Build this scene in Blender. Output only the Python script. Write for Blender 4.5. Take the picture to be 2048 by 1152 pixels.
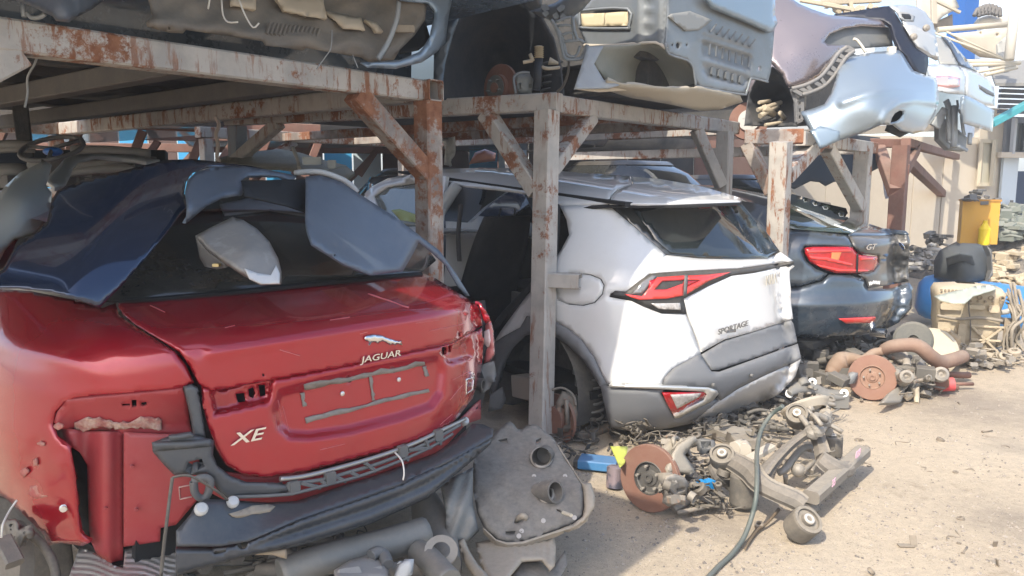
import bpy, math, random
import numpy as np
from mathutils import Vector, Matrix
from mathutils.geometry import delaunay_2d_cdt

for _o in list(bpy.data.objects): bpy.data.objects.remove(_o)
SC = bpy.context.scene
COL = SC.collection
R = math.radians

# ------------------------------------------------------------------ camera, sky, sun, exposure
F, CX, CY, EYE = 1550.0, 1024.0, 576.0, 1.52          # focal length in photo pixels, principal point, eye height
TILT = math.atan((CY - 365.0) / F)
cam = bpy.data.cameras.new('camera'); camo = bpy.data.objects.new('camera', cam); COL.objects.link(camo)
cam.sensor_width = 36.0; cam.lens = 36.0 * F / 2048.0
cam.clip_start = 0.05; cam.clip_end = 2000.0
camo.location = (0, 0, EYE); camo.rotation_euler = (math.pi / 2 - TILT, 0, 0)
SC.camera = camo
SUN = Vector((-0.40, -0.60, 0.69)).normalized()        # towards the sun: behind the camera, left, high
wld = bpy.data.worlds.new('World'); SC.world = wld; wld.use_nodes = True
_n = wld.node_tree.nodes; _l = wld.node_tree.links
_sky = _n.new('ShaderNodeTexSky'); _sky.sky_type = 'NISHITA'; _sky.sun_disc = False
_sky.sun_elevation = math.asin(SUN.z); _sky.sun_rotation = math.atan2(SUN.x, SUN.y)
_sky.dust_density = 2.0; _sky.air_density = 1.0; _sky.ozone_density = 1.0
_bg = _n['Background']; _bg.inputs[1].default_value = 0.15
_l.new(_sky.outputs[0], _bg.inputs[0])
sun = bpy.data.lights.new('sun', 'SUN'); sun.energy = 2.4; sun.angle = R(0.55); sun.color = (1.0, 0.925, 0.79)
suno = bpy.data.objects.new('sun', sun); COL.objects.link(suno)
suno.rotation_euler = (-SUN).to_track_quat('-Z', 'Y').to_euler(); suno.location = (0, 0, 20)
SC.view_settings.view_transform = 'Standard'; SC.view_settings.look = 'None'
SC.view_settings.gamma = 1.0; SC.view_settings.use_curve_mapping = False
SC.view_settings.exposure = 1.2

# ------------------------------------------------------------------ geometry from the photograph
_ct, _st = math.cos(TILT), math.sin(TILT)
def ray(px, py):
    x = (px - CX) / F; y = (CY - py) / F
    return np.array([x, _ct + y * _st, -_st + y * _ct])
def W(px, py, d):                 # point at depth d (metres along the optical axis)
    r = ray(px, py); return Vector((d * r[0], d * r[1], EYE + d * r[2]))
def G(px, py, z=0.0):             # point at height z
    r = ray(px, py); d = (z - EYE) / r[2]; return Vector((d * r[0], d * r[1], z))
def dG(px, py, z=0.0):
    return (z - EYE) / ray(px, py)[2]

class Frame:                      # a car's own axes: x right, y forward from the rear, z up
    def __init__(s, tx, ty, tz, yaw, pitch=0, roll=0):
        s.M = Matrix.Translation((tx, ty, tz)) @ Matrix.Rotation(R(yaw), 4, 'Z') @ Matrix.Rotation(R(pitch), 4, 'X') @ Matrix.Rotation(R(roll), 4, 'Y')
        s.R = np.array(s.M.to_3x3()); s.t = np.array([tx, ty, tz])
    def w(s, x, y, z): return s.M @ Vector((x, y, z))
    def d(s, px, py, **k):        # depth at which the pixel's ray meets local x=, y= or z=
        o = s.R.T @ (np.array([0, 0, EYE]) - s.t); r = s.R.T @ ray(px, py)
        (a, v), = k.items(); i = 'xyz'.index(a)
        return (v - o[i]) / r[i]
    def c(s, px, py, **k): return (px, py, s.d(px, py, **k))
    def p(s, px, py, **k): return W(px, py, s.d(px, py, **k))
    def surf(s, f, d0, d1, n=160):  # depth field: first hit of the implicit surface f(x,y,z)=0 along each pixel's ray
        o = s.R.T @ (np.array([0, 0, EYE]) - s.t)
        ds = np.linspace(d0, d1, n)
        def fld(px, py):
            px = np.asarray(px, float); py = np.asarray(py, float); out = np.empty(len(px))
            X = (px - CX) / F; Y = (CY - py) / F
            rw = np.stack([X, _ct + Y * _st, -_st + Y * _ct], 1) @ s.R
            for c0 in range(0, len(px), 400):
                r = rw[c0:c0 + 400]
                v = f(o[0] + ds[None] * r[:, :1], o[1] + ds[None] * r[:, 1:2], o[2] + ds[None] * r[:, 2:])
                neg = v < 0; k = np.argmax(neg, 1); hit = neg.any(1) & (k > 0)
                a = ds[np.maximum(k - 1, 0)]; b = ds[k].copy(); a = a.copy()
                for _ in range(14):
                    m = .5 * (a + b); ins = f(o[0] + m * r[:, 0], o[1] + m * r[:, 1], o[2] + m * r[:, 2]) < 0
                    b = np.where(ins, m, b); a = np.where(ins, a, m)
                out[c0:c0 + 400] = np.where(hit, b, ds[np.argmin(v, 1)])
            return out
        return fld

def tps(ctrl):                    # thin-plate depth field through (px, py, depth) control points
    C = np.array([(a, b) for a, b, _ in ctrl], float) / 100.0; z = np.array([c for _, _, c in ctrl], float)
    n = len(C)
    if n == 1: return lambda px, py: np.full(len(px), z[0])
    if n < 3:
        v = C[1] - C[0]; q = v / (v @ v)
        return lambda px, py: z[0] + (z[1] - z[0]) * ((np.stack([np.asarray(px), np.asarray(py)], 1) / 100.0 - C[0]) @ q)
    def U(r2): return np.where(r2 > 1e-12, r2 * np.log(np.maximum(r2, 1e-12)) * .5, 0)
    D2 = ((C[:, None] - C[None]) ** 2).sum(-1)
    A = np.zeros((n + 3, n + 3)); A[:n, :n] = U(D2) + 1e-6 * np.eye(n); A[:n, n] = 1; A[:n, n + 1:] = C; A[n, :n] = 1; A[n + 1:, :n] = C.T
    s = np.linalg.lstsq(A, np.concatenate([z, np.zeros(3)]), rcond=None)[0]
    def fld(px, py):
        Q = np.stack([np.asarray(px, float), np.asarray(py, float)], 1) / 100.0
        return U(((Q[:, None] - C[None]) ** 2).sum(-1)) @ s[:n] + s[n] + Q @ s[n + 1:]
    return fld
def poly(ctrl, deg=2):             # smooth low-order depth field fitted to control points
    C = np.array(ctrl, float); m = C[:, :2].mean(0); q = 200.0
    def B(px, py):
        x = (np.asarray(px, float) - m[0]) / q; y = (np.asarray(py, float) - m[1]) / q
        c = [np.ones_like(x), x, y, x * x, x * y, y * y]
        if deg > 2: c += [x ** 3, x * x * y, x * y * y, y ** 3]
        return np.stack(c, 1)
    A = B(C[:, 0], C[:, 1]); k = np.linalg.lstsq(np.vstack([A, 1e-3 * np.eye(A.shape[1])]), np.concatenate([C[:, 2], np.zeros(A.shape[1])]), rcond=None)[0]
    return lambda px, py: B(px, py) @ k
def fzh(zf):                      # depth field of a height plane / ground-like surface z
    return lambda px, py: np.array([(zf - EYE) / ray(a, b)[2] for a, b in zip(px, py)])
def fplane(a, b, c):              # depth field of the plane through three world points
    n = (b - a).cross(c - a); k = n.dot(a - Vector((0, 0, EYE)))
    return lambda px, py: np.array([k / n.dot(Vector(ray(u, v))) for u, v in zip(px, py)])

def cr(pts, closed=False, n=6):   # Catmull-Rom through points of any dimension
    P = [np.array(p, float) for p in pts]; out = []; m = len(P)
    rng = range(m) if closed else range(m - 1)
    for i in rng:
        if closed: a, b, c, d = P[i - 1], P[i], P[(i + 1) % m], P[(i + 2) % m]
        else: a, b, c, d = P[max(i - 1, 0)], P[i], P[i + 1], P[min(i + 2, m - 1)]
        for k in range(n):
            t = k / n
            out.append(.5 * ((2 * b) + (c - a) * t + (2 * a - 5 * b + 4 * c - d) * t * t + (3 * b - a - 3 * c + d) * t ** 3))
    if not closed: out.append(P[-1])
    return out
def inside(pt, poly):
    x, y = pt; c = False; j = len(poly) - 1
    for i in range(len(poly)):
        xi, yi = poly[i]; xj, yj = poly[j]
        if (yi > y) != (yj > y) and x < (xj - xi) * (y - yi) / (yj - yi) + xi: c = not c
        j = i
    return c
def insv(Q, poly):
    Q = np.asarray(Q, float); x, y = Q[:, 0], Q[:, 1]; c = np.zeros(len(Q), bool); A = np.array(poly, float); B = np.roll(A, 1, 0)
    for (xi, yi), (xj, yj) in zip(A, B):
        if yi != yj: c ^= ((yi > y) != (yj > y)) & (x < (xj - xi) * (y - yi) / (yj - yi) + xi)
    return c
def pdist(Q, poly):               # distance of points to a closed polyline
    Q = np.asarray(Q, float); A = np.array(poly, float); B = np.roll(A, -1, 0); best = np.full(len(Q), 1e9)
    for a, b in zip(A, B):
        ab = b - a; L = max(ab @ ab, 1e-9); t = np.clip(((Q - a) @ ab) / L, 0, 1)
        best = np.minimum(best, np.hypot(*(Q - a - t[:, None] * ab).T))
    return best
def resamp(poly, step):
    out = []; m = len(poly)
    for i in range(m):
        a = np.array(poly[i], float); b = np.array(poly[(i + 1) % m], float); k = max(1, int(np.hypot(*(b - a)) / step))
        for j in range(k): out.append(tuple(a + (b - a) * j / k))
    return out

class MB:                         # collects shapes; becomes one mesh
    def __init__(s): s.v = []; s.f = []; s.s = []
    def add(s, v, f, sm=True):
        o = len(s.v); s.v += [tuple(p) for p in v]; s.f += [tuple(o + i for i in q) for q in f]
        s.s += ([sm] * len(f) if isinstance(sm, bool) else list(sm)); return s
    def sheet(s, out, fld, th=.004, res=12, holes=(), proud=0., curl=0., cw=14., sm=0, bump=None, tri=True):
        if not callable(fld): fld = tps(fld)
        if sm: out = [tuple(p) for p in cr(out, True, sm)]
        out = resamp(out, res * 1.1); hs = [resamp(h, res) for h in holes]
        xs = [p[0] for p in out]; ys = [p[1] for p in out]
        pts = list(out); edges = [(i, (i + 1) % len(out)) for i in range(len(out))]
        for h in hs:
            b = len(pts); pts += h; edges += [(b + i, b + (i + 1) % len(h)) for i in range(len(h))]
        grid = []
        y = min(ys) + res * .5; row = 0
        while y < max(ys):
            x = min(xs) + res * (.5 if row % 2 else .9)
            while x < max(xs): grid.append((x, y)); x += res
            y += res * .87; row += 1
        if grid:
            ok = insv(grid, out)
            for h in hs: ok &= ~insv(grid, h)
            grid = [g for g, q in zip(grid, ok) if q]
        if grid:
            dd = pdist(grid, out)
            for h in hs: dd = np.minimum(dd, pdist(grid, h))
            grid = [g for g, q in zip(grid, dd) if q > res * .4]
        pts += grid
        r = delaunay_2d_cdt([Vector(p) for p in pts], edges, [], 0, 1e-4)
        V2 = [(p.x, p.y) for p in r[0]]; A2 = np.array(V2); ft = np.array([tuple(t) for t in r[2]])
        cen = A2[ft].mean(1); ok = insv(cen, out)
        for h in hs: ok &= ~insv(cen, h)
        T = [tuple(int(i) for i in t) for t, q in zip(ft, ok) if q]
        px = np.array([p[0] for p in V2]); py = np.array([p[1] for p in V2])
        d = np.asarray(fld(px, py), float) - proud
        if curl:
            q = pdist(V2, out); d = d + curl * np.clip(1 - q / cw, 0, 1) ** 2
        if bump is not None: d = d + bump(px, py)
        P = [W(a, b, c) for a, b, c in zip(px, py, d)]
        T2 = []
        for a, b, c in T:
            nn = (P[b] - P[a]).cross(P[c] - P[a])
            if nn.dot(P[a] - Vector((0, 0, EYE))) > 0: a, c = c, a
            T2.append((a, b, c))
        n = len(P); o = len(s.v)
        if th <= 0:
            s.add(P, T2, True); return s
        N = [Vector() for _ in P]
        for a, b, c in T2:
            nn = (P[b] - P[a]).cross(P[c] - P[a])
            for i in (a, b, c): N[i] += nn
        B = []
        for p, q in zip(P, N):
            if q.length > 1e-12: q = q.normalized()
            B.append(p - q * th)
        ed = {}
        for a, b, c in T2:
            for e in ((a, b), (b, c), (c, a)): ed[e] = ed.get(e, 0) + 1
        rim = [(b, a, a + n, b + n) for (a, b) in ed if (b, a) not in ed]
        s.add(P + B, T2 + [(c + n, b + n, a + n) for a, b, c in T2] + rim, [True] * (2 * len(T2)) + [False] * len(rim))
        return s
    def beam(s, p0, p1, w, h, up=(0, 0, 1), ch=.006, hollow=0, off=(0, 0)):   # bar with chamfered section; hollow: 1 = open far end, 2 = open near end
        p0 = Vector(p0); p1 = Vector(p1); a = (p1 - p0).normalized(); u = Vector(up); u = (u - a * u.dot(a)).normalized(); r = a.cross(u)
        w2, h2 = w / 2, h / 2; prof = [(-w2 + ch, -h2), (w2 - ch, -h2), (w2, -h2 + ch), (w2, h2 - ch), (w2 - ch, h2), (-w2 + ch, h2), (-w2, h2 - ch), (-w2, -h2 + ch)]
        prof = [(x + off[0], y + off[1]) for x, y in prof]
        A = [p0 + r * x + u * y for x, y in prof]; B = [p1 + r * x + u * y for x, y in prof]
        fs = [(i, (i + 1) % 8, 8 + (i + 1) % 8, 8 + i) for i in range(8)]
        v = A + B
        def cap(base, sgn, op):
            if not op:
                q = tuple(range(base, base + 8)); return [q if sgn > 0 else q[::-1]]
            ctr = sum((v[base + i] for i in range(8)), Vector()) / 8; o = len(v)
            for i in range(8): v.append(ctr + (v[base + i] - ctr) * .9)
            for i in range(8): v.append(v[o + i] - a * sgn * .25)
            out = []
            for i in range(8):
                j = (i + 1) % 8
                out += [(base + i, base + j, o + j, o + i), (o + i, o + j, o + 8 + j, o + 8 + i)]
            out.append(tuple(o + 8 + i for i in range(8)))
            return out
        fs += cap(0, -1, hollow & 2) + cap(8, 1, hollow & 1)
        return s.add(v, fs, False)
    def box(s, c, sx, sy, sz, M=None, ch=.004):
        c = Vector(c); M = M or Matrix.Identity(3); y = M @ Vector((0, 1, 0))
        return s.beam(c - y * sy / 2, c + y * sy / 2, sx, sz, M @ Vector((0, 0, 1)), min(ch, sx * .2, sz * .2))
    def tube(s, pts, r, seg=8, n=5, closed=False, cap=True, flat=1.0):
        Q = [Vector(p) for p in (cr(pts, closed, n) if n > 1 else pts)]; m = len(Q)
        rs = r if isinstance(r, (list, tuple)) else None
        v = []; f = []; prev = None
        for i in range(m):
            t = (Q[(i + 1) % m] - Q[i - 1]) if closed else (Q[min(i + 1, m - 1)] - Q[max(i - 1, 0)])
            if t.length < 1e-9: t = Vector((0, 0, 1))
            t.normalize()
            if prev is None: prev = t.orthogonal().normalized()
            u = prev - t * prev.dot(t); u = u.normalized() if u.length > 1e-6 else t.orthogonal().normalized(); prev = u; b = t.cross(u)
            rr = float(np.interp(i / max(m - 1, 1), np.linspace(0, 1, len(rs)), rs)) if rs else r
            for k in range(seg):
                an = 2 * math.pi * k / seg; v.append(Q[i] + u * math.cos(an) * rr + b * math.sin(an) * rr * flat)
        for i in range(m if closed else m - 1):
            for k in range(seg):
                a = i * seg + k; b2 = i * seg + (k + 1) % seg; c = ((i + 1) % m) * seg + (k + 1) % seg; d = ((i + 1) % m) * seg + k
                f.append((a, b2, c, d))
        fl = [True] * len(f)
        if cap and not closed: f += [tuple(range(seg))[::-1], tuple((m - 1) * seg + k for k in range(seg))]; fl += [False, False]
        return s.add(v, f, fl)
    def lathe(s, prof, o, axis, seg=32, sharp=True, arc=1.0, a0=0., up=None):   # prof: (radius, along axis)
        o = Vector(o); a = Vector(axis).normalized(); u = (Vector(up) if up else a.orthogonal()); u = (u - a * u.dot(a)).normalized(); b = a.cross(u)
        v = []; f = []; fl = []; full = arc >= 1.0; cols = seg if full else seg + 1
        if sharp:
            for i in range(len(prof) - 1):
                base = len(v)
                for rr, h in (prof[i], prof[i + 1]):
                    for k in range(cols):
                        an = a0 + 2 * math.pi * arc * k / seg; v.append(o + a * h + (u * math.cos(an) + b * math.sin(an)) * rr)
                for k in range(seg):
                    k2 = (k + 1) % cols if full else k + 1
                    f.append((base + k, base + k2, base + cols + k2, base + cols + k)); fl.append(True)
        else:
            for rr, h in prof:
                for k in range(cols):
                    an = a0 + 2 * math.pi * arc * k / seg; v.append(o + a * h + (u * math.cos(an) + b * math.sin(an)) * rr)
            for i in range(len(prof) - 1):
                for k in range(seg):
                    k2 = (k + 1) % cols if full else k + 1
                    f.append((i * cols + k, i * cols + k2, (i + 1) * cols + k2, (i + 1) * cols + k)); fl.append(True)
        return s.add(v, f, fl)
    def prism(s, poly, vec):      # planar world polygon pushed along vec
        P = [Vector(p) for p in poly]; vec = Vector(vec); n = len(P)
        return s.add(P + [p + vec for p in P], [tuple(range(n))[::-1], tuple(range(n, 2 * n))] + [(i, (i + 1) % n, n + (i + 1) % n, n + i) for i in range(n)], False)
    def grid(s, rows, sm=True, th=0.):
        m = len(rows[0]); v = [Vector(p) for r_ in rows for p in r_]; f = []
        for i in range(len(rows) - 1):
            for j in range(m - 1): f.append((i * m + j, i * m + j + 1, (i + 1) * m + j + 1, (i + 1) * m + j))
        return s.add(v, f, sm)
    def ball(s, c, r, seg=12, rings=7, sq=(1, 1, 1), jit=0., rnd=None):
        c = Vector(c); rows = []
        for i in range(rings + 1):
            th = math.pi * i / rings; row = []
            for k in range(seg):
                ph = 2 * math.pi * k / seg
                q = 1 + (rnd.uniform(-jit, jit) if rnd else 0)
                row.append(c + Vector((math.sin(th) * math.cos(ph) * sq[0], math.sin(th) * math.sin(ph) * sq[1], math.cos(th) * sq[2])) * r * q)
            rows.append(row + [row[0]])
        return s.grid(rows)
    def mirror(s, fr):            # mirrored copy across a car's centre plane
        o = MB(); X = Matrix.Scale(-1, 4, (1, 0, 0)); M = fr.M @ X @ fr.M.inverted()
        o.v = [tuple(M @ Vector(p)) for p in s.v]; o.f = [q[::-1] for q in s.f]; o.s = list(s.s); return o
    def obj(s, name, mat, par=None):
        me = bpy.data.meshes.new(name)
        o = bpy.data.objects.new(name, me); COL.objects.link(o)
        org = Vector((0, 0, 0)); q = par
        while q is not None: org = org + q.location; q = q.parent
        if par is None and s.v:
            a = np.array(s.v); org = Vector(((a[:, 0].min() + a[:, 0].max()) / 2, (a[:, 1].min() + a[:, 1].max()) / 2, a[:, 2].min())); o.location = org
        me.from_pydata([tuple(Vector(p) - org) for p in s.v], [], s.f)
        me.polygons.foreach_set('use_smooth', s.s)
        me.update(); me.validate()
        for m in (mat if isinstance(mat, (list, tuple)) else [mat]): me.materials.append(m)
        if par is not None: o.parent = par
        return o

def tag(o, label, cat, group=None):
    o['label'] = label; o['category'] = cat
    if group: o['group'] = group
    return o
def thing(name, label, cat, loc=(0, 0, 0), group=None):
    o = bpy.data.objects.new(name, None); COL.objects.link(o); o.location = Vector(loc); o.empty_display_size = .2
    return tag(o, label, cat, group)
def solo(name, mb, mat, label, cat, group=None): return tag(mb.obj(name, mat), label, cat, group)
def struct(name, mb, mat): o = mb.obj(name, mat); o['kind'] = 'structure'; return o
def stuff(name, mb, mat, label, cat, par=None):
    o = mb.obj(name, mat, par); o['kind'] = 'stuff'
    if par is None: o['label'] = label; o['category'] = cat
    return o
def text(s, fld_pt, ux, uy, size, ext=.002, shear=0., sx=1.0, align='CENTER'):
    """lettering as mesh: fld_pt origin, ux right and uy up in the surface"""
    cu = bpy.data.curves.new('t', 'FONT'); cu.body = s; cu.size = 1.0; cu.extrude = ext / size; cu.align_x = align; cu.shear = shear; cu.offset = .012; cu.resolution_u = 3
    ob = bpy.data.objects.new('t', cu); COL.objects.link(ob); dg = bpy.context.evaluated_depsgraph_get(); me = bpy.data.meshes.new_from_object(ob.evaluated_get(dg))
    ux = Vector(ux).normalized(); uy = Vector(uy); uy = (uy - ux * uy.dot(ux)).normalized(); uz = ux.cross(uy); o = Vector(fld_pt)
    mb = MB(); mb.add([o + ux * v.co.x * size * sx + uy * v.co.y * size + uz * v.co.z * size for v in me.vertices], [tuple(p.vertices) for p in me.polygons], False)
    bpy.data.objects.remove(ob); bpy.data.meshes.remove(me); bpy.data.curves.remove(cu)
    return mb

# ------------------------------------------------------------------ materials
_MC = {}
def mat(key, col, rough=.5, metal=0., coat=0., var=None, bump=None, dust=0., spec=.5, dcol=(.42, .36, .28), rust=None, trans=0., emit=None, flake=0., stretch=(1, 1, 1), edge=None, alpha=1.0):
    """var=(colour, scale, position, softness): second colour in noise patches; rust=(amount, scale); dust: settled on upward faces and in blotches"""
    if key in _MC: return _MC[key]
    m = bpy.data.materials.new(key); m.use_nodes = True; _MC[key] = m
    nt = m.node_tree; N = nt.nodes; L = nt.links; b = N['Principled BSDF']
    def inp(n, v): b.inputs[n].default_value = v
    inp('Base Color', (*col, 1)); inp('Roughness', rough); inp('Metallic', metal); inp('Coat Weight', coat); inp('Coat Roughness', .04); inp('Specular IOR Level', spec)
    if trans: inp('Transmission Weight', trans)
    if alpha < 1: inp('Alpha', alpha)
    tc = N.new('ShaderNodeTexCoord'); mp = N.new('ShaderNodeMapping'); mp.inputs['Scale'].default_value = stretch; L.new(tc.outputs['Object'], mp.inputs[0])
    def noise(sc, det=6, rg=.6, vec=None):
        n = N.new('ShaderNodeTexNoise'); n.inputs['Scale'].default_value = sc; n.inputs['Detail'].default_value = det; n.inputs['Roughness'].default_value = rg
        L.new(vec or mp.outputs[0], n.inputs['Vector']); return n.outputs[0]
    def step(src, pos, soft):
        r = N.new('ShaderNodeMapRange'); r.inputs[1].default_value = pos - soft; r.inputs[2].default_value = pos + soft; L.new(src, r.inputs[0]); return r.outputs[0]
    def mix(fac, a, c):
        x = N.new('ShaderNodeMix'); x.data_type = 'RGBA'; L.new(fac, x.inputs[0])
        if isinstance(a, tuple): x.inputs[6].default_value = (*a, 1)
        else: L.new(a, x.inputs[6])
        if isinstance(c, tuple): x.inputs[7].default_value = (*c, 1)
        else: L.new(c, x.inputs[7])
        return x.outputs[2]
    def mth(op, a, c):
        x = N.new('ShaderNodeMath'); x.operation = op
        for i, q in enumerate((a, c)):
            if isinstance(q, (int, float)): x.inputs[i].default_value = q
            else: L.new(q, x.inputs[i])
        x.use_clamp = True; return x.outputs[0]
    cur = None; rgh = None
    if var:
        cs = var[0]; cur = mix(step(noise(var[1]), var[2], var[3]), col, cs)
    base = cur if cur is not None else col
    if rust:
        am, sc = rust
        r1 = step(noise(sc, 12, .78), 1 - am, .022)
        mp2 = N.new('ShaderNodeMapping'); mp2.inputs['Scale'].default_value = (1, 1, .16); L.new(tc.outputs['Object'], mp2.inputs[0])
        r2 = mth('MULTIPLY', step(noise(sc * 8, 8, .7, mp2.outputs[0]), .56, .03), step(noise(sc * .6, 3), .46, .10))
        fac = mth('MAXIMUM', r1, r2)
        rc = mix(step(noise(sc * 9, 4), .5, .25), (.17, .062, .03), (.33, .155, .085))
        base = mix(fac, base, rc); rgh = fac
    dn = None
    if dust:
        ge = N.new('ShaderNodeNewGeometry'); sx = N.new('ShaderNodeSeparateXYZ'); L.new(ge.outputs['Normal'], sx.inputs[0])
        up = step(sx.outputs[2], .35, .6); pt = step(noise(6.0, 8, .68), .52, .22); fine = step(noise(45.0, 4, .7), .5, .3)
        dn = mth('MULTIPLY', mth('ADD', mth('MULTIPLY', up, dust), mth('MULTIPLY', pt, dust * .8)), mth('ADD', mth('MULTIPLY', fine, .5), .5))
        base = mix(dn, base, dcol)
    if not isinstance(base, tuple): L.new(base, b.inputs['Base Color'])
    if dn is not None or rgh is not None:
        src = dn if rgh is None else (rgh if dn is None else mth('MAXIMUM', dn, rgh))
        r = N.new('ShaderNodeMapRange'); r.inputs[3].default_value = rough; r.inputs[4].default_value = .9; L.new(src, r.inputs[0]); L.new(r.outputs[0], b.inputs['Roughness'])
        if coat:
            r = N.new('ShaderNodeMapRange'); r.inputs[3].default_value = coat; r.inputs[4].default_value = 0; L.new(src, r.inputs[0]); L.new(r.outputs[0], b.inputs['Coat Weight'])
        if metal:
            r = N.new('ShaderNodeMapRange'); r.inputs[3].default_value = metal; r.inputs[4].default_value = 0; L.new(src, r.inputs[0]); L.new(r.outputs[0], b.inputs['Metallic'])
    if bump:
        bn = N.new('ShaderNodeBump'); bn.inputs['Strength'].default_value = bump[1]; bn.inputs['Distance'].default_value = bump[2] if len(bump) > 2 else .01
        L.new(noise(bump[0], 8, .65), bn.inputs['Height']); L.new(bn.outputs[0], b.inputs['Normal'])
    if emit: inp('Emission Color', (*emit[0], 1)); inp('Emission Strength', emit[1])
    return m

STEEL = mat('painted_steel', (.47, .435, .39), .6, rust=(.44, 2.6), var=((.36, .335, .305), 7, .55, .12), bump=(30, .25, .004))
STEEL2 = mat('painted_steel_rusty', (.43, .375, .325), .65, rust=(.50, 2.2), var=((.2, .17, .15), 6, .5, .15), bump=(26, .35, .004))
OXIDE = mat('red_oxide_steel', (.21, .085, .062), .7, var=((.13, .055, .04), 5, .5, .2), dust=.3, bump=(25, .2, .004))
RED = mat('red_paint', (.40, .006, .019), .22, .3, 1.0, dust=.03, var=((.35, .006, .019), 3, .5, .2), bump=(2.2, .05, .02))
REDM = mat('red_paint_matt', (.34, .022, .034), .5, .0, .25, dust=.12, var=((.33, .022, .03), 5, .5, .2))
WHITE = mat('white_paint', (.78, .78, .77), .26, 0, .8, dust=.08, var=((.70, .69, .67), 2.2, .52, .25))
NAVY = mat('navy_paint', (.018, .034, .078), .13, .5, 1.0, dust=.02)
BLUEB = mat('dark_blue_paint', (.045, .072, .105), .25, .4, 1.0, dust=.12)
SILVER = mat('silver_paint', (.46, .51, .56), .35, .35, .7, dust=.16)
SILVER2 = mat('silver_blue_paint', (.27, .33, .385), .33, .45, .8, dust=.08)
MAUVE = mat('mauve_silver_paint', (.30, .25, .255), .24, .55, .9, dust=.10)
GREYP = mat('grey_primer_metal', (.33, .36, .38), .5, .2, .1, dust=.35, var=((.25, .27, .29), 5, .5, .2))
PLAST = mat('black_plastic', (.022, .024, .027), .5, dust=.18)
PLASTG = mat('grey_plastic', (.11, .115, .12), .55, dust=.2)
CLAD = mat('grey_cladding', (.165, .172, .185), .6, dust=.14, bump=(180, .12, .002))
SKID = mat('silver_skid', (.50, .49, .48), .38, .3, dust=.25)
CHROME = mat('satin_chrome', (.75, .75, .76), .18, 1.0)
DARK = mat('dark_void', (.012, .013, .015), .8)
LINER = mat('felt_liner', (.045, .048, .052), .95, dust=.35, bump=(60, .4, .01))
GLASS = mat('dark_glass', (.012, .016, .018), .05, 0, .5, dust=.07, spec=.6)
GLASSG = mat('dusty_glass', (.035, .045, .05), .10, 0, .6, dust=.3)
REDL = mat('red_lens', (.50, .008, .012), .12, 0, 1.0, var=((.32, .004, .008), 30, .5, .2))
REDL2 = mat('bright_red_lens', (.75, .05, .04), .1, 0, 1.0)
CLEAR = mat('clear_lens', (.62, .58, .55), .1, 0, 1.0, var=((.35, .32, .3), 60, .5, .2))
IRON = mat('dirty_cast_iron', (.13, .12, .11), .65, .3, dust=.55, rust=(.30, 6), bump=(40, .4, .006))
ALU = mat('dirty_aluminium', (.34, .33, .31), .5, .5, dust=.6, bump=(40, .35, .006), var=((.2, .18, .16), 9, .5, .2))
RUST = mat('rusty_disc', (.22, .10, .07), .75, .2, var=((.19, .075, .05), 9, .5, .25), dust=.25, bump=(90, .2, .002))
RUBBER = mat('dirty_rubber', (.03, .03, .03), .8, dust=.5)
BARM = mat('dark_steel_bar', (.040, .052, .070), .36, .4, .3, dust=.16, bump=(14, .08, .01))
DUSTP = mat('dusty_black_pan', (.05, .05, .05), .8, dust=.75, bump=(70, .35, .004), dcol=(.33, .29, .24))
TRAY = mat('dusty_beige_tray', (.28, .24, .19), .8, dust=.8, bump=(30, .25, .006), dcol=(.50, .42, .32))
ZINC = mat('bright_bolt', (.75, .74, .72), .35, .9)
SEAM = mat('panel_seam', (.015, .015, .016), .8)
WIRE = mat('wire_white', (.75, .72, .65), .6)
BEIGE = mat('beige_panel', (.62, .55, .43), .7, dust=.2, var=((.5, .43, .33), 2.2, .5, .25), bump=(12, .1, .01))
BLUE = mat('bright_blue_paint', (.02, .22, .58), .35, 0, .4, dust=.12)
YELLOW = mat('ochre_yellow', (.62, .33, .03), .55, dust=.12)
BONE = mat('dusty_engine_alloy', (.52, .44, .31), .75, .15, dust=.6, dcol=(.60, .50, .36), bump=(35, .5, .008), var=((.36, .29, .2), 8, .5, .2))
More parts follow.
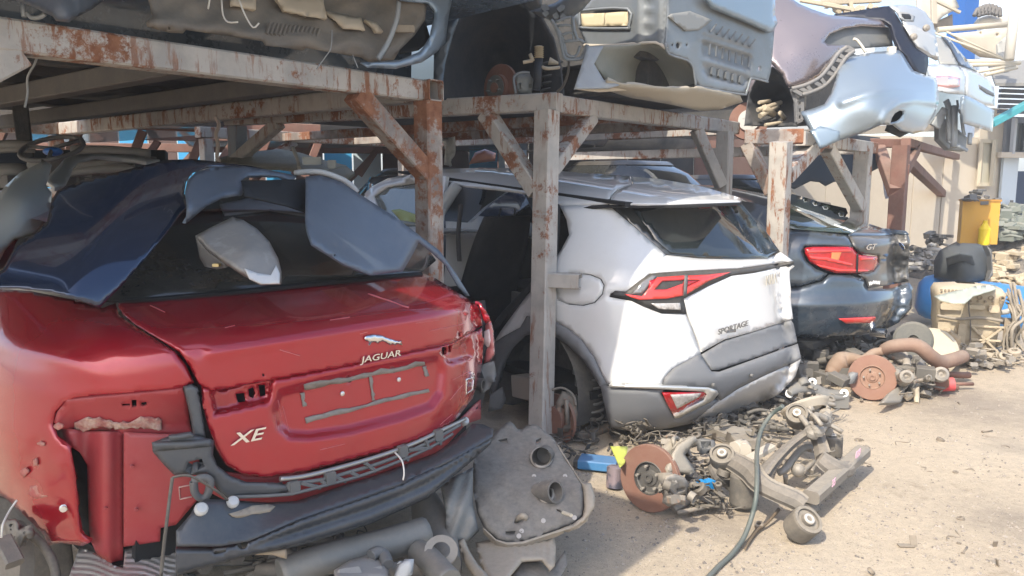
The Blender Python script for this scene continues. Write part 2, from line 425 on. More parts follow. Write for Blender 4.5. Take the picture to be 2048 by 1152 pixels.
# ------------------------------------------------------------------ ground
GOX, GOY = 0., 0.
def ground_mat():
    m = bpy.data.materials.new('sandy_concrete'); m.use_nodes = True; nt = m.node_tree; N = nt.nodes; L = nt.links; b = N['Principled BSDF']
    tc = N.new('ShaderNodeTexCoord')
    def noise(sc, det=8, rg=.6):
        n = N.new('ShaderNodeTexNoise'); n.inputs['Scale'].default_value = sc; n.inputs['Detail'].default_value = det; n.inputs['Roughness'].default_value = rg; L.new(tc.outputs['Object'], n.inputs['Vector']); return n.outputs[0]
    def ramp(src, stops):
        r = N.new('ShaderNodeValToRGB'); e = r.color_ramp.elements
        while len(e) < len(stops): e.new(.5)
        for q, (p, c) in zip(e, stops): q.position = p; q.color = (*c, 1)
        L.new(src, r.inputs[0]); return r.outputs[0]
    def mixc(f, a, c, mode='MIX'):
        x = N.new('ShaderNodeMix'); x.data_type = 'RGBA'; x.blend_type = mode
        if isinstance(f, float): x.inputs[0].default_value = f
        else: L.new(f, x.inputs[0])
        L.new(a, x.inputs[6]); L.new(c, x.inputs[7]); return x.outputs[2]
    a = ramp(noise(1.1), [(.30, (.41, .335, .25)), (.52, (.52, .43, .32)), (.72, (.60, .505, .385))])
    c = ramp(noise(26, 10, .75), [(.30, (.33, .275, .225)), (.55, (.53, .44, .325)), (.75, (.65, .55, .415))])
    d = mixc(.5, a, c)
    st = ramp(noise(3.4, 6, .7), [(.60, (1, 1, 1)), (.70, (.55, .52, .5))])
    d = mixc(.65, d, st, 'MULTIPLY')
    sp = ramp(noise(140, 3, .7), [(.33, (.42, .38, .35)), (.42, (1, 1, 1))])
    d = mixc(.8, d, sp, 'MULTIPLY')
    for sx, sy, sr, sa in ((3.2, 5.2, .75, .5), (2.3, 3.3, .35, .35), (4.6, 7.4, .8, .45), (.95, 3.35, .28, .35), (1.5, 2.6, .3, .25), (5.6, 6.4, .5, .35), (2.9, 4.3, .22, .4)):
        vm = N.new('ShaderNodeVectorMath'); vm.operation = 'DISTANCE'; L.new(tc.outputs['Object'], vm.inputs[0]); vm.inputs[1].default_value = (sx - GOX, sy - GOY, 0)
        ad = N.new('ShaderNodeMath'); ad.operation = 'MULTIPLY_ADD'; L.new(noise(5.5, 6, .7), ad.inputs[0]); ad.inputs[1].default_value = sr * 1.6; L.new(vm.outputs['Value'], ad.inputs[2])
        mr = N.new('ShaderNodeMapRange'); mr.inputs[1].default_value = sr * .9; mr.inputs[2].default_value = sr * 1.8; mr.inputs[3].default_value = sa; mr.inputs[4].default_value = 0; L.new(ad.outputs[0], mr.inputs[0])
        dk = N.new('ShaderNodeRGB'); dk.outputs[0].default_value = (.16, .135, .12, 1); d = mixc(mr.outputs[0], d, dk.outputs[0])
    L.new(d, b.inputs['Base Color']); b.inputs['Roughness'].default_value = .92; b.inputs['Specular IOR Level'].default_value = .25
    bn = N.new('ShaderNodeBump'); bn.inputs['Strength'].default_value = .55; bn.inputs['Distance'].default_value = .02
    L.new(noise(34, 12, .75), bn.inputs['Height']); L.new(bn.outputs[0], b.inputs['Normal'])
    return m
mb = MB()
rg = random.Random(3)
def gz(x, y): return .012 * math.sin(x * 1.7 + .4) * math.sin(y * 1.3) + .006 * math.sin(x * 5.1 + y * 3.3)
rows = []
xs = [-160, -60, -20, -8] + [-6 + .25 * i for i in range(65)] + [12, 20, 60, 160]
ys = [-160, -60, -20, -8] + [-2 + .25 * i for i in range(65)] + [18, 30, 80, 160]
for y in ys: rows.append([Vector((x, y, gz(x, y) if abs(x) < 11 and -3 < y < 15 else 0)) for x in xs])
mb.grid(rows); struct('ground', mb, ground_mat())
# loose grit: real little stones, uncountable
mb = MB(); rg = random.Random(11)
for i in range(3800):
    if i < 3000: px, py = rg.uniform(1120, 2048), rg.uniform(700, 1150)
    else: px, py = rg.uniform(1100, 2048), rg.uniform(860, 1150)
    p = G(px, py); r0 = rg.choice((.003, .004, .004, .005, .006, .009)) * rg.uniform(.7, 1.3)
    z = gz(p.x, p.y); a = rg.uniform(0, 6); v = []
    for k in range(4): v.append((p.x + math.cos(a + k * 1.57) * r0 * rg.uniform(.7, 1.4), p.y + math.sin(a + k * 1.57) * r0 * rg.uniform(.7, 1.3), z - .001))
    v.append((p.x, p.y, z + r0 * rg.uniform(.5, 1.0)))
    mb.add(v, [(0, 1, 4), (1, 2, 4), (2, 3, 4), (3, 0, 4)], False)
stuff('grit', mb, mat('grit_stone', (.36, .31, .26), .9, var=((.17, .15, .13), 30, .52, .06)), 'loose grit and small stones scattered over sandy ground', 'grit')

# ------------------------------------------------------------------ steel racks
def project(P):
    x, y, z = P[0], P[1], P[2] - EYE; d = y * _ct - z * _st
    return CX + F * x / d, CY - F * (y * _st + z * _ct) / d
def on_seg(P, Q, px):             # point of segment P-Q seen in image column px
    a, b = -.6, 1.6
    f = lambda t: project(P.lerp(Q, t))[0] - px
    fa = f(a)
    for _ in range(50):
        m = .5 * (a + b); fm = f(m)
        if (fm > 0) == (fa > 0): a = m
        else: b = m
    return P.lerp(Q, .5 * (a + b))
def on_vert(P, py):
    a, b = 0., 3.5
    for _ in range(50):
        m = .5 * (a + b)
        if project((P.x, P.y, m))[1] > py: a = m
        else: b = m
    return Vector((P.x, P.y, a))
RV = Vector((.632, .775, 0)); PV = Vector((-.775, .632, 0)); UP = Vector((0, 0, 1))
ZT = 2.04
class Rack:
    def __init__(s, name, label, group, loc, m=STEEL):
        s.root = thing(name, label, 'steel rack', loc, group); s.m = m
    def beam(s, a, b, along='r', h=.105, w=.105, hollow=0, z=ZT, m=None):      # a, b: pixels of the visible face's top edge
        A = G(a[0], a[1], z) if len(a) == 2 else W(*a); B = G(b[0], b[1], z) if len(b) == 2 else W(*b)
        dv = (B - A).normalized(); inn = dv.cross(UP); 
        if inn.dot(A - Vector((0, 0, EYE))) < 0: inn = -inn
        o = inn * w / 2 - UP * h / 2
        s.last = (A, B)
        MB().beam(A + o, B + o, w, h, hollow=hollow, ch=.008).obj('beam', m or s.m, s.root); return A, B
    def post(s, x, ytop, ybase=None, w=.11, ztop=ZT - .11, m=None, base=None):
        t = G(x, ytop, ztop); b = base or (G(ybase[0], ybase[1]) if ybase else Vector((t.x, t.y, 0)))
        o = (RV + PV) * w / 2; b = b.copy(); b.z = 0
        MB().beam(b + o, t + o, w, w, up=PV, ch=.007).obj('post', m or s.m, s.root)
        MB().box(b + o + UP * .006, w * 1.9, w * 1.9, .012, Matrix((RV, PV, UP)).transposed()).obj('foot_plate', m or s.m, s.root)
        return t, b
    def brace(s, A, B, w=.085, up=UP, m=None, t=None): MB().beam(A, B, w, t or w, up=up, ch=.007).obj('brace', m or s.m, s.root)

# near rack, over the red car
g = 'steel racks along the row of cars'
k = Rack('storage_rack', 'rusty painted steel rack over the red car, with long near beam', g, G(855, 600, .6) * 1)
k.root.location.z = 0
A, B = k.beam((-160, 8), (856, 160))
t, b = k.post(855, 200, ztop=1.935, m=STEEL2)
hb = Vector((t.x, t.y, ZT - .0525))
MB().beam(hb + RV * .055 - PV * .01, hb + RV * .055 + PV * 4.6, .105, .105, hollow=2, ch=.008).obj('beam', STEEL, k.root)
q = on_seg(A, B, 722) + PV * .052 - UP * .10; e = on_vert(b, 345) + PV * .052 + RV * .03
k.brace(q, e, .095, m=STEEL2)
q = on_seg(A, B, 40) + PV * .052 - UP * .10
k.brace(q, Vector((q.x - .55, q.y - .62, q.z - .55)), .1)
# far side of the same rack
fa = A + PV * 4.6; fb = B + PV * 4.6
MB().beam(fa - UP * .05, fb - UP * .05, .105, .105).obj('beam', STEEL2, k.root)
for tt in (.25, .98):
    q = fa.lerp(fb, tt); MB().beam((q.x, q.y, 0), (q.x, q.y, ZT - .11), .1, .1, up=PV).obj('post', STEEL2, k.root)
for tt in (.42, .72):
    q = A.lerp(B, tt); MB().beam(q + PV * .1 - UP * .05, q + PV * 4.6 - UP * .05, .09, .09).obj('cross_beam', mat('dark_steel', (.07, .068, .066), .7, dust=.25), k.root)  # darker than the rest of the rack

# middle rack, over the white car
k = Rack('storage_rack', 'pale grey steel rack with welded stub standing over the white car', g, Vector((G(1085, 892).x, G(1085, 892).y, 0)))
A, B = k.beam((1124, 190), (1480, 244))
t, b = k.post(1098, 220, (1085, 893), w=.112)
A2, B2 = k.beam((1112, 184), (446, 221), 'p')
on = on_seg(A2, B2, 962) + RV * .05 - UP * .10; e = on_vert(t.lerp(b, .22), 385) + PV * .11 + RV * .05
k.brace(on, e + Vector((0, 0, 0)), .095)
q = on_seg(A, B, 1196) + PV * .05 - UP * .10; e = on_vert(t.lerp(b, .15), 338) + RV * .1 + PV * .05
k.brace(q, e, .085)
t2, b2 = k.post(1458, 262)
q = on_seg(A, B, 1405) + PV * .05 - UP * .10; e = on_vert(b2, 372) + PV * .05
k.brace(q, e, .085)
# welded stub on the near post
s0 = on_vert(t.lerp(b, .52), 562) + RV * .05 + PV * .05; sd = (-PV + RV * .35).normalized()
MB().beam(s0 - sd * -.03, s0 + sd * .22, .085, .085, hollow=1).obj('stub', STEEL, k.root)
# rear post and brace seen in the gap
q = B2 + RV * .05; MB().beam((q.x + .05, q.y, 0), (q.x + .05, q.y, ZT - .11), .105, .105, up=PV).obj('post', mat('blue_grey_steel', (.25, .28, .31), .6, rust=(.3, 3)), k.root)
k.brace(on_seg(A2, B2, 545) + RV * .05 - UP * .1, on_vert(q + (A2 - B2).normalized() * .02, 325), .08)
fa = A + PV * 4.2; fb = B + PV * 4.2
MB().beam(fa - UP * .05, fb - UP * .05, .1, .1).obj('beam', STEEL, k.root)
for tt in (.03, .98):
    q = fa.lerp(fb, tt); MB().beam((q.x, q.y, 0), (q.x, q.y, ZT - .11), .1, .1, up=PV).obj('post', STEEL, k.root)
MB().beam(B + RV * .05 - UP * .055 + PV * .12, B + RV * .05 - UP * .055 + PV * 4.2, .1, .1).obj('beam', STEEL, k.root)
for tt in (.35, .7):
    q = A.lerp(B, tt); MB().beam(q + PV * .11 - UP * .06, q + PV * 4.15 - UP * .06, .08, .08).obj('cross_beam', STEEL2, k.root)
k.brace(fa.lerp(fb, .4) - UP * .1, Vector((fa.x, fa.y, ZT - .7)), .08)

# third rack, over the dark blue car
k = Rack('storage_rack', 'rust streaked steel rack with wide near post over the dark blue car', g, Vector((G(1570, 600).x, G(1570, 600).y, 0)))
A2, B2 = k.beam((1608, 257), (1490, 259), 'p', m=STEEL2, z=1.90)
t = W(1574, 280, 5.6); t, b = k.post(1574, 282, w=.125, ztop=1.80, base=Vector((W(1562, 600, 5.62).x, W(1562, 600, 5.62).y, 0)))
A, B = k.beam((1612, 262), (1757, 285), z=1.90)
k.brace(on_seg(A2, B2, 1490) + RV * .06 - UP * .1, on_vert(b, 385) + PV * .1, .09, m=STEEL2)
k.brace(on_seg(A, B, 1650) + PV * .05 - UP * .05, on_vert(b, 350) + RV * .12 + PV * .06, .12)
t2, b2 = k.post(1738, 302, w=.13, ztop=1.79)
k.brace(on_seg(A, B, 1668) + PV * .05 - UP * .1, on_vert(b2, 415) + PV * .05, .1)
MB().beam(B + RV * .05 - UP * .055 + PV * .12, B + RV * .05 - UP * .055 + PV * 4., .1, .1).obj('beam', STEEL, k.root)
q = t2 + PV * 4; MB().beam((q.x, q.y, 0), q, .11, .11, up=PV).obj('post', STEEL, k.root)

# red oxide rack at the end of the row
k = Rack('storage_rack', 'dark red oxide steel rack at the far end of the row', g, Vector((G(1812, 560).x, G(1812, 560).y, 0)), OXIDE)
A, B = k.beam((1822, 276), (1920, 308))
A2, B2 = k.beam((1826, 278), (1700, 276), 'p')
t, b = k.post(1815, 290, w=.16)
t2, b2 = k.post(1903, 322, w=.2)
k.brace(on_seg(A, B, 1840) + PV * .05 - UP * .1, on_vert(b, 340) + PV * .05 + RV * .1, .12)
k.brace(on_seg(A, B, 1848) + PV * .3 - UP * .12, on_vert(b2, 395) + PV * .05, .13)
k.brace(on_seg(A2, B2, 1757) + RV * .05 - UP * .12, on_vert(b, 385) + PV * .1, .12)
# ------------------------------------------------------------------ white car
SV = Frame(1.39, 4.63, -.16, 40, 3)
def sm(tab, z):
    t = np.array(tab, float); return .5 * np.interp(z - .03, t[:, 0], t[:, 1]) + .5 * np.interp(z + .03, t[:, 0], t[:, 1])
SW = [(0, .84), (.3, .90), (.6, .935), (.9, .935), (1.05, .925), (1.2, .88), (1.5, .72), (1.7, .60)]
SY = [(0, .24), (.22, .14), (.36, .02), (.5, -.03), (.60, -.02), (.68, .05), (.95, .10), (1.14, .13), (1.2, .20), (1.4, .40), (1.52, .50), (1.7, .60)]
def fsuv(x, y, z):
    w = sm(SW, z); yr = sm(SY, z); a = 1.0; n = 3.4
    return ((np.abs(x) / w) ** n + (np.clip(yr + a - y, 0, None) / a) ** n) ** (1 / n) - 1
SS = SV.surf(fsuv, 3.6, 7.5)
root = thing('suv', 'white hatchback suv with its left rear door and wheel missing', 'car', SV.w(0, 0, .16) * 1); root.location.z = 0
def K(pts, ox, oy, s): return [(ox + a / s, oy + b / s) for a, b in pts]
C1 = lambda *p: K(p, 1100, 330, 2.0217)
# body side and rear quarter in one pressed panel
quarter = [(1064, 577), (1090, 545), (1122, 500), (1138, 470), (1133, 440), (1120, 412), (1216, 408), (1298, 479), (1332, 510), (1300, 546), (1264, 583), (1221, 586), (1219, 594), (1263, 602), (1288, 613), (1323, 627), (1371, 628), (1383, 655), (1402, 707), (1345, 737), (1328, 757), (1324, 770), (1216, 769), (1205, 750), (1190, 716), (1165, 681), (1135, 656), (1106, 641), (1080, 634), (1053, 632), (1040, 655), (1008, 672), (988, 685), (1000, 664), (1030, 623)]
flap = [(1118, 549), (1150, 546), (1180, 548), (1202, 557), (1209, 570), (1206, 588), (1190, 606), (1165, 612), (1135, 609), (1114, 600), (1109, 575)]
MB().sheet(quarter, SS, .02, 10, holes=[flap], curl=.005, cw=4).obj('rear_quarter_panel', WHITE, root)
flp = [(1163 + (x - 1163) * .965, 579 + (y - 579) * .95) for x, y in flap]
MB().sheet(flp, SS, .012, 8, proud=0, curl=.006, cw=4).obj('fuel_flap', WHITE, root)
MB().sheet([(1100, 535), (1220, 535), (1220, 625), (1100, 625)], SS, .004, 20, proud=-.035).obj('fuel_flap_recess', SEAM, root)
# tailgate skin
gate = C1((472, 364), (600, 378), (760, 382), (880, 379), (932, 352), (985, 388), (984, 402), (965, 420), (975, 560), (983, 624), (820, 676), (705, 708), (612, 760), (596, 716), (565, 640), (552, 606), (541, 541), (700, 460), (985, 404), (984, 392), (760, 419), (560, 428), (400, 440), (432, 380))
MB().sheet(C1((472, 364), (600, 378), (760, 382), (880, 379), (932, 352), (985, 388), (760, 418), (560, 427), (400, 439), (432, 385)), SS, .02, 9, curl=.005, cw=4, proud=.004).obj('tailgate_upper', WHITE, root)
MB().sheet(C1((541, 541), (640, 490), (735, 448), (820, 436), (983, 404), (968, 425), (975, 560), (983, 622), (820, 674), (705, 706), (614, 756), (600, 716), (570, 640), (556, 606)), SS, .02, 9, curl=.005, cw=4, proud=.004).obj('tailgate_skin', WHITE, root)
# glass
gl = MB().sheet(C1((236, 162), (610, 152), (770, 150), (850, 240), (930, 350), (880, 378), (760, 381), (600, 377), (470, 362), (400, 300)), SS, .006, 10, proud=-.004).obj('rear_window', GLASS, root)
MB().sheet(C1((330, 172), (772, 156), (845, 245), (916, 347), (878, 371), (740, 374), (490, 357), (425, 300)), SS, .002, 12, proud=.003).obj('tinted_pane', mat('blue_tint_glass', (.010, .018, .022), .05, 0, .5, dust=.04, spec=.6), gl)
MB().sheet(C1((610, 150), (768, 146), (770, 158), (612, 160)), SS, .01, 6, proud=.02).obj('high_brake_light', REDL, root)
# spoiler and roof
spo = C1((232, 157), (250, 118), (272, 96), (400, 70), (540, 78), (680, 105), (785, 136), (770, 146), (610, 150), (400, 156))
def froof(x, y, z): return z - (1.555 + .10 * np.clip((y - .35) / 1.9, 0, 1) ** .75 - .07 * (np.abs(x) / .62) ** 2.2 - .05 * np.clip((y - 2.6) / 1, 0, 2) ** 2 )
# roof: one smooth crown, traced on it
def fcrown(x, y, z):
    zr = 1.575 + .10 * np.clip((y - .4) / 1.7, 0, 1) ** .7 - .06 * np.clip(y - 2.5, 0, None) ** 2 - .10 * np.clip(.45 - y, 0, None)
    zb = 1.30; n = 2.5; w = .78 - .03 * np.clip((y - 2) / 1.5, 0, 1)
    return (((np.abs(x) / w) ** n + (np.clip(z - zb, 0, None) / np.maximum(zr - zb, .05)) ** n) ** (1 / n) - 1) * .5
CRW = SV.surf(fcrown, 3.8, 8.5, 200)
MB().sheet([(728, 388), (745, 372), (775, 357), (820, 347), (880, 339), (960, 335), (1050, 337), (1120, 342), (1180, 347), (1260, 352), (1262, 368), (1236, 377), (1222, 390), (1217, 406), (1122, 411), (1085, 394), (1040, 384), (990, 378), (930, 372), (892, 360), (850, 354), (800, 360), (760, 371)], CRW, .012, 8, curl=.008, cw=4).obj('roof', WHITE, root)
MB().sheet([(1219, 407), (1224, 391), (1238, 379), (1264, 369), (1264, 353), (1320, 358), (1397, 371), (1450, 386), (1487, 398), (1480, 404), (1402, 406), (1300, 409)], CRW, .012, 7, curl=.010, cw=4, proud=.004).obj('spoiler', WHITE, root)
MB().sheet([(1122, 412), (1217, 407), (1402, 405), (1482, 402), (1484, 406), (1402, 411), (1217, 413), (1124, 418)], CRW, .012, 6, proud=-.03).obj('spoiler_edge', SEAM, root)
rows = []
for i in range(20):
    y = .50 + i * .135; rows.append([SV.w(x, y, 1.535 + .09 * min(max((y - .4) / 1.7, 0), 1) ** .7 - .04 * (abs(x) / .6) ** 2 - .06 * max(0, (y - 2.5)) ** 2) for x in np.linspace(-.58, .66, 15)])
MB().grid(rows).obj('roof_inner', WHITE, root)
# cant rail, pillars and door frame on the open side
def side(y, z, x=None):
    w = float(sm(SW, z)); return SV.w(-(w if x is None else x), y, z)
MB().tube([side(2.05, 1.56), side(2.12, 1.3), side(2.08, 1.05), side(2.0, .6), side(1.98, .35)], [.05, .055, .07, .08, .07], 10, flat=.6).obj('centre_pillar', mat('grey_pillar_paint', (.5, .52, .53), .4, 0, .4, dust=.2), root)
MB().tube([side(.95, 1.49), side(.85, 1.33), side(.80, 1.15), side(.95, .98), side(1.2, .75), side(1.4, .5), side(1.5, .36)], .022, 8).obj('door_seal', SEAM, root)
MB().tube([side(1.5, .36), side(2.6, .33), side(3.6, .33)], [.07, .07, .07], 10, flat=.8).obj('sill', WHITE, root)
# dark cabin shell behind the openings
rows = []
for y in (.42, .9, 1.6, 2.4, 3.1, 3.8):
    row = []
    for k_ in range(13):
        a = math.pi * k_ / 12; row.append(SV.w(-.80 * math.cos(a) * (1 if y > .5 else .8), y, .45 + 1.0 * math.sin(a) ** .6 - .5 * max(0, y - 3.0) ** 1.2))
    rows.append(row)
cab = MB(); 
fl = [SV.w(-.8, .5, .42), SV.w(.8, .5, .42), SV.w(.8, 3.9, .35), SV.w(-.8, 3.9, .35)]; cab.prism(fl, (0, 0, -.05))
cab.prism([SV.w(.78, .4, .4), SV.w(.78, 3.6, .4), SV.w(.80, 3.6, 1.0), SV.w(.80, .4, 1.0)], SV.w(1, 0, 0) * .03 - SV.w(0, 0, 0) * .03)
cab.prism([SV.w(-.6, .5, 1.52), SV.w(.6, .5, 1.52), SV.w(.6, 3.0, 1.60), SV.w(-.6, 3.0, 1.60)], (0, 0, .02))
cab.obj('cabin_lining', DARK, root)
SEAT = mat('black_seat_cloth', (.018, .019, .021), .85, dust=.12, bump=(50, .2, .004))
def seat(x0, y0, wd, tilt=12):
    b = MB(); rows = []
    for i in range(9):
        t = i / 8; z = .72 + .62 * t; hw = wd * (.5 - .10 * t ** 3); row = []
        for k_ in range(17):
            a = 2 * math.pi * k_ / 16; th = .085 - .03 * t
            row.append(SV.w(x0 + hw * math.copysign(abs(math.cos(a)) ** .5, math.cos(a)), y0 - .22 * t + th * math.copysign(abs(math.sin(a)) ** .6, math.sin(a)), z + (.05 if i == 8 else 0) * 0))
        rows.append(row)
    b.grid(rows); b.add(rows[-1][:-1], [tuple(range(16))], True)
    b.box(SV.w(x0, y0 + .25, .62), wd, .5, .16, Matrix(SV.R.tolist()))
    for s in (-.07, .07): b.tube([SV.w(x0 + s, y0 - .20, 1.32), SV.w(x0 + s, y0 - .22, 1.40)], .006, 6, 1)
    return b
seat(-.38, 2.05, .52).obj('front_seat', SEAT, root); seat(.38, 2.05, .52).obj('front_seat', SEAT, root)
b = seat(-.36, 1.0, .6); b.obj('rear_seat', SEAT, root)
MB().tube([side(1.98, 1.42, .70), side(1.95, 1.2, .74), side(1.90, 1.02, .76)], .022, 6, flat=.3).obj('seat_belt', mat('belt_web', (.09, .08, .075), .8), root)
# front door with its window
fd = [(733, 382), (760, 367), (800, 358), (850, 352), (892, 352), (884, 420), (878, 500), (866, 640), (760, 640), (700, 470)]
fdd = lambda px, py: np.array([SV.d(a, b_, x=-(.93 - .26 * max(0, min(1, (470 - b_) / 110)))) for a, b_ in zip(px, py)])
MB().sheet(fd, fdd, .03, 14, holes=[[(748, 392), (775, 374), (830, 366), (872, 362), (866, 420), (862, 452), (770, 455)]]).obj('front_door', WHITE, root)
MB().sheet([(748, 392), (775, 374), (830, 366), (872, 362), (866, 420), (862, 452), (770, 455)], fdd, .004, 14, proud=-.02).obj('door_window', mat('side_glass', (.12, .16, .17), .06, 0, .8, dust=.2), root)
MB().sheet([(782, 420), (800, 418), (835, 430), (838, 446), (800, 440)], fdd, .002, 10, proud=-.012).obj('window_reflection', mat('yellow_green_reflection', (.45, .5, .2), .6), root)  # reflection in the door glass put in as a coloured sheet
# tail light cluster
tl = MB().sheet(C1((240, 530), (262, 508), (306, 512), (348, 478), (402, 440), (560, 428), (760, 419), (985, 389), (985, 402), (820, 437), (735, 447), (640, 490), (541, 540), (552, 602), (450, 598), (380, 572), (328, 546), (285, 538)), SS, .03, 8, proud=.012, curl=.01, cw=4).obj('tail_light', PLAST, root)
for pl in (((300, 521), (372, 531), (398, 500), (434, 454), (548, 446), (545, 463), (455, 466), (420, 505), (470, 505), (541, 478), (540, 528), (470, 541), (360, 545), (330, 535)), ((560, 447), (640, 443), (735, 432), (640, 470), (552, 524), (552, 494), (610, 466), (556, 464))):
    MB().sheet(C1(*pl), SS, .006, 5, proud=.022).obj('red_lens', REDL2, tl)
MB().sheet(C1((402, 468), (430, 459), (545, 465), (455, 470), (424, 504), (470, 503), (540, 480), (541, 470), (553, 470), (600, 468), (552, 492), (548, 476), (470, 512), (395, 520)), SS, .004, 5, proud=.019).obj('dark_red_lens', REDL, tl)
MB().sheet(C1((545, 446), (558, 446), (553, 528), (541, 528)), SS, .006, 5, proud=.026).obj('lens_divider', PLASTG, tl)
MB().sheet(C1((408, 560), (526, 558), (530, 586), (440, 582)), SS, .006, 5, proud=.024).obj('reversing_lamp', CLEAR, tl)
MB().sheet(C1((366, 478), (412, 445), (430, 448), (395, 492), (372, 520), (330, 522)), SS, .006, 5, proud=.018).obj('side_lens', mat('smoked_lens', (.2, .19, .19), .08, 0, 1.0), tl)
# lower cladding, bumper, trim
MB().sheet(C1((612, 766), (705, 711), (800, 682), (975, 627), (985, 642), (1000, 714), (850, 772), (680, 829), (655, 829)), SS, .02, 9, curl=.006, cw=4).obj('tailgate_cladding', CLAD, root)
MB().sheet(C1((455, 893), (462, 860), (500, 820), (608, 763), (652, 834), (684, 836), (1002, 722), (1016, 780), (985, 800), (870, 850), (760, 905), (690, 955), (672, 915), (640, 898)), SS, .03, 9, curl=.010, cw=5, proud=.012).obj('bumper_cladding', CLAD, root)
MB().sheet(C1((576, 1046), (640, 990), (692, 952), (762, 905), (870, 851), (985, 801), (1014, 786), (992, 855), (925, 928), (800, 988), (690, 1024)), SS, .03, 9, curl=.014, cw=6, proud=.02).obj('skid_plate', SKID, root)
MB().sheet(C1((202, 888), (300, 902), (460, 908), (452, 925), (505, 1022), (520, 1024), (660, 952), (692, 955), (574, 1046), (450, 1070), (300, 1073), (242, 1062), (222, 980)), SS, .03, 9, curl=.014, cw=6, proud=.008).obj('bumper_corner', CLAD, root)
ch = C1((238, 888), (440, 892), (640, 899), (676, 912), (682, 925), (660, 952), (522, 1023), (505, 1025), (500, 1012), (622, 950), (634, 928), (622, 917), (440, 906), (238, 899))
MB().sheet(ch, SS, .03, 7, proud=.03, curl=.008, cw=4).obj('bright_trim', mat('bright_satin_trim', (.72, .71, .68), .3, .6, .3), root)
rf = MB().sheet(C1((454, 922), (632, 918), (632, 934), (516, 1008), (500, 1014), (470, 960)), SS, .01, 6, proud=.018).obj('bumper_reflector', REDL, root)
MB().sheet(C1((488, 930), (612, 924), (604, 938), (514, 986)), SS, .006, 5, proud=.026).obj('clear_lens', CLEAR, rf)
def orient(car, S, px, py, dx=14, dy=14):
    d = S(np.array([px, px + dx, px]), np.array([py, py, py - dy])); p = W(px, py, d[0]); u = W(px + dx, py, d[1]) - p; v = W(px, py - dy, d[2]) - p
    n = u.cross(v).normalized(); return p + n * 0, u, v, n
def sensor(px, py, r, m, par, S, prd=.03):
    p, u, v, n = orient(None, S, px, py); MB().lathe([(r, 0), (r, .012), (r * .8, .016), (0, .016)], p + n * (prd - .01), n, 16).obj('parking_sensor', m, par)
sensor(1422, 769, .012, PLASTG, root, SS, .022); sensor(1498, 750, .011, PLASTG, root, SS, .022)
p, u, v, n = orient(None, SS, 1461, 660); u2 = (W(1490, 651, SS(np.array([1490.]), np.array([651.]))[0]) - p)
text('SPORTAGE', p + n * .020, u2, v, .046, .002, .2, 1.4).obj('model_lettering', mat('dark_chrome', (.25, .24, .23), .3, .9), root)
p, u, v, n = orient(None, SS, 1462, 665)
bm_ = MB(); bm_.sheet(K(((712, 668), (752, 662), (752, 675), (712, 680)), 1100, 330, 2.0217), SS, .003, 5, proud=.008); bm_.obj('badge_bar', mat('badge_grey', (.3, .28, .26), .4, .6), root)
p, u, v, n = orient(None, SS, 1540, 568); u2 = W(1566, 562, SS(np.array([1566.]), np.array([562.]))[0]) - p
text('KИΛ', p + n * .012, u2, v, .085, .0012, .0, 1.25).obj('glue_residue', mat('glue_residue', (.55, .50, .40), .7), root)
# wheel arch: cladding band, liner, strut, spring, disc
arch_o = [(988, 685), (1008, 672), (1040, 655), (1053, 631), (1080, 633), (1106, 640), (1135, 655), (1165, 680), (1190, 715), (1205, 750), (1216, 770), (1202, 772), (1199, 772), (1168, 722), (1135, 690), (1108, 672), (1080, 664), (1050, 672), (1022, 700), (1005, 730), (990, 790), (978, 790), (980, 735)]
MB().sheet(arch_o, SS, .05, 9, proud=.012, curl=.02, cw=6).obj('arch_cladding', CLAD, root)
wc = SV.w(-.93, .93, .36); ax = (SV.w(1, 0, 0) - SV.w(0, 0, 0)).normalized(); vu = (SV.w(0, 0, 1) - SV.w(0, 0, 0)).normalized()
ln = MB(); ln.lathe([(.425, .03), (.42, .12), (.40, .34), (.33, .36), (.0, .37)], wc, ax, 28, sharp=False, arc=.62, a0=-math.pi * .62, up=vu); ln.obj('wheel_arch_liner', LINER, root)
MB().prism([SV.w(-.60, .4, .1), SV.w(-.60, 1.5, .1), SV.w(-.60, 1.5, .85), SV.w(-.60, .4, .85)], ax * .03).obj('inner_wing', LINER, root)
# back of the loadspace floor, exhaust box hidden mass
b = MB(); b.prism([SV.w(-.6, .15, .34), SV.w(.7, .15, .34), SV.w(.7, 3.4, .30), SV.w(-.6, 3.4, .30)], (0, 0, .1)); b.obj('floor_pan', DARK, root)
sp = W(1188, 800, 4.72); cl = MB(); pts = []
for i in range(90):
    a = i * 2 * math.pi / 15; pts.append(sp + vu * (-.15 + .30 * i / 89) + Vector((math.cos(a) * .058, math.sin(a) * .058, 0)))
cl.tube(pts, .0095, 7, 1); cl.obj('coil_spring', mat('spring_grey', (.10, .11, .12), .5, .3, dust=.3), root)
b = MB(); b.tube([W(1160, 735, 4.75), W(1158, 850, 4.7)], [.03, .03], 12, 1); b.lathe([(.045, 0), (.045, .05), (.04, .05), (.045, .06), (.045, .1), (.0, .1)], W(1160, 748, 4.72), vu, 14); b.obj('shock_absorber', mat('damper_grey', (.14, .16, .17), .5, .3, dust=.3), root)
b = MB(); 
cal = [(1112, 805), (1124, 782), (1140, 784), (1152, 800), (1156, 830), (1150, 862), (1122, 866), (1112, 842)]
b.sheet(cal, [(1130, 820, 4.52)], .05, 8, holes=[[(1122, 812), (1138, 806), (1142, 842), (1124, 846)]], curl=.02, cw=6)
b.tube([W(1133, 800, 4.5), W(1135, 850, 4.5)], .014, 8, 1); b.tube([W(1104, 780, 4.53), W(1125, 776, 4.52), W(1146, 790, 4.5), W(1152, 812, 4.5)], .008, 6); b.obj('brake_caliper', IRON, root)
hb_ = W(1112, 838, 4.58)
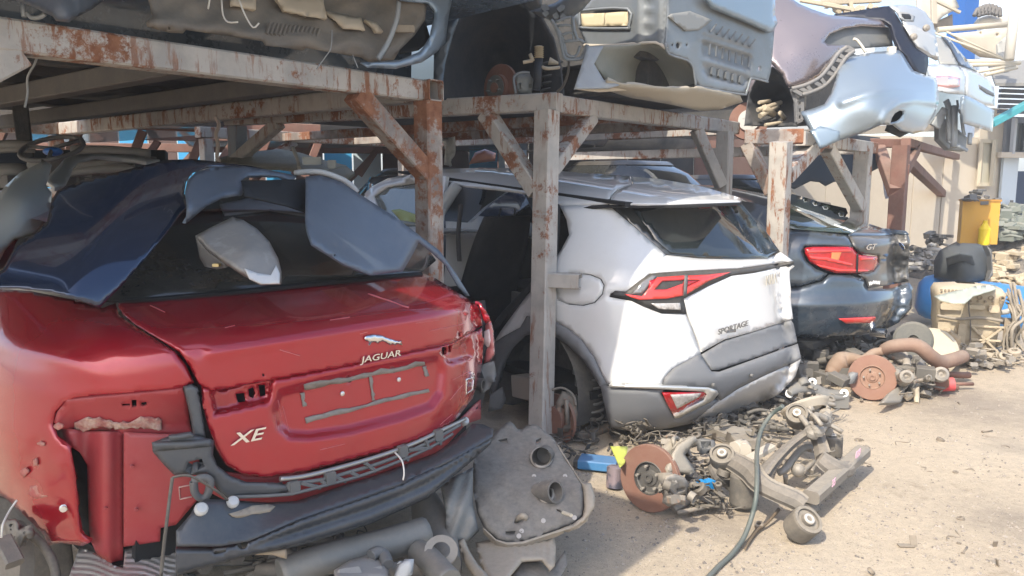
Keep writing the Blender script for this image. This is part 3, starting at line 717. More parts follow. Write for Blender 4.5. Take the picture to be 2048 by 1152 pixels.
MB().lathe([(.15, 0), (.15, .022), (.08, .022), (.08, -.03), (.03, -.03), (0, -.03)], hb_, ax, 36).obj('brake_disc', RUST, root)
MB().tube([W(1100, 860, 4.62), W(1160, 872, 4.68), W(1230, 850, 4.85)], [.03, .035, .03], 8).obj('trailing_arm', IRON, root)
b = MB(); b.sheet([(980, 790), (1005, 775), (1012, 800), (1003, 818), (976, 824)], [(990, 800, 4.9)], .04, 8); b.obj('jack_pad', PLASTG, root)
# block under the body in the arch
MB().beam(W(1040, 770, 5.0), W(1078, 778, 4.75), .12, .14).obj('chassis_rail', mat('dusty_member', (.35, .31, .27), .8, dust=.5), root)
MB().sheet([(985, 690), (1062, 640), (1062, 800), (1010, 815), (985, 780)], [(1020, 700, 5.35), (1060, 800, 5.3), (990, 780, 5.4)], .01, 15).obj('inner_liner', LINER, root)
# right-hand flank, mirrored shapes seen only from the side
fr = MB(); rows = []
for y in np.linspace(.25, 4.3, 22):
    row = []
    for z in np.linspace(.34, 1.14, 9):
        yr = float(sm(SY, z)); w = float(sm(SW, z)); t = max(0., (yr + 1 - y) / 1.0); x = w * (max(0, 1 - t ** 3.4)) ** (1 / 3.4) * (1 - .25 * max(0, (y - 3.6)) ** 2)
        row.append(SV.w(x - .004, y, z))
    rows.append(row)
fr.grid(rows); fr.obj('right_body_side', WHITE, root)
b = MB(); rows = []
for y in np.linspace(2.9, 4.35, 8):
    rows.append([SV.w(x, y, 1.10 - .06 * (y - 2.9) - .07 * (abs(x) / .8) ** 3 - .12 * max(0, y - 3.9)) for x in np.linspace(-.85, .85, 11)])
b.grid(rows); b.obj('bonnet', WHITE, root)
b = MB(); rows = []
for i, y in enumerate((2.75, 3.1, 3.45, 3.75)):
    t = i / 3; rows.append([SV.w(x * (1 + .15 * t), y, 1.60 - .48 * t ** 1.15 - .04 * (x / .6) ** 2) for x in np.linspace(-.6, .6, 9)])
b.grid(rows); b.obj('windscreen', GLASS, root)
for s in (-1, 1):
    MB().tube([SV.w(s * .62, 2.75, 1.58), SV.w(s * .70, 3.3, 1.38), SV.w(s * .80, 3.85, 1.10)], .03, 8).obj('windscreen_pillar', WHITE, root)
MB().tube([side(1.5, .36, -.9), side(3.6, .33, -.9)], .07, 10).obj('sill', WHITE, root)
for y in (1.25, 2.1): MB().tube([SV.w(.66, y, 1.55), SV.w(.78, y + .05, 1.3), SV.w(.9, y + .05, 1.08)], .035, 8).obj('right_pillar', WHITE, root)
b = MB(); rows = []
for y in (.75, 1.4, 2.1, 2.9): rows.append([SV.w(.905 - .27 * t, y, 1.10 + .45 * t) for t in np.linspace(0, 1, 4)])
b.grid(rows); b.obj('right_side_glass', GLASS, root)
# ------------------------------------------------------------------ red saloon
RC = Frame(-.478, 2.493, .038, 45)
RWD = [(0, .80), (.2, .85), (.45, .905), (.7, .93), (.9, .91), (1.0, .875), (1.1, .82), (1.3, .7)]
RYR = [(0, .2), (.3, .10), (.5, .045), (.65, .03), (.85, .035), (.95, .03), (1.03, .02), (1.10, .06)]
def fred(x, y, z):
    w = sm(RWD, z); yr = sm(RYR, z); a = .9; n = 2.7
    p = (((np.abs(x) / w) ** n + (np.clip(yr + a - y, 0, None) / a) ** n) ** (1 / n) - 1) * .85
    q = z - (1.035 + .21 * (y - .05) - .05 * (np.abs(x) / .7) ** 2.5 - .10 * np.clip((np.abs(x) - .66) / .25, 0, 2) ** 2)
    k = 40.0
    return np.log(np.exp(np.clip(k * p, -60, 60)) + np.exp(np.clip(k * q, -60, 60))) / k
RS = RC.surf(fred, 1.3, 5.0, 200)
def rd(px, py): return float(RS(np.array([float(px)]), np.array([float(py)]))[0])
root = thing('saloon_car', 'red saloon car with its rear bumper and left tail light stripped off', 'car', Vector((RC.w(0, .6, 0).x, RC.w(0, .6, 0).y, 0)))
C6 = lambda *p: K(p, 0, 680, 2.44)
C7 = lambda *p: K(p, 500, 500, 2.88)
C5 = lambda *p: K(p, 0, 280, 2.88)
quarter = [(-40, 575), (60, 582), (150, 600), (205, 616), (231, 606), (238, 630), (262, 648), (300, 672), (350, 702), (372, 730), (388, 765), (365, 777), (300, 784), (230, 790), (160, 796), (130, 806), (112, 824), (106, 848), (116, 872), (141, 892), (150, 940), (155, 990), (160, 1064), (182, 1084), (165, 1092), (123, 1086), (95, 1090), (90, 1073), (60, 1042), (16, 1000), (-40, 965)]
cre = [(-40, 672), (60, 690), (140, 716), (200, 742)]
def qb(px, py):
    Q = np.stack([px, py], 1); d = pdist(Q, cre + cre[::-1]); o = -.012 * np.exp(-(d / 26) ** 2) * np.clip((230 - px) / 120, 0, 1)
    for cx, cy, s_, a_ in ((60, 930, 22, .012), (90, 975, 18, -.010), (110, 1040, 25, .012), (30, 985, 15, .010), (75, 890, 14, .008), (120, 930, 16, -.008), (60, 1010, 14, -.008), (140, 1060, 14, .008)): o = o + a_ * np.exp(-((px - cx) ** 2 + (py - cy) ** 2) / s_ ** 2)
    return o
MB().sheet(quarter, RS, .012, 9, curl=.007, cw=4, bump=qb).obj('rear_quarter_panel', RED, root)
# lid: deck and lip
lip = [(236, 612), (240, 600), (300, 595), (480, 579), (640, 562), (800, 547), (842, 545), (870, 556), (900, 575), (935, 597), (953, 609), (961, 626), (965, 650), (910, 686), (830, 703), (722, 727), (604, 750), (500, 769), (424, 783), (396, 768), (380, 733), (357, 703), (308, 672), (268, 647), (246, 629)]
pk = [(436, 760), (560, 742), (612, 733), (622, 742), (604, 751)]
def lb(px, py):
    Q = np.stack([px, py], 1)
    d = pdist(Q, [(424, 706), (560, 682), (700, 657), (850, 630), (945, 612), (850, 630), (700, 657), (560, 682)])
    return -.008 * np.exp(-(d / 12) ** 2)
lid = MB().sheet(lip, RS, .014, 8, curl=.008, cw=4, bump=lb, proud=.004, holes=[[(524, 747), (528, 747), (529, 752), (525, 753)], [(917, 666), (921, 664), (921, 672), (917, 674)]]).obj('boot_lid_upper', RED, root)
rec = [(552, 776), (640, 752), (740, 728), (882, 704), (895, 740), (890, 790), (870, 822), (800, 846), (700, 872), (620, 884), (575, 882), (548, 858), (537, 822)]
lp = [(416, 782), (440, 772), (548, 755), (545, 790), (538, 806), (428, 832)]
rp = [(880, 700), (940, 668), (948, 716), (900, 730), (884, 722)]
def low_bump(px, py):
    Q = np.stack([px, py], 1); out = np.zeros(len(px))
    for poly, dep, wd in ((rec, .038, 22), (lp, .05, 9), (rp, .045, 8)):
        ins = insv(Q, poly); dd = pdist(Q, poly); t = np.clip(np.where(ins, dd, 0) / wd, 0, 1); out = np.maximum(out, dep * t * t * (3 - 2 * t))
    return out
lowp = [(402, 772), (430, 782), (500, 768), (604, 749), (722, 726), (830, 702), (905, 687), (945, 664), (964, 655), (966, 700), (962, 745), (945, 797), (910, 842), (862, 872), (800, 895), (700, 921), (610, 944), (530, 956), (484, 949), (452, 930), (432, 898), (414, 848), (404, 805)]
hl = [C6((1150, 262), (1192, 258), (1198, 300), (1160, 305)), C6((1212, 240), (1235, 230), (1246, 260), (1235, 285), (1216, 275)), C6((1262, 222), (1292, 218), (1296, 272), (1270, 276)), C7((1106, 560), (1132, 556), (1130, 600), (1108, 606)), C7((1142, 552), (1158, 548), (1158, 586), (1144, 590)),
      [(696, 757), (702, 756), (703, 764), (697, 766)], [(784, 738), (790, 737), (791, 745), (785, 746)]]
low = MB().sheet(lowp, RS, .012, 7, curl=.008, cw=4, bump=low_bump, holes=hl, proud=.002).obj('boot_lid_lower', RED, root)
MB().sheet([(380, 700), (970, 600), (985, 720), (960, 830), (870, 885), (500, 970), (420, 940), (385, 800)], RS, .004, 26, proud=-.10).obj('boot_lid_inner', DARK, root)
# glue strips left by the number plate frame
GLUE = mat('grey_glue', (.20, .18, .165), .9, bump=(60, .6, .004), var=((.3, .27, .24), 25, .5, .2))
rg = random.Random(5)
def strip(a, b, w, par, m, S, n=14, prd=.0, jit=.35, dep=None, name='glue_strip'):
    a = np.array(a, float); b = np.array(b, float); t = b - a; nn = np.array([-t[1], t[0]]) / np.hypot(*t); up = []; dn = []
    for i in range(n + 1):
        c = a + t * i / n; up.append(tuple(c + nn * w * (.5 + rg.uniform(-jit, jit) * .5))); dn.append(tuple(c - nn * w * (.5 + rg.uniform(-jit, jit))))
    MB().sheet(up + dn[::-1], S, .004, 6, proud=prd, bump=dep).obj(name, m, par)
strip((609, 776), (850, 727), 9, low, GLUE, RS, prd=.008, dep=low_bump); strip((612, 842), (858, 779), 8, low, GLUE, RS, prd=.008, dep=low_bump)
strip((604, 786), (609, 813), 7, low, GLUE, RS, 5, .008, dep=low_bump); strip((849, 733), (854, 753), 6, low, GLUE, RS, 5, .008, dep=low_bump); strip((741, 752), (748, 801), 5, low, GLUE, RS, 8, .008, dep=low_bump)
for x, y in ((684, 787), (797, 759)):
    d = float(RS(np.array([float(x)]), np.array([float(y)]))[0] + low_bump(np.array([float(x)]), np.array([float(y)]))[0]); n = (RC.w(0, -1, 0) - RC.w(0, 0, 0))
    MB().lathe([(.008, 0), (.008, .004), (.003, .006), (0, .006)], W(x, y, d - .004), n, 12).obj('plate_screw', ZINC, low)
# emblem and lettering
SCR = mat('paint_scratch', (.52, .14, .15), .6)
for a, b_, w_ in (((736, 587), (818, 615), 2.2), ((660, 640), (700, 634), 1.2), ((800, 650), (880, 640), 1.0), ((560, 700), (600, 712), 1.2), ((720, 668), (735, 664), 1.0), ((860, 662), (930, 648), 1.0), ((300, 610), (330, 624), 1.2), ((450, 655), (470, 650), 1.2)): strip(a, b_, w_, lid, SCR, RS, 6, .0065, .4, name='scratch')
for a, b_, w_ in (((556, 800), (566, 850), 1.4), ((565, 812), (578, 862), 1.1), ((550, 830), (556, 862), 1.1), ((640, 900), (690, 888), 1.0), ((900, 800), (925, 770), 1.2), ((880, 850), (905, 828), 1.2), ((905, 760), (940, 742), 1.0)): strip(a, b_, w_, low, SCR, RS, 6, .003, .4, dep=low_bump, name='scratch')
leap = C7((655, 508), (662, 496), (682, 489), (712, 486), (756, 490), (790, 504), (826, 516), (858, 526), (876, 521), (872, 534), (880, 549), (866, 546), (848, 540), (840, 550), (822, 544), (806, 548), (786, 535), (764, 526), (744, 534), (738, 541), (720, 531), (700, 534), (690, 549), (682, 548), (690, 530), (676, 527), (664, 523))
MB().sheet(leap, RS, .006, 4, proud=.016, curl=.006, cw=3).obj('leaping_cat_emblem', CHROME, lid)
p, u, v, n = orient(None, RS, 762, 716); u2 = W(806, 706, rd(806, 706)) - W(720, 722, rd(720, 722))
text('JAGUAR', W(762, 718, rd(762, 718) - .012), u2, v, .030, .003, .12, 1.5).obj('maker_lettering', CHROME, lid)
u2 = W(528, 872, rd(528, 872)) - W(460, 886, rd(460, 886)); p, u, v, n = orient(None, RS, 490, 880)
text('XE', W(493, 884, rd(493, 884) - .01), u2, v, .05, .003, .35, 1.5).obj('model_lettering', CHROME, low)
p, u, v, n = orient(None, RS, 942, 756, 6, 8)
text('2 t', W(944, 757, rd(944, 757) - .012), u, v, .04, .002, .2, 1.0).obj('engine_lettering', CHROME, low)
bx_ = MB(); bx_.sheet([(932, 758), (950, 752), (948, 780), (932, 790)], RS, .003, 4, proud=.008, holes=[[(935, 761), (947, 757), (945, 778), (935, 786)]]); bx_.obj('badge_frame', CHROME, low)
text('ZZ', W(940, 773, rd(940, 773) - .012), u, v, .024, .002, .2, 1.0).obj('badge_lettering', CHROME, low)
# lamp pocket and stripped corner panel, left
def pocket(px, py): return RS(px, py) + .075 * np.clip((np.minimum(py - 790 + (px - 230) * .1, 70)) / 70, 0, 1) * np.clip((px - 108) / 40, .2, 1)
MB().sheet([(134, 800), (162, 797), (230, 791), (300, 785), (365, 778), (374, 800), (380, 850), (386, 872), (320, 872), (250, 868), (176, 860), (122, 858), (108, 845), (114, 824)], pocket, .006, 9, holes=[C6((594, 312), (634, 310), (634, 322), (596, 324)), C6((642, 294), (666, 292), (666, 328), (644, 328)), C6((688, 306), (714, 302), (718, 316), (700, 325), (688, 320))]).obj('lamp_pocket', REDM, root)
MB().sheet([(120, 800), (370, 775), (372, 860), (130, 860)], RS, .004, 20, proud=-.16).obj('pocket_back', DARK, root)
SEALER = mat('seam_sealer', (.52, .36, .29), .85, bump=(70, .8, .006), var=((.36, .14, .12), 28, .5, .12))
up = []; dn = []
for i in range(26):
    t = i / 25; x = 148 + 175 * t; up.append((x, 840 - 6 * math.sin(t * 9) + rg.uniform(-3, 3) + 6 * abs(t - .5))); dn.append((x + rg.uniform(-4, 4), 858 + 3 * math.sin(t * 14) + rg.uniform(-3, 3)))
MB().sheet(up + dn[::-1], pocket, .006, 4, proud=.010, bump=lambda px, py: .003 * np.sin(px * .35 + py * .9) + .0025 * np.sin(py * 1.4 + px * .05)).obj('seam_sealer', SEALER, root)
for cx, cy, w_, h_ in ((82, 888, 8, 5), (75, 985, 20, 16), (48, 945, 8, 12), (118, 852, 12, 7), (70, 925, 5, 9)):
    pl = [(cx + w_ * math.cos(a) * rg.uniform(.6, 1.2), cy + h_ * math.sin(a) * rg.uniform(.6, 1.2)) for a in np.linspace(0, 6.28, 12)[:-1]]
    MB().sheet(pl, RS, .004, 5, proud=.0045).obj('bare_filler_patch', mat('filler_patch', (.40, .10, .09), .7, bump=(60, .5, .003), var=((.45, .25, .2), 40, .55, .1)), root)
def corner(px, py):
    d = RS(px, py); return d + .06 + .018 * np.cos((px - 176) / 70 * 2 * math.pi) * np.where(px < 250, 1, 0) + .0 * py
c1 = [(112, 850), (141, 858), (172, 862), (246, 864), (246, 1133), (228, 1129), (196, 1114), (182, 1084), (178, 1060), (176, 1000), (174, 930), (160, 905), (141, 893), (118, 874)]
MB().sheet(c1, corner, .005, 8, proud=-.0).obj('corner_panel', REDM, root)
c2 = [(247, 864), (318, 868), (386, 868), (400, 930), (430, 975), (395, 1000), (352, 1050), (321, 1056), (320, 1083), (247, 1094)]
MB().sheet(c2, lambda px, py: RS(px, py) + .055, .005, 9).obj('rear_panel', REDM, root)
MB().sheet([(425, 940), (500, 950), (620, 945), (760, 915), (890, 870), (950, 810), (962, 800), (962, 838), (930, 850), (880, 905), (740, 965), (590, 1010), (460, 1006), (420, 985)], lambda px, py: RS(px, py) + .05, .005, 12).obj('rear_valance', REDM, root)
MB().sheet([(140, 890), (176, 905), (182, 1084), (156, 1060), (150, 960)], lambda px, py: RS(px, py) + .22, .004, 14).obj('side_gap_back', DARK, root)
for x, y, r_ in ((127, 1016, .009), (264, 932, .005), (212, 1015, .005), (273, 1018, .005)):
    n = RC.w(-.3, -1, 0) - RC.w(0, 0, 0); MB().lathe([(r_ * 1.3, 0), (r_ * 1.3, .003), (r_, .004), (r_, .012), (0, .012)], W(x, y, rd(x, y) + (.045 if x > 200 else -.004)), n, 10).obj('stud', ZINC if r_ > .006 else REDM, root)
MB().sheet([(322, 1056), (352, 1050), (355, 1100), (322, 1100)], lambda px, py: RS(px, py) + .16, .004, 12).obj('rear_member', DARK, root)
# outline left where a sticker was
for a, b in (((358, 975), (384, 970)), ((358, 975), (360, 999)), ((360, 999), (384, 994))): strip(a, b, 1.6, root, mat('sticker_edge', (.62, .42, .38), .7), lambda px, py: RS(px, py) + .055, 3, .004, .1, name='sticker_outline')
# right tail light and its surround
rl = MB().sheet(C7((1342, 432), (1388, 408), (1400, 450), (1408, 520), (1411, 600), (1380, 646), (1342, 656), (1345, 560)), lambda px, py: np.array([RC.d(a, b, x=.895) for a, b in zip(px, py)]) * .35 + RS(px, py) * .65, .03, 5, curl=.03, cw=6).obj('tail_light', mat('faded_red_lens', (.50, .13, .13), .15, 0, 1.0), root)
MB().sheet(C7((1346, 470), (1376, 455), (1384, 520), (1376, 560), (1348, 560)), lambda px, py: np.array([RC.d(a, b, x=.895) for a, b in zip(px, py)]) * .35 + RS(px, py) * .65, .004, 5, proud=.012).obj('pale_lens', mat('pale_pink_lens', (.72, .52, .5), .12, 0, 1.0), rl)
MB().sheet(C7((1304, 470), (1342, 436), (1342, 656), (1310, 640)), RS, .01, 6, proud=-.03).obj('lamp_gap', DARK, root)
MB().sheet(C7((1296, 306), (1330, 312), (1360, 350), (1386, 405), (1360, 425), (1340, 400), (1322, 340)), RS, .01, 5, proud=.006, curl=.01, cw=4).obj('quarter_tip', RED, root)
MB().sheet(C7((1340, 660), (1405, 640), (1420, 720), (1380, 800), (1330, 830), (1318, 720)), RS, .02, 7, proud=-.05).obj('bumper_slide_bracket', PLASTG, root)
MB().lathe([(.028, 0), (.028, .02), (.018, .02), (.018, -.02)], W(958, 769, rd(958, 769) - .0), RC.w(.5, -1, 0) - RC.w(0, 0, 0), 14).obj('bracket_eye', PLAST, root)
# bracket, lattice and strip of the removed bumper
RBR = lambda px, py: RS(px, py)
BRK = mat('bracket_plastic', (.055, .065, .078), .45, dust=.18)
MB().sheet(C6((890, 222), (935, 215), (965, 230), (985, 330), (1005, 475), (945, 480), (925, 360)), RS, .02, 6, proud=.012, curl=.02, cw=5).obj('bumper_bracket_strut', BRK, root)
b = MB().sheet(C6((740, 500), (820, 470), (930, 455), (1010, 478), (1045, 490), (1040, 560), (1060, 610), (1120, 660), (1200, 692), (1330, 695), (1405, 705), (1432, 740), (1330, 760), (1100, 772), (1060, 730), (1010, 655), (960, 660), (850, 660), (800, 610), (748, 550)), RS, .03, 7, proud=.03, curl=.02, cw=5, holes=[C6((905, 635), (920, 595), (985, 580), (1000, 620), (930, 655))])
b.sheet(C6((820, 470), (930, 455), (950, 472), (832, 490)), RS, .02, 6, proud=.05); b.sheet(C6((740, 498), (1030, 482), (1035, 520), (745, 545)), RS, .02, 7, proud=.045, curl=.01, cw=4)
b.obj('bumper_bracket', BRK, root)
b = MB(); b.tube([W(x, y, rd(x, y) - .04) for x, y in C6((940, 690), (990, 670), (1025, 690), (1010, 760), (975, 770), (950, 740), (945, 690))], .012, 6); b.obj('bracket_clip', PLASTG, root)
lat = MB(); topl = [(575, 968), (640, 960), (700, 944), (760, 926), (820, 902), (880, 872), (920, 850)]; botl = [(470, 994), (560, 990), (600, 984), (660, 968), (720, 952), (790, 926), (860, 895), (905, 868)]
lat.tube([W(x, y, rd(x, y) - .02) for x, y in topl], .007, 6); lat.tube([W(x, y, rd(x, y) - .035) for x, y in botl], .006, 6)
for (x0, y0), (x1, y1) in (((575, 968), (584, 988)), ((640, 960), (655, 970)), ((655, 946), (690, 962)), ((700, 944), (716, 952)), ((730, 926), (750, 942)), ((800, 905), (815, 920)), ((815, 900), (860, 895)), ((870, 872), (880, 888)), ((600, 965), (640, 975)), ((850, 880), (856, 896))):
    lat.beam(W(x0, y0, rd(x0, y0) - .02), W(x1, y1, rd(x1, y1) - .03), .018, .012, ch=.002)
for x, y in ((588, 975), (660, 955), (805, 902), (876, 870)): lat.box(W(x, y, rd(x, y) - .025), .035, .02, .04, Matrix(RC.R.tolist()))
lat.obj('bumper_lattice', PLASTG, root)
MB().tube([W(x, y, rd(x, y) - .012) for x, y in ((560, 958), (620, 950), (739, 918), (820, 890), (880, 862), (930, 838))], .008, 8).obj('lid_seal_strip', mat('worn_bright_strip', (.42, .40, .37), .4, .7), root)
MB().tube([W(790, 905, 2.62), W(804, 922, 2.58), W(808, 945, 2.57), W(806, 960, 2.57)], .0028, 6).obj('loose_wire', WIRE, root)
MB().tube([W(345, 955, 2.13), W(340, 990, 2.12), W(334, 1040, 2.1), W(328, 1090, 2.1), W(322, 1152, 2.1)], .005, 6).obj('loose_cable', RUBBER, root)
MB().tube([W(345, 955, 2.13), W(380, 952, 2.14), W(430, 980, 2.2), W(455, 1000, 2.25)], .004, 6).obj('loose_cable', RUBBER, root)
# crash bar
topf = lambda px, py: np.array([RC.d(a, b_, z=.515 - .00 * a) for a, b_ in zip(px, py)])
def frontf(px, py):
    o = RC.surf(lambda x, y, z: -(y + .085 - .16 * x * x - .12 * (z - .44)), 1.2, 4.2, 120); return o(px, py)
bar = [(352, 1062), (381, 1028), (392, 1008), (412, 998), (451, 999), (533, 1005), (593, 1002), (700, 966), (739, 955), (871, 906), (918, 872), (945, 847), (965, 848), (987, 858), (985, 873), (930, 905), (886, 926), (798, 968), (700, 1003), (593, 1040), (499, 1082), (440, 1093), (352, 1093)]
fd2 = frontf
tf = tps([(352, 1092, fd2(np.array([352.]), np.array([1092.]))[0]), (499, 1082, fd2(np.array([499.]), np.array([1082.]))[0]), (593, 1040, fd2(np.array([593.]), np.array([1040.]))[0]), (700, 1003, fd2(np.array([700.]), np.array([1003.]))[0]), (798, 968, fd2(np.array([798.]), np.array([968.]))[0]), (886, 926, fd2(np.array([886.]), np.array([926.]))[0]), (985, 873, fd2(np.array([985.]), np.array([873.]))[0]),
          (392, 1008, RC.d(392, 1008, y=.02)), (451, 999, RC.d(451, 999, y=.04)), (593, 1002, RC.d(593, 1002, y=.03)), (739, 955, RC.d(739, 955, y=.02)), (871, 906, RC.d(871, 906, y=.05)), (945, 847, RC.d(945, 847, y=.12))])
cb = MB().sheet(bar, tf, .006, 9, curl=.004, cw=6).obj('crash_bar', BARM, root)
def gr(px, py):
    top = np.interp(px, [352, 440, 499, 593, 700, 798, 886, 985], [1093, 1093, 1082, 1040, 1003, 968, 926, 873]); bot = np.interp(px, [352, 505, 593, 739, 857, 940, 985], [1150, 1110, 1093, 1049, 996, 925, 885])
    t = (py - top) / np.maximum(bot - top, 1); return .022 * np.exp(-((t - .48) / .10) ** 2) * np.clip((px - 500) / 60, 0, 1) + .03 * np.clip((.10 - t) / .1, 0, 1) ** 2 + .02 * np.clip((t - .86) / .14, 0, 1) ** 2
hole = [(485 + 12 * math.cos(a), 1086 + 13 * math.sin(a)) for a in np.linspace(0, 6.28, 14)[:-1]]
MB().sheet([(352, 1093), (440, 1093), (499, 1082), (593, 1040), (700, 1003), (798, 968), (886, 926), (985, 873), (982, 888), (940, 925), (857, 996), (739, 1049), (593, 1093), (505, 1110), (430, 1130), (352, 1152)], frontf, .006, 7, bump=gr, holes=[hole, [(424, 1104), (430, 1098), (452, 1096), (452, 1104), (430, 1109)]]).obj('crash_bar_face', BARM, cb)
for x, y, r_ in ((402, 1019, .019), (465, 1005, .018), (929, 843, .017)):
    n = (RC.w(-.1, -.75, .65) - RC.w(0, 0, 0)); MB().lathe([(r_ * .7, -.02), (r_, 0), (r_, .008), (r_ * .75, .016), (0, .018)], W(x, y, float(tf(np.array([x]), np.array([y]))[0]) - .01), n, 14).obj('bolt_cap', mat('pale_cap', (.55, .55, .53), .5), cb)
MB().sheet(C6((1115, 848), (1160, 835), (1230, 808), (1310, 800), (1345, 812), (1320, 832), (1250, 845), (1190, 858), (1140, 860)), tf, .008, 6, proud=.006, bump=lambda px, py: .004 * np.sin(px * .8) * np.sin(py * .9)).obj('dried_mud', mat('dried_mud', (.40, .33, .25), .95, bump=(50, .8, .01)), cb)
# rear window, roof, flanks, hidden mass of the car
wf = RC.surf(lambda x, y, z: z - (1.115 + .40 * (y - .38) - .06 * (np.abs(x) / .6) ** 2), 1.8, 5.5, 160)
MB().sheet([(150, 600), (190, 560), (260, 470), (340, 400), (420, 368), (500, 360), (640, 362), (770, 430), (850, 490), (872, 520), (843, 544), (640, 562), (480, 579), (300, 595), (232, 602)], wf, .006, 16).obj('rear_window', mat('smoked_rear_glass', (.014, .018, .020), .12, 0, .5, dust=.10), root)
MB().sheet([(236, 601), (300, 594), (480, 578), (640, 561), (843, 543), (846, 549), (640, 567), (480, 584), (300, 599)], wf, .01, 8, proud=.012).obj('window_seal', SEAM, root)
MB().sheet([(440, 408), (520, 392), (616, 408), (616, 430), (540, 418), (450, 428)], wf, .01, 12, proud=.03).obj('loose_trim', mat('grey_felt_trim', (.13, .13, .14), .9), root)
b = MB(); rows = []
for y in np.linspace(.95, 2.6, 8): rows.append([RC.w(x, y, 1.37 + .03 * math.sin((y - .95) / 1.65 * math.pi) - .06 * (abs(x) / .55) ** 2.5) for x in np.linspace(-.56, .56, 9)])
b.grid(rows); b.obj('roof', RED, root)
b = MB(); rows = []
for y in np.linspace(.45, 4.3, 24):
    row = []
    for z in np.linspace(.22, 1.0, 8):
        w = float(sm(RWD, z)); t = max(0, (.935 - y) / .9); row.append(RC.w(w * (max(0, 1 - t ** 2.7)) ** (1 / 2.7) - .012, y, z))
    rows.append(row)
b.grid(rows); b.obj('right_body_side', RED, root)
b = MB(); rows = []
for y in np.linspace(1.35, 4.3, 16): rows.append([RC.w(-float(sm(RWD, z)) + .01, y, z) for z in np.linspace(.22, 1.0, 8)])
b.grid(rows); b.obj('left_body_side', RED, root)
for s in (1,): MB().tube([RC.w(s * .60, .62, 1.16), RC.w(s * .57, 1.1, 1.36), RC.w(s * .56, 1.9, 1.38), RC.w(s * .6, 2.7, 1.30), RC.w(s * .72, 3.4, 1.0)], .045, 8).obj('roof_pillar', RED, root)
b = MB(); rows = []
for y in np.linspace(2.6, 4.4, 8): rows.append([RC.w(x, y, (1.34 - .42 * min(1, (y - 2.6) / .8)) - .10 * max(0, y - 3.4) - .06 * (abs(x) / .8) ** 3) for x in np.linspace(-.82, .82, 9)])
b.grid(rows); b.obj('bonnet_and_screen', RED, root)
b = MB(); b.prism([RC.w(-.7, .35, .25), RC.w(.75, .35, .25), RC.w(.8, 4.2, .25), RC.w(-.8, 4.2, .25)], (0, 0, .06)); b.prism([RC.w(-.66, .3, .3), RC.w(.7, .3, .3), RC.w(.7, .3, .95), RC.w(-.6, .3, .95)], RC.w(0, .03, 0) - RC.w(0, 0, 0)); b.obj('boot_floor', DARK, root)

# ------------------------------------------------------------------ navy wing laid over the red car
root = thing('loose_wing', 'glossy navy blue car wing lying over the roof of the red car', 'car wing', W(330, 470, 2.6))
def FW(px, py):                    # two faces of the wing meeting in a soft crease
    t = np.clip(577 - py, -40, 300); p1 = 2.14 + .0011 * t + .0000058 * t * t; p2 = p1 + .0013 * (.868 * (px - 140) + .497 * (py - 590)); k = 60.
    d = np.log(np.exp(k * (p1 - 2.3)) + np.exp(k * (p2 - 2.3))) / k + 2.3
    return d + .0000072 * np.clip(px - 330, 0, None) ** 2
MB().sheet([(-40, 566), (5, 539), (31, 492), (63, 471), (94, 443), (104, 398), (115, 381), (167, 360), (243, 342), (295, 329), (330, 320), (382, 318), (434, 323), (503, 332), (590, 351), (556, 347), (480, 334), (420, 333), (385, 345), (372, 365), (368, 390), (374, 415), (361, 429), (333, 467), (299, 509), (243, 572), (200, 615), (156, 600), (104, 585), (35, 577), (-40, 577)], FW, .005, 7, curl=.006, cw=5).obj('outer_skin', NAVY, root)
INB = mat('wing_inner_primer', (.10, .135, .185), .45, .2, .15, dust=.1, var=((.08, .11, .155), 5, .5, .2))
MB().sheet(C5((1075, 390), (1064, 300), (1080, 230), (1130, 182), (1250, 152), (1400, 150), (1550, 172), (1712, 206), (1690, 232), (1560, 205), (1430, 206), (1388, 232), (1402, 300), (1394, 320), (1290, 330), (1190, 382), (1085, 470), (1068, 482)), [(375, 415, 2.40), (372, 350, 2.62), (440, 335, 2.85), (590, 355, 3.08), (480, 370, 2.72), (410, 400, 2.55), (375, 445, 2.42)], .012, 8, curl=.02, cw=5).obj('arch_flange', INB, root)
GP = poly([(611, 400, 2.78), (640, 350, 2.98), (740, 550, 2.80), (838, 485, 3.08), (940, 592, 3.28), (720, 400, 3.02), (720, 470, 2.9), (880, 505, 3.18)])
MB().sheet([(611, 353), (640, 350), (680, 362), (719, 388), (789, 433), (837, 469), (879, 501), (914, 550), (940, 592), (933, 592), (917, 574), (893, 533), (862, 505), (838, 485), (822, 515), (806, 543), (740, 551), (690, 530), (625, 488), (614, 460), (611, 436)], GP, .008, 10, holes=[[(668, 509), (671, 508), (671, 512), (668, 513)]], curl=.012, cw=6).obj('rear_web', INB, root)
MB().sheet([(484, 362), (540, 360), (612, 358), (613, 425), (575, 412), (490, 392)], GP, .004, 14, proud=-.10).obj('inner_web', DARK, root)
MB().tube([W(590, 346, 3.12), W(640, 344, 3.1), (W(690, 362, 3.14)), W(715, 385, 3.16)], .012, 6).obj('rib_edge', mat('pale_rib', (.4, .42, .43), .6, dust=.3), root)
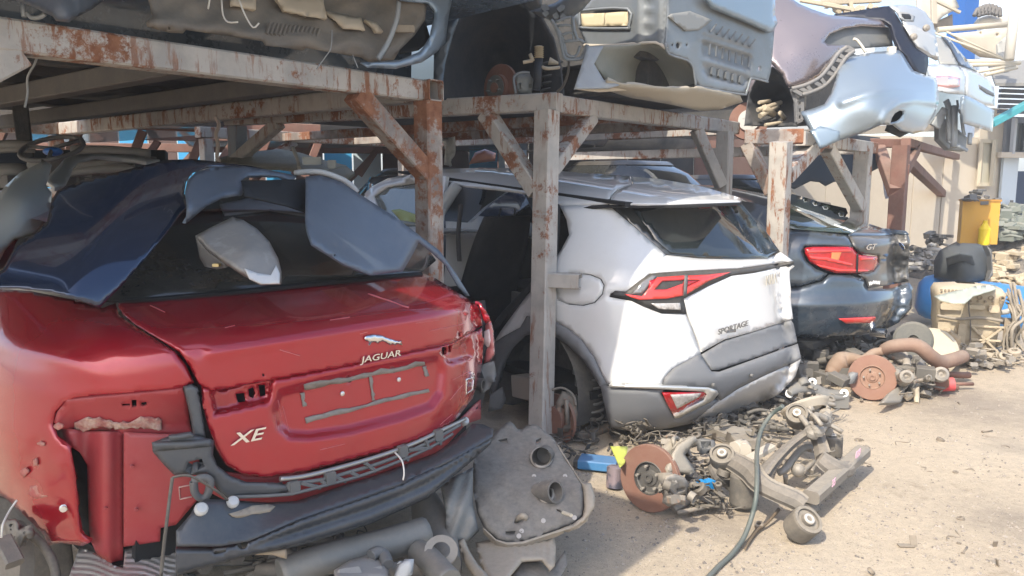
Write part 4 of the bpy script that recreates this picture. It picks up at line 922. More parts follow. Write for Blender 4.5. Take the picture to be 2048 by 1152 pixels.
# mirror shell
root = thing('mirror_shell', 'scuffed grey door mirror shell lying on the rear window glass', 'mirror', W(480, 565, 2.55))
MS = [(392, 470, 2.50), (470, 435, 2.62), (560, 560, 2.42), (500, 500, 2.42), (520, 470, 2.55), (440, 480, 2.48), (530, 565, 2.40)]
SCUF = mat('scuffed_grey', (.17, .175, .185), .38, .1, .2, dust=.35, var=((.30, .30, .30), 14, .62, .06), bump=(25, .1, .004))
MB().sheet(C5((1125, 550), (1230, 495), (1340, 444), (1400, 460), (1480, 510), (1552, 585), (1602, 680), (1622, 760), (1620, 832), (1500, 838), (1380, 770), (1290, 708), (1200, 640)), MS, .03, 7, curl=.035, cw=8).obj('shell', SCUF, root)
MB().sheet(C5((1410, 740), (1480, 766), (1560, 778), (1590, 720), (1612, 770), (1610, 824), (1505, 828), (1440, 800)), MS, .004, 6, proud=.006).obj('bright_rim', mat('pale_rim', (.6, .61, .62), .4, dust=.2), root)
MB().sheet(C5((1128, 562), (1200, 645), (1290, 712), (1302, 735), (1250, 745), (1180, 730), (1150, 680)), [(392, 470, 2.52), (450, 535, 2.46), (400, 520, 2.56)], .02, 6).obj('housing_side', PLASTG, root)
MB().box(W(433, 530, 2.46), .02, .02, .01).obj('clip', mat('brass_clip', (.5, .4, .2), .4, .6), root)
# ------------------------------------------------------------------ dark blue hatchback
BM = Frame(3.05, 6.2, .0, 47)
BW = [(0, .78), (.2, .83), (.5, .905), (.75, .92), (.95, .905), (1.05, .87), (1.3, .70), (1.5, .56)]
BY = [(0, .28), (.2, .17), (.35, .05), (.48, .0), (.60, .0), (.68, .05), (.85, .07), (1.0, .05), (1.06, .03), (1.12, .08)]
def fbm(x, y, z):
    w = sm(BW, z); yr = sm(BY, z); a = .95; n = 2.5
    p = (((np.abs(x) / w) ** n + (np.clip(yr + a - y, 0, None) / a) ** n) ** (1 / n) - 1) * .85
    q = z - (1.075 + .36 * (y - .08) - .05 * (np.abs(x) / .7) ** 2.5)
    k = 40.0
    return np.log(np.exp(np.clip(k * p, -60, 60)) + np.exp(np.clip(k * q, -60, 60))) / k
BS = BM.surf(fbm, 4.6, 9.5, 200)
root = thing('hatchback_car', 'dark blue hatchback car with red tail light beside the white car', 'car', Vector((BM.w(0, .6, 0).x, BM.w(0, .6, 0).y, 0)))
MB().sheet([(1545, 458), (1620, 462), (1694, 470), (1704, 488), (1706, 494), (1650, 492), (1609, 493), (1606, 502), (1612, 522), (1632, 538), (1655, 547), (1644, 560), (1600, 572), (1545, 575)], BS, .012, 7, curl=.012, cw=4).obj('rear_quarter_panel', BLUEB, root)
MB().sheet([(1545, 577), (1600, 574), (1644, 562), (1658, 549), (1700, 550), (1728, 560), (1737, 580), (1780, 577), (1818, 565), (1826, 576), (1825, 597), (1823, 617), (1798, 645), (1767, 661), (1704, 673), (1651, 678), (1601, 676), (1545, 676)], BS, .02, 7, curl=.03, cw=8, proud=.012, bump=lambda px, py: -.022 * np.exp(-((py - (606 + (1700 - px) * .05)) / 10) ** 2)).obj('bumper', BLUEB, root)
lid = MB().sheet([(1697, 470), (1760, 469), (1815, 466), (1820, 480), (1818, 500), (1817, 540), (1817, 563), (1737, 577), (1730, 558), (1716, 549), (1748, 543), (1759, 527), (1757, 512), (1720, 507), (1707, 492)], BS, .012, 6, curl=.01, cw=3, bump=lambda px, py: .03 * np.clip((px - 1757) / 6, 0, 1) * np.clip((py - 512) / 5, 0, 1) * np.clip((556 - py) / 5, 0, 1)).obj('tailgate', mat('dark_blue_dusty', (.018, .026, .036), .3, .3, .9, dust=.3), root)
tl = MB().sheet([(1607, 496), (1626, 493), (1694, 493), (1705, 495), (1716, 508), (1722, 510), (1756, 513), (1758, 526), (1748, 542), (1715, 547), (1673, 547), (1647, 539), (1621, 526), (1610, 510)], BS, .03, 5, proud=.008, curl=.015, cw=4).obj('tail_light', REDL, root)
for pl in (((1614, 501), (1700, 499), (1704, 504), (1616, 506)), ((1618, 512), (1652, 514), (1706, 528), (1704, 533), (1650, 521), (1622, 518)), ((1722, 516), (1750, 516), (1750, 520), (1722, 521)), ((1632, 528), (1680, 538), (1740, 540), (1738, 543), (1676, 543), (1640, 534))):
    MB().sheet(pl, BS, .004, 4, proud=.014).obj('bright_band', REDL2, tl)
MB().sheet([(1664, 502), (1684, 502), (1676, 525), (1662, 520)], BS, .004, 4, proud=.013).obj('amber_pane', mat('amber_lens', (.75, .22, .08), .1, 0, 1), tl)
MB().sheet([(1714, 507), (1717, 508), (1716, 546), (1712, 546)], BS, .004, 4, proud=.016).obj('lens_seam', SEAM, tl)
MB().sheet([(1678, 638), (1752, 634), (1753, 642), (1742, 646), (1692, 647)], BS, .01, 4, proud=.04).obj('bumper_reflector', REDL2, root)
def bd(x, y): return float(BS(np.array([float(x)]), np.array([float(y)]))[0])
p, u, v, n = orient(None, BS, 1740, 500, 10, 8)
text('GT', W(1740, 499, bd(1740, 499) - .012), W(1756, 497, bd(1756, 497)) - W(1725, 499, bd(1725, 499)), v, .062, .004, .3, 1.7).obj('model_lettering', CHROME, lid)
p, u, v, n = orient(None, BS, 1803, 492, 4, 6)
MB().lathe([(.041, 0), (.041, .006), (.033, .008), (.033, .005), (0, .005)], p + n * .004, n, 24).obj('round_emblem', CHROME, lid)
for q0 in (0, 2):
    MB().lathe([(.0, .007), (.032, .007)], p + n * .004, n, 6, arc=.25, a0=q0 * math.pi / 2, up=v).obj('emblem_blue_quarter', mat('emblem_blue', (.02, .12, .4), .3, 0, .5), lid)
rg = random.Random(8); sc = []
for i in range(15): sc.append((1738 + i * 1.55, 566 + (4.5 if i % 2 else -3.5) * rg.uniform(.6, 1.2) - i * .12))
MB().tube([W(x, y, bd(x, y) - .012) for x, y in sc], .0028, 5, 4).obj('paint_scribble', mat('white_marker', (.8, .8, .78), .6), lid)
MB().sheet([(1735, 452), (1780, 458), (1812, 462), (1818, 468), (1760, 471), (1697, 471), (1700, 466)], BS, .01, 6, proud=.014, curl=.01, cw=3).obj('tail_spoiler', BLUEB, root)
MB().sheet([(1560, 400), (1585, 388), (1625, 399), (1680, 420), (1735, 446), (1775, 460), (1700, 466), (1640, 462), (1560, 455)], BS, .006, 8, proud=.0).obj('rear_window', mat('olive_glass', (.05, .065, .045), .04, 0, .8, spec=.8), root)
for a, b in (((1594, 418), (1650, 436)), ((1668, 448), (1712, 464))):
    strip(a, b, 4, root, mat('white_reflection', (.7, .72, .68), .4), BS, 6, .006, .3, name='reflection_streak')  # white reflections on the glass put in as pale strips
MB().lathe([(.035, 0), (.038, .12), (.034, .12), (.03, .02), (0, .02)], W(1741, 664, bd(1741, 664) + .05), W(1760, 673, 0) * 0 + (BM.w(0, -1, .05) - BM.w(0, 0, 0)), 16).obj('exhaust_tip', CHROME, root)
b = MB(); rows = []
for y in np.linspace(.8, 3.2, 12): rows.append([BM.w(x, y, 1.33 + .17 * math.sin(min(1, (y - .8) / 1.1) * math.pi / 2) - .10 * max(0, y - 2.5) - .07 * (abs(x) / .58) ** 2.5) for x in np.linspace(-.60, .60, 11)])
b.grid(rows); b.obj('roof', BLUEB, root)
for s in (-1, 1):
    b = MB(); rows = []
    for y in np.linspace(.5, 4.4, 20):
        row = []
        for z in np.linspace(.22, 1.05, 8):
            w = float(sm(BW, z)); t = max(0, (.98 - y) / .95); row.append(BM.w(s * (w * (max(0, 1 - t ** 2.5)) ** .4 - .012), y, z))
        rows.append(row)
    b.grid(rows); b.obj('body_side', BLUEB, root)
    b = MB(); rows = []
    for y in np.linspace(.6, 3.4, 10): rows.append([BM.w(s * (.88 - .27 * t), y, 1.04 + t * (.25 + .20 * min(1, max(0, y - .6))) - .15 * t * max(0, y - 2.6)) for t in np.linspace(0, 1, 5)])
    b.grid(rows); b.obj('side_glass', GLASS, root)
b = MB(); rows = []
for y in np.linspace(3.1, 4.6, 7): rows.append([BM.w(x, y, 1.42 - .40 * min(1, (y - 3.1) / .7) - .08 * max(0, y - 3.8) - .06 * (abs(x) / .8) ** 3) for x in np.linspace(-.82, .82, 9)])
b.grid(rows); b.obj('bonnet_and_screen', BLUEB, root)
b = MB(); b.prism([BM.w(-.75, .3, .24), BM.w(.78, .3, .24), BM.w(.8, 4.3, .24), BM.w(-.8, 4.3, .24)], (0, 0, .05)); b.obj('floor_pan', DARK, root)

# ------------------------------------------------------------------ cars and parts behind the row
def hull(fr, name, label, m, L=4.3, wd=.86, zb=.25, zs=.98, zr=1.42, open_=False, group=None, glass=GLASS):
    r0 = thing(name, label, 'car', Vector((fr.w(0, L / 2, 0).x, fr.w(0, L / 2, 0).y, max(0, fr.w(0, L / 2, zb).z))), group)
    b = MB(); rows = []
    for i in range(15):
        a = math.pi * 2 * i / 14; row = []
    ring = lambda z, k: [fr.w(wd * k * math.copysign(abs(math.cos(a)) ** .45, math.cos(a)), L / 2 - L / 2 * k ** .3 * math.copysign(abs(math.sin(a)) ** .6, math.sin(a)), z) for a in np.linspace(0, 2 * math.pi, 33)]
    b.grid([ring(zb, .88), ring(zb + .12, .97), ring((zb + zs) / 2, 1.0), ring(zs - .1, .985), ring(zs, .93), ring(zs + .03, .6), ring(zs + .03, .01)]); b.grid([ring(zb, .88), ring(zb, .01)])
    b.obj('body', m, r0)
    def cab(z, k, y0, y1): return [fr.w(wd * k * math.copysign(abs(math.cos(a)) ** .4, math.cos(a)), (y0 + y1) / 2 - (y1 - y0) / 2 * math.copysign(abs(math.sin(a)) ** .5, math.sin(a)), z) for a in np.linspace(0, 2 * math.pi, 29)]
    b = MB(); b.grid([cab(zs, .88, .5, L - 1.1), cab((zs + zr) / 2, .80, .75, L - 1.5), cab(zr - .06, .68, 1.05, L - 1.85)]); b.obj('glasshouse', glass, r0)
    b = MB(); b.grid([cab(zr - .07, .70, 1.0, L - 1.8), cab(zr - .01, .66, 1.08, L - 1.9), cab(zr, .5, 1.3, L - 2.1), cab(zr + .005, .01, 2, 2.1)]); b.obj('roof', m, r0)
    return r0
def heap(name, label, cat, boxes, m, seed):
    b = MB(); rg = random.Random(seed)
    for x, y, d, n, sp, s in boxes:
        for i in range(n):
            q = W(x + rg.gauss(0, sp), y + rg.gauss(0, sp * .5), d + rg.gauss(0, .15)); M = Matrix.Rotation(rg.uniform(0, 3), 3, 'Z') @ Matrix.Rotation(rg.uniform(-.5, .5), 3, 'X')
            if rg.random() < .55: b.box(q, rg.uniform(.4, 1) * s, rg.uniform(.4, 1) * s, rg.uniform(.2, .6) * s, M)
            else: b.tube([q, q + M @ Vector((s * .7, s * .2, .1 * s)), q + M @ Vector((s * 1.2, 0, 0))], s * rg.uniform(.08, .2), 6, 3)
    return b
# left: stripped pale car front seen behind the red car
root = thing('stripped_car_front', 'pale grey stripped car front with open engine bay behind the navy wing', 'car', Vector((G(150, 600).x - .6, G(150, 600).y + 1.2, 0)))
PALE = mat('pale_grey_paint', (.36, .40, .41), .4, .1, .5, dust=.3)
MB().sheet([(-30, 430), (10, 372), (40, 345), (80, 325), (84, 318), (104, 330), (92, 372), (104, 385), (98, 440), (70, 470), (30, 480), (10, 500), (0, 520), (-30, 540)], [(-30, 450, 3.1), (40, 345, 3.5), (90, 330, 3.6), (100, 430, 3.35), (20, 480, 3.1), (50, 400, 3.22)], .012, 10, curl=.03, cw=10).obj('front_wing', PALE, root)
MB().sheet([(30, 490), (55, 445), (80, 425), (100, 425), (110, 470), (60, 520), (10, 545)], [(50, 470, 3.4)], .01, 14).obj('arch_liner', DARK, root)
MB().sheet(K(((370, 740), (420, 680), (480, 620), (530, 560), (640, 525), (850, 515), (1100, 530), (1310, 570), (1200, 590), (1000, 560), (760, 545), (660, 580), (600, 640), (580, 700), (540, 780), (450, 800)), 0, 180, 4.096), [(100, 365, 3.7), (150, 320, 4.3), (210, 307, 4.7), (310, 320, 4.8)], .02, 8, curl=.03, cw=6).obj('inner_wing_frame', PALE, root)
b = MB(); 
for (x0, y0, x1, y1, r_) in ((0, 292, 70, 292, .03), (0, 303, 70, 300, .02), (60, 330, 260, 335, .035), (140, 345, 270, 338, .03), (0, 345, 50, 345, .05), (145, 300, 300, 308, .03), (150, 330, 300, 322, .015)):
    b.tube([W(x0 - (30 if x0 == 0 else 0), y0, 4.9), W((x0 + x1) / 2, (y0 + y1) / 2 - 3, 4.9), W(x1, y1, 4.95)], r_, 8)
b.obj('cross_member', mat('dim_grey_metal', (.2, .21, .21), .6, .2, dust=.4), root)
b = MB(); rg = random.Random(21)
for i in range(26):
    x, y = rg.uniform(0, 290), rg.uniform(325, 372); b.box(W(x, y, rg.uniform(4.9, 5.4)), rg.uniform(.05, .25), rg.uniform(.05, .2), rg.uniform(.03, .12), Matrix.Rotation(rg.uniform(0, 3), 3, 'Z'))
b.obj('engine_bay_parts', mat('engine_bay_grey', (.07, .075, .08), .6, dust=.4), root)
MB().prism([W(-60, 380, 5.4), W(330, 345, 5.6), W(330, 300, 5.8), W(-60, 300, 5.8)], (0, .05, -.02)).obj('bulkhead', mat('bulkhead_dark', (.03, .033, .035), .8), root)
MB().prism([G(-80, 560, .3), G(330, 560, .3), G(330, 480, .3), G(-80, 480, .3)], (0, 0, .3)).obj('chassis', DARK, root)
# steering wheel lying on that car
o = W(104, 297, 4.6); root = thing('steering_wheel', 'steering wheel with a blue centre lying on the stripped car', 'steering wheel', o)
ax = (Vector((0, -.45, .9))).normalized(); u = ax.orthogonal().normalized(); v = ax.cross(u)
MB().tube([o + (u * math.cos(a) + v * math.sin(a)) * .17 for a in np.linspace(0, 2 * math.pi, 25)[:-1]], .014, 8, 1, closed=True).obj('rim', PLASTG, root)
MB().ball(o - ax * .02, .055, 12, 7, (1, 1, .5)).obj('hub', mat('blue_plastic_film', (.05, .2, .62), .3, 0, .3), root)
for a in (0, 2.1, 4.2): MB().tube([o, o + (u * math.cos(a) + v * math.sin(a)) * .165], .012, 6, 1).obj('spoke', PLASTG, root)
# parts on the far side of the row
hull(Frame(-1.9, 7.6, .0, 45), 'shell_car', 'grey car shell half hidden behind the near rack post', mat('shell_grey', (.16, .17, .17), .5, 0, .3, dust=.4), 4.0, zs=.95, zr=1.30)
solo('loose_bonnet', MB().sheet([(430, 318), (480, 305), (560, 298), (600, 305), (640, 318), (690, 330), (710, 345), (690, 362), (640, 345), (560, 335), (480, 335)], [(430, 318, 5.6), (560, 300, 5.9), (700, 350, 5.3), (560, 335, 5.4)], .02, 12, curl=.03, cw=8), mat('olive_dust_panel', (.13, .135, .11), .6, dust=.5), 'olive grey dusty panel lying behind the navy wing', 'car panel')
solo('bracket_strut', MB().tube([W(585, 295, 5.2), W(596, 320, 5.15), W(598, 336, 5.1)], .014, 6), mat('dusty_strut', (.45, .43, .40), .7, dust=.4), 'thin bent metal strut standing behind the navy wing', 'strut')
b = MB(); b.beam(W(622, 345, 4.9), W(690, 332, 5.1), .03, .012); b.box(W(664, 328, 5.0), .05, .03, .05); b.box(W(625, 322, 5.0), .12, .04, .05)
solo('metal_bracket', b, PALE, 'pale flat metal bracket with square eye above the white car', 'bracket')
# ------------------------------------------------------------------ cars stored on top of the racks
def cbox(fr, x0, x1, y0, y1, z0, z1): return [fr.w(x0, y0, z0), fr.w(x1, y0, z0), fr.w(x1, y1, z0), fr.w(x0, y1, z0)], fr.w(0, 0, z1) - fr.w(0, 0, z0)
# two cars over the near rack: unseen overhangs and nose added to cast shade
UND = mat('underbody_dark', (.028, .032, .038), .75, dust=.25, bump=(20, .4, .02))
A0 = Vector((.21, 4.5, 0))
def rp(r_, p_, z): q = A0 + RV * r_ + PV * p_; return Vector((q.x, q.y, z))
def over(label, r0, r1, p0, z1, zlow, rin, pin):
    root = thing('stored_car', label, 'car', rp((r0 + r1) / 2, 2, 2.08), 'cars stored on the racks')
    b = MB(); rows = []
    for p_ in np.linspace(pin, 4.3, 26): rows.append([rp(r_, p_, 2.10 + .06 * abs(math.sin(p_ * 2.2)) + .03 * math.cos((r_ - r0) * 9) + .05 * (abs(r_ - (r0 + r1) / 2) < .2)) for r_ in np.linspace(r0, rin, 17)])
    b.grid(rows); b.obj('underbody', UND, root)
    b = MB()
    prof = [(pin, 2.10), (pin - .02, zlow - .05), (p0 + .05, zlow), (p0, zlow + .08), (p0 + .02, z1 - .1), (p0 + .2, z1), (2.0, z1 + .02), (4.3, z1)]
    b.grid([[rp(r_ if z > zlow - .01 else r0 + (r_ - r0) * (rin - r0) / (r1 - r0), p_, z) for r_ in np.linspace(r0, r1, 9)] for p_, z in prof])
    for e_, s in ((r1, 1), (r0, 0)):
        b.grid([[rp(e_, p_, z) for p_ in np.linspace(p0 + .05, 4.3, 9)] for z in np.linspace(zlow, z1, 4)])
        ee = rin if s else r0
        b.grid([[rp(ee, p_, z) for p_ in np.linspace(pin, 4.3, 9)] for z in (2.10, zlow)]); b.grid([[rp(q, p_, zlow) for p_ in np.linspace(pin, 4.3, 9)] for q in (ee, e_)])
    b.obj('body', BLUEB, root)
    b = MB()
    for r_ in (r0 + .45, rin - .45): b.beam(rp(r_, max(.2, pin), 2.08), rp(r_, 4.2, 2.08), .09, .08)
    for p_ in (1.2, 2.1, 3.2): b.beam(rp(r0 + .05, p_, 2.07), rp(rin - .05, p_, 2.07), .12, .05)
    b.obj('chassis_rail', UND, root)
    return root
over('dark blue car stored on the near rack with an unseen nose added to shade the lane', -5.2, -3.15, -1.45, 2.56, 2.38, -3.15, .12)
root = over('dark blue car on the near rack behind the upturned bumper, its unseen overhang added for shade', -3.1, -.15, -.62, 2.95, 2.52, -.12, 1.0)
for r_, p_ in ((-2.2, 2.6), (-1.6, 3.2)): MB().beam(rp(r_, p_, 2.06), rp(r_ + .05, p_ + .1, 1.7), .09, .06).obj('hanging_bracket', UND, root)
MB().tube([rp(-2, .6, 2.02), rp(-1.9, 2, 2.0), rp(-2, 3.6, 2.02)], .035, 8).obj('exhaust_pipe', IRON, root)
# steel-blue bumper piece, upper left corner
root = thing('loose_bumper_piece', 'steel blue bumper corner resting on the near beam at the upper left', 'bumper', W(130, 44, 2.55))
MB().sheet([(20, -30), (32, 0), (47, 6), (77, 19), (94, 28), (105, 33), (112, 42), (138, 45), (150, 36), (183, 19), (208, 0), (230, -30)], [(20, -20, 2.3), (100, 30, 2.48), (140, 44, 2.55), (200, 0, 2.75), (100, -20, 2.42)], .008, 8, curl=.02, cw=6).obj('skin', mat('steel_blue_paint', (.10, .13, .175), .35, .3, .5, dust=.25), root)
MB().tube([W(46, 8, 2.5), W(48, 34, 2.5)], .008, 6, 1).obj('prop_wire', GREYP, root)
MB().tube([W(54, 26, 2.5), W(62, 35, 2.5), (W(78, 35, 2.5)), W(90, 28, 2.5)], .007, 6).obj('loop_wire', GREYP, root)
# upturned bumper with its dusty undertray
root = thing('upturned_bumper', 'upturned silver blue bumper with dusty ribbed undertray on the near rack', 'bumper', W(620, 108, 3.4))
UB = tps([(295, 20, 2.75), (330, 66, 2.78), (533, 90, 3.12), (722, 115, 3.50), (788, 120, 3.62), (850, 20, 3.75), (620, 10, 3.45), (480, 5, 3.15)])
UTR = mat('undertray_dusty', (.12, .115, .11), .8, dust=.45, var=((.2, .18, .155), 7, .5, .2), bump=(24, .4, .006), dcol=(.36, .30, .23))
MB().sheet([(288, -30), (302, 21), (305, 33), (292, 45), (295, 54), (340, 66), (366, 67), (372, 60), (460, 73), (528, 83), (533, 90), (605, 101), (612, 96), (722, 115), (737, 124), (788, 120), (800, 100), (830, 70), (850, 40), (858, -30)], UB, .012, 10, curl=.02, cw=7, holes=[[(806, 110), (815, 95), (826, 87), (834, 95), (828, 108), (812, 118)], [(336, 54), (341, 54), (341, 60), (336, 60)]], bump=lambda px, py: .02 * np.sin(px * .06) * np.sin(py * .09 + 1) - .03 * np.exp(-((py - (8 + px * .11)) / 12) ** 2)).obj('undertray', UTR, root)
SUNPATCH = mat('sun_patch_cream', (.55, .47, .36), .85, dust=.3)  # sunlit patches of the tray, put in as raised cream pieces
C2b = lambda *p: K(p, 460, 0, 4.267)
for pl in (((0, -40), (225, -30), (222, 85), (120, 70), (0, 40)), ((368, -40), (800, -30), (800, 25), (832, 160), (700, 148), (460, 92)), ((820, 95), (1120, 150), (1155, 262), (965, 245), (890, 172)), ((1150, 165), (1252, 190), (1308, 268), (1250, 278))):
    MB().sheet(C2b(*pl), UB, .02, 8, proud=.06, curl=.015, cw=4).obj('sun_patch', SUNPATCH, root)
for i in range(13):
    x = 540 + i * 8.2; MB().beam(W(x, 46 + i * 1.0, float(UB(np.array([x]), np.array([50.]))[0]) - .035), W(x - 7, 68 + i * .9, float(UB(np.array([x]), np.array([70.]))[0]) - .035), .012, .012, ch=.002).obj('vent_rib', UTR, root)
MB().sheet([(776, -30), (906, -30), (904, 0), (898, 30), (891, 85), (873, 105), (844, 125), (790, 138), (735, 135), (722, 125), (760, 123), (800, 119), (838, 104), (858, 80), (867, 50), (869, 20), (856, 8), (800, 2)], [(780, 0, 3.58), (900, 0, 3.95), (893, 80, 3.9), (800, 135, 3.52), (730, 130, 3.42), (862, 60, 3.66)], .012, 8, curl=.03, cw=7).obj('outer_skin', mat('blue_silver_paint', (.22, .30, .40), .35, .4, .6, dust=.12), root)
MB().sheet([(795, 55), (815, 25), (850, 40), (862, 80), (838, 100), (800, 108)], UB, .004, 10, proud=-.08).obj('lamp_well', DARK, root)
b = MB(); b.tube([W(798, 4, 3.58), W(793, 40, 3.56), W(776, 85, 3.54), W(756, 118, 3.5)], .014, 6, flat=.4); b.obj('tray_rail', GREYP, root)
MB().box(W(810, 58, 3.6), .09, .03, .03).obj('bracket_block', TRAY, root)
for pts in (((478, 0), (490, 30), (506, 55), (518, 46)), ((420, -5), (416, 18)), ((443, 0), (446, 30), (456, 44), (476, 44))): MB().tube([W(x, y, 2.95) for x, y in pts], .0035, 5, 3).obj('loose_wire', WIRE, root)
for pts in (((664, 60), (662, 95), (652, 112), (633, 138)), ((705, 110), (716, 136))): MB().tube([W(x, y, 3.3) for x, y in pts], .0025, 5, 3).obj('loose_wire', GREYP, root)
# hanging wires under the near beam
solo('hanging_wire', MB().tube([W(80, 100, 2.75), W(68, 130, 2.75), W(55, 155, 2.78), W(55, 185, 2.8), W(50, 215, 2.8)], .004, 6), GREYP, 'thin pale wire hanging below the near beam at left', 'wire')
solo('hanging_rope', MB().tube([W(430, 232, 4.6), W(438, 250, 4.6), W(432, 268, 4.6), W(436, 290, 4.6), W(434, 315, 4.6), W(440, 322, 4.6)], .012, 6), mat('frayed_rope', (.5, .42, .36), .9, bump=(80, .8, .01)), 'frayed pale rope hanging from the middle rack beam', 'rope')

# ---- middle: silver shell, cut open at the rear
UM = Frame(1.43, 5.05, 1.86, 45)
root = thing('stored_car_shell', 'silver grey stripped car shell with bare rear panel on the middle rack', 'car', UM.w(0, 1.5, .2), 'cars stored on the racks')
SH = mat('bare_silver_shell', (.19, .215, .235), .42, .3, .3, dust=.22, var=((.14, .16, .175), 6, .5, .2))
CA = lambda *p: K(p, 1200, 0, 3.972)
CB = lambda *p: K(p, 880, 0, 5.008)
sidef = lambda px, py: np.array([UM.d(a, b, x=-.76) for a, b in zip(px, py)])
rearf = UM.surf(lambda x, y, z: -(y - .0 - .10 * x * x + .0 * z), 3.2, 8.0, 160)
def rearf(px, py): return np.array([UM.d(a, b, y=.02) for a, b in zip(px, py)])
vent = CB((1400, 130), (1440, 105), (1880, 90), (1890, 260), (1860, 285), (1430, 280), (1402, 240))
MB().sheet([(1148, 32), (1165, 18), (1200, -20), (1340, -20), (1335, 20), (1332, 60), (1331, 94), (1306, 86), (1250, 90), (1172, 92), (1168, 75), (1158, 55)], sidef, .008, 7, holes=[vent], bump=lambda px, py: -.02 * np.exp(-((px - 1276) / 7) ** 2) - .015 * np.exp(-((px - 1318) / 5) ** 2) + .012 * np.exp(-((px - 1298) / 8) ** 2) * (np.abs(((py + 8) % 28) - 14) < 9)).obj('side_panel', SH, root)
fv = MB(); fv.tube([W(x, y, float(sidef([x], [y])[0]) - .01) for x, y in vent], .009, 6, 3, closed=True); fv.obj('vent_frame', SH, root)
for q in (((1412, 138), (1650, 130), (1640, 262), (1420, 268)), ((1656, 130), (1880, 112), (1882, 255), (1646, 262))): MB().sheet(CB(*q), sidef, .01, 7, proud=.005).obj('vent_flap', mat('cream_flap', (.62, .52, .33), .6, dust=.2), root)
fl = MB(); fl.tube([W(x, y, float(sidef([x], [y])[0]) - .008) for x, y in ((1168, 90), (1210, 91), (1260, 88), (1306, 85), (1320, 88), (1332, 97))], .012, 6, flat=.6); fl.obj('seam_flange', mat('dusty_flange', (.48, .42, .33), .7, dust=.5), root)
# wheel house
MB().sheet([(872, 200), (884, 120), (905, 60), (935, 18), (985, -10), (1040, 0), (1080, 30), (1105, 75), (1120, 130), (1128, 205)], [(880, 190, 4.75), (890, 100, 4.75), (1000, -5, 4.75), (1100, 60, 4.7), (1125, 190, 4.7), (1000, 110, 5.25), (1000, 180, 5.3)], .01, 12).obj('wheel_house', mat('blue_black_liner', (.022, .030, .042), .8, dust=.18), root)
MB().sheet([(918, 30), (932, 8), (950, -20), (1085, -20), (1084, 20), (1062, 23), (1042, 9), (1012, 0), (985, -1), (956, 8), (934, 30)], [(920, 10, 4.68), (1080, 10, 4.45), (1000, 0, 4.55)], .01, 7, curl=.02, cw=5).obj('arch_lip', SH, root)
MB().sheet([(1060, 22), (1110, 6), (1150, -20), (1200, -20), (1165, 20), (1146, 34), (1110, 42), (1085, 36)], [(1060, 22, 4.45), (1200, -20, 4.25), (1110, 40, 4.4)], .02, 7, curl=.02, cw=5).obj('lower_quarter', SH, root)
MB().sheet([(876, 10), (905, -20), (922, 30), (906, 70), (890, 130), (884, 195), (866, 195), (868, 100)], [(880, 100, 4.7)], .01, 12).obj('door_edge', BLUEB, root)
lt = MB()
BP = mat('bracket_blue_grey', (.16, .19, .21), .5, dust=.3)
for pts, r_ in ((((1110, 200), (1160, 260), (1210, 400), (1240, 540), (1270, 590), (1390, 590), (1430, 560), (1475, 450)), .014), (((1150, 240), (1230, 390), (1270, 545), (1360, 560), (1400, 460)), .010), (((1150, 225), (1310, 170), (1320, 240)), .010), (((1170, 262), (1310, 255), (1330, 330)), .010), (((1215, 350), (1320, 330), (1340, 400)), .010), (((1240, 420), (1390, 400), (1445, 430)), .012), (((1330, 170), (1345, 300), (1380, 400)), .012)):
    lt.tube([W(x, y, 4.25) for x, y in CB(*pts)], r_, 6, 3, flat=.6)
lt.obj('bumper_guide', BP, root)
b = MB(); rg = random.Random(4)
for i in range(9): b.box(W(rg.uniform(1080, 1130), rg.uniform(14, 40), 4.36), .03, .03, .03, Matrix.Rotation(rg.uniform(0, 3), 3, 'Y'))
b.obj('clip_cluster', SH, root)
nr = -RV + PV * .12
hubc = W(1004, 177, 4.78)
MB().lathe([(.145, 0), (.145, .02), (.082, .02), (.082, .05), (.03, .052), (.03, .07), (0, .07)], hubc, nr, 36).obj('brake_disc', RUST, root)
hb2 = MB(); hb2.lathe([(.075, .055), (.075, .06), (.028, .06), (.02, .045), (0, .045)], hubc, nr, 24)
for k_ in range(5):
    a = k_ * 2 * math.pi / 5 + .3; uu = nr.orthogonal().normalized(); vv = nr.normalized().cross(uu); hb2.tube([hubc + (uu * math.cos(a) + vv * math.sin(a)) * .053 + nr * .05, hubc + (uu * math.cos(a) + vv * math.sin(a)) * .053 + nr * .085], .006, 6, 1)
hb2.obj('hub', mat('hub_grey', (.12, .13, .13), .5, .4, dust=.3), root)
b = MB(); b.sheet(CB((730, 760), (790, 725), (900, 735), (935, 800), (920, 940), (770, 940), (740, 860)), [(1040, 165, 4.66)], .08, 7, curl=.03, cw=6, holes=[CB((780, 840), (810, 830), (815, 890), (785, 890)), CB((890, 840), (920, 840), (920, 880), (890, 880))]); b.obj('brake_caliper', mat('caliper_grey', (.2, .22, .22), .5, .3, dust=.3), root)
MB().tube([W(x, y, 4.62) for x, y in CB((760, 940), (738, 800), (760, 750), (830, 725), (900, 730))], .009, 6).obj('brake_pipe', SH, root)
b = MB(); b.tube([W(1078, 112, 4.62), W(1074, 180, 4.64)], .026, 12, 1); b.obj('shock_absorber', mat('damper_dark', (.03, .035, .045), .5), root)
b = MB()
for i in range(6): b.lathe([(.020, 0), (.031, .006), (.020, .012)], W(1078, 92, 4.60) + Vector((0, 0, -.0118 * i)), (0, 0, -1), 14)
b.obj('rubber_boot', mat('sun_bleached_boot', (.55, .46, .30), .7, dust=.3), root)
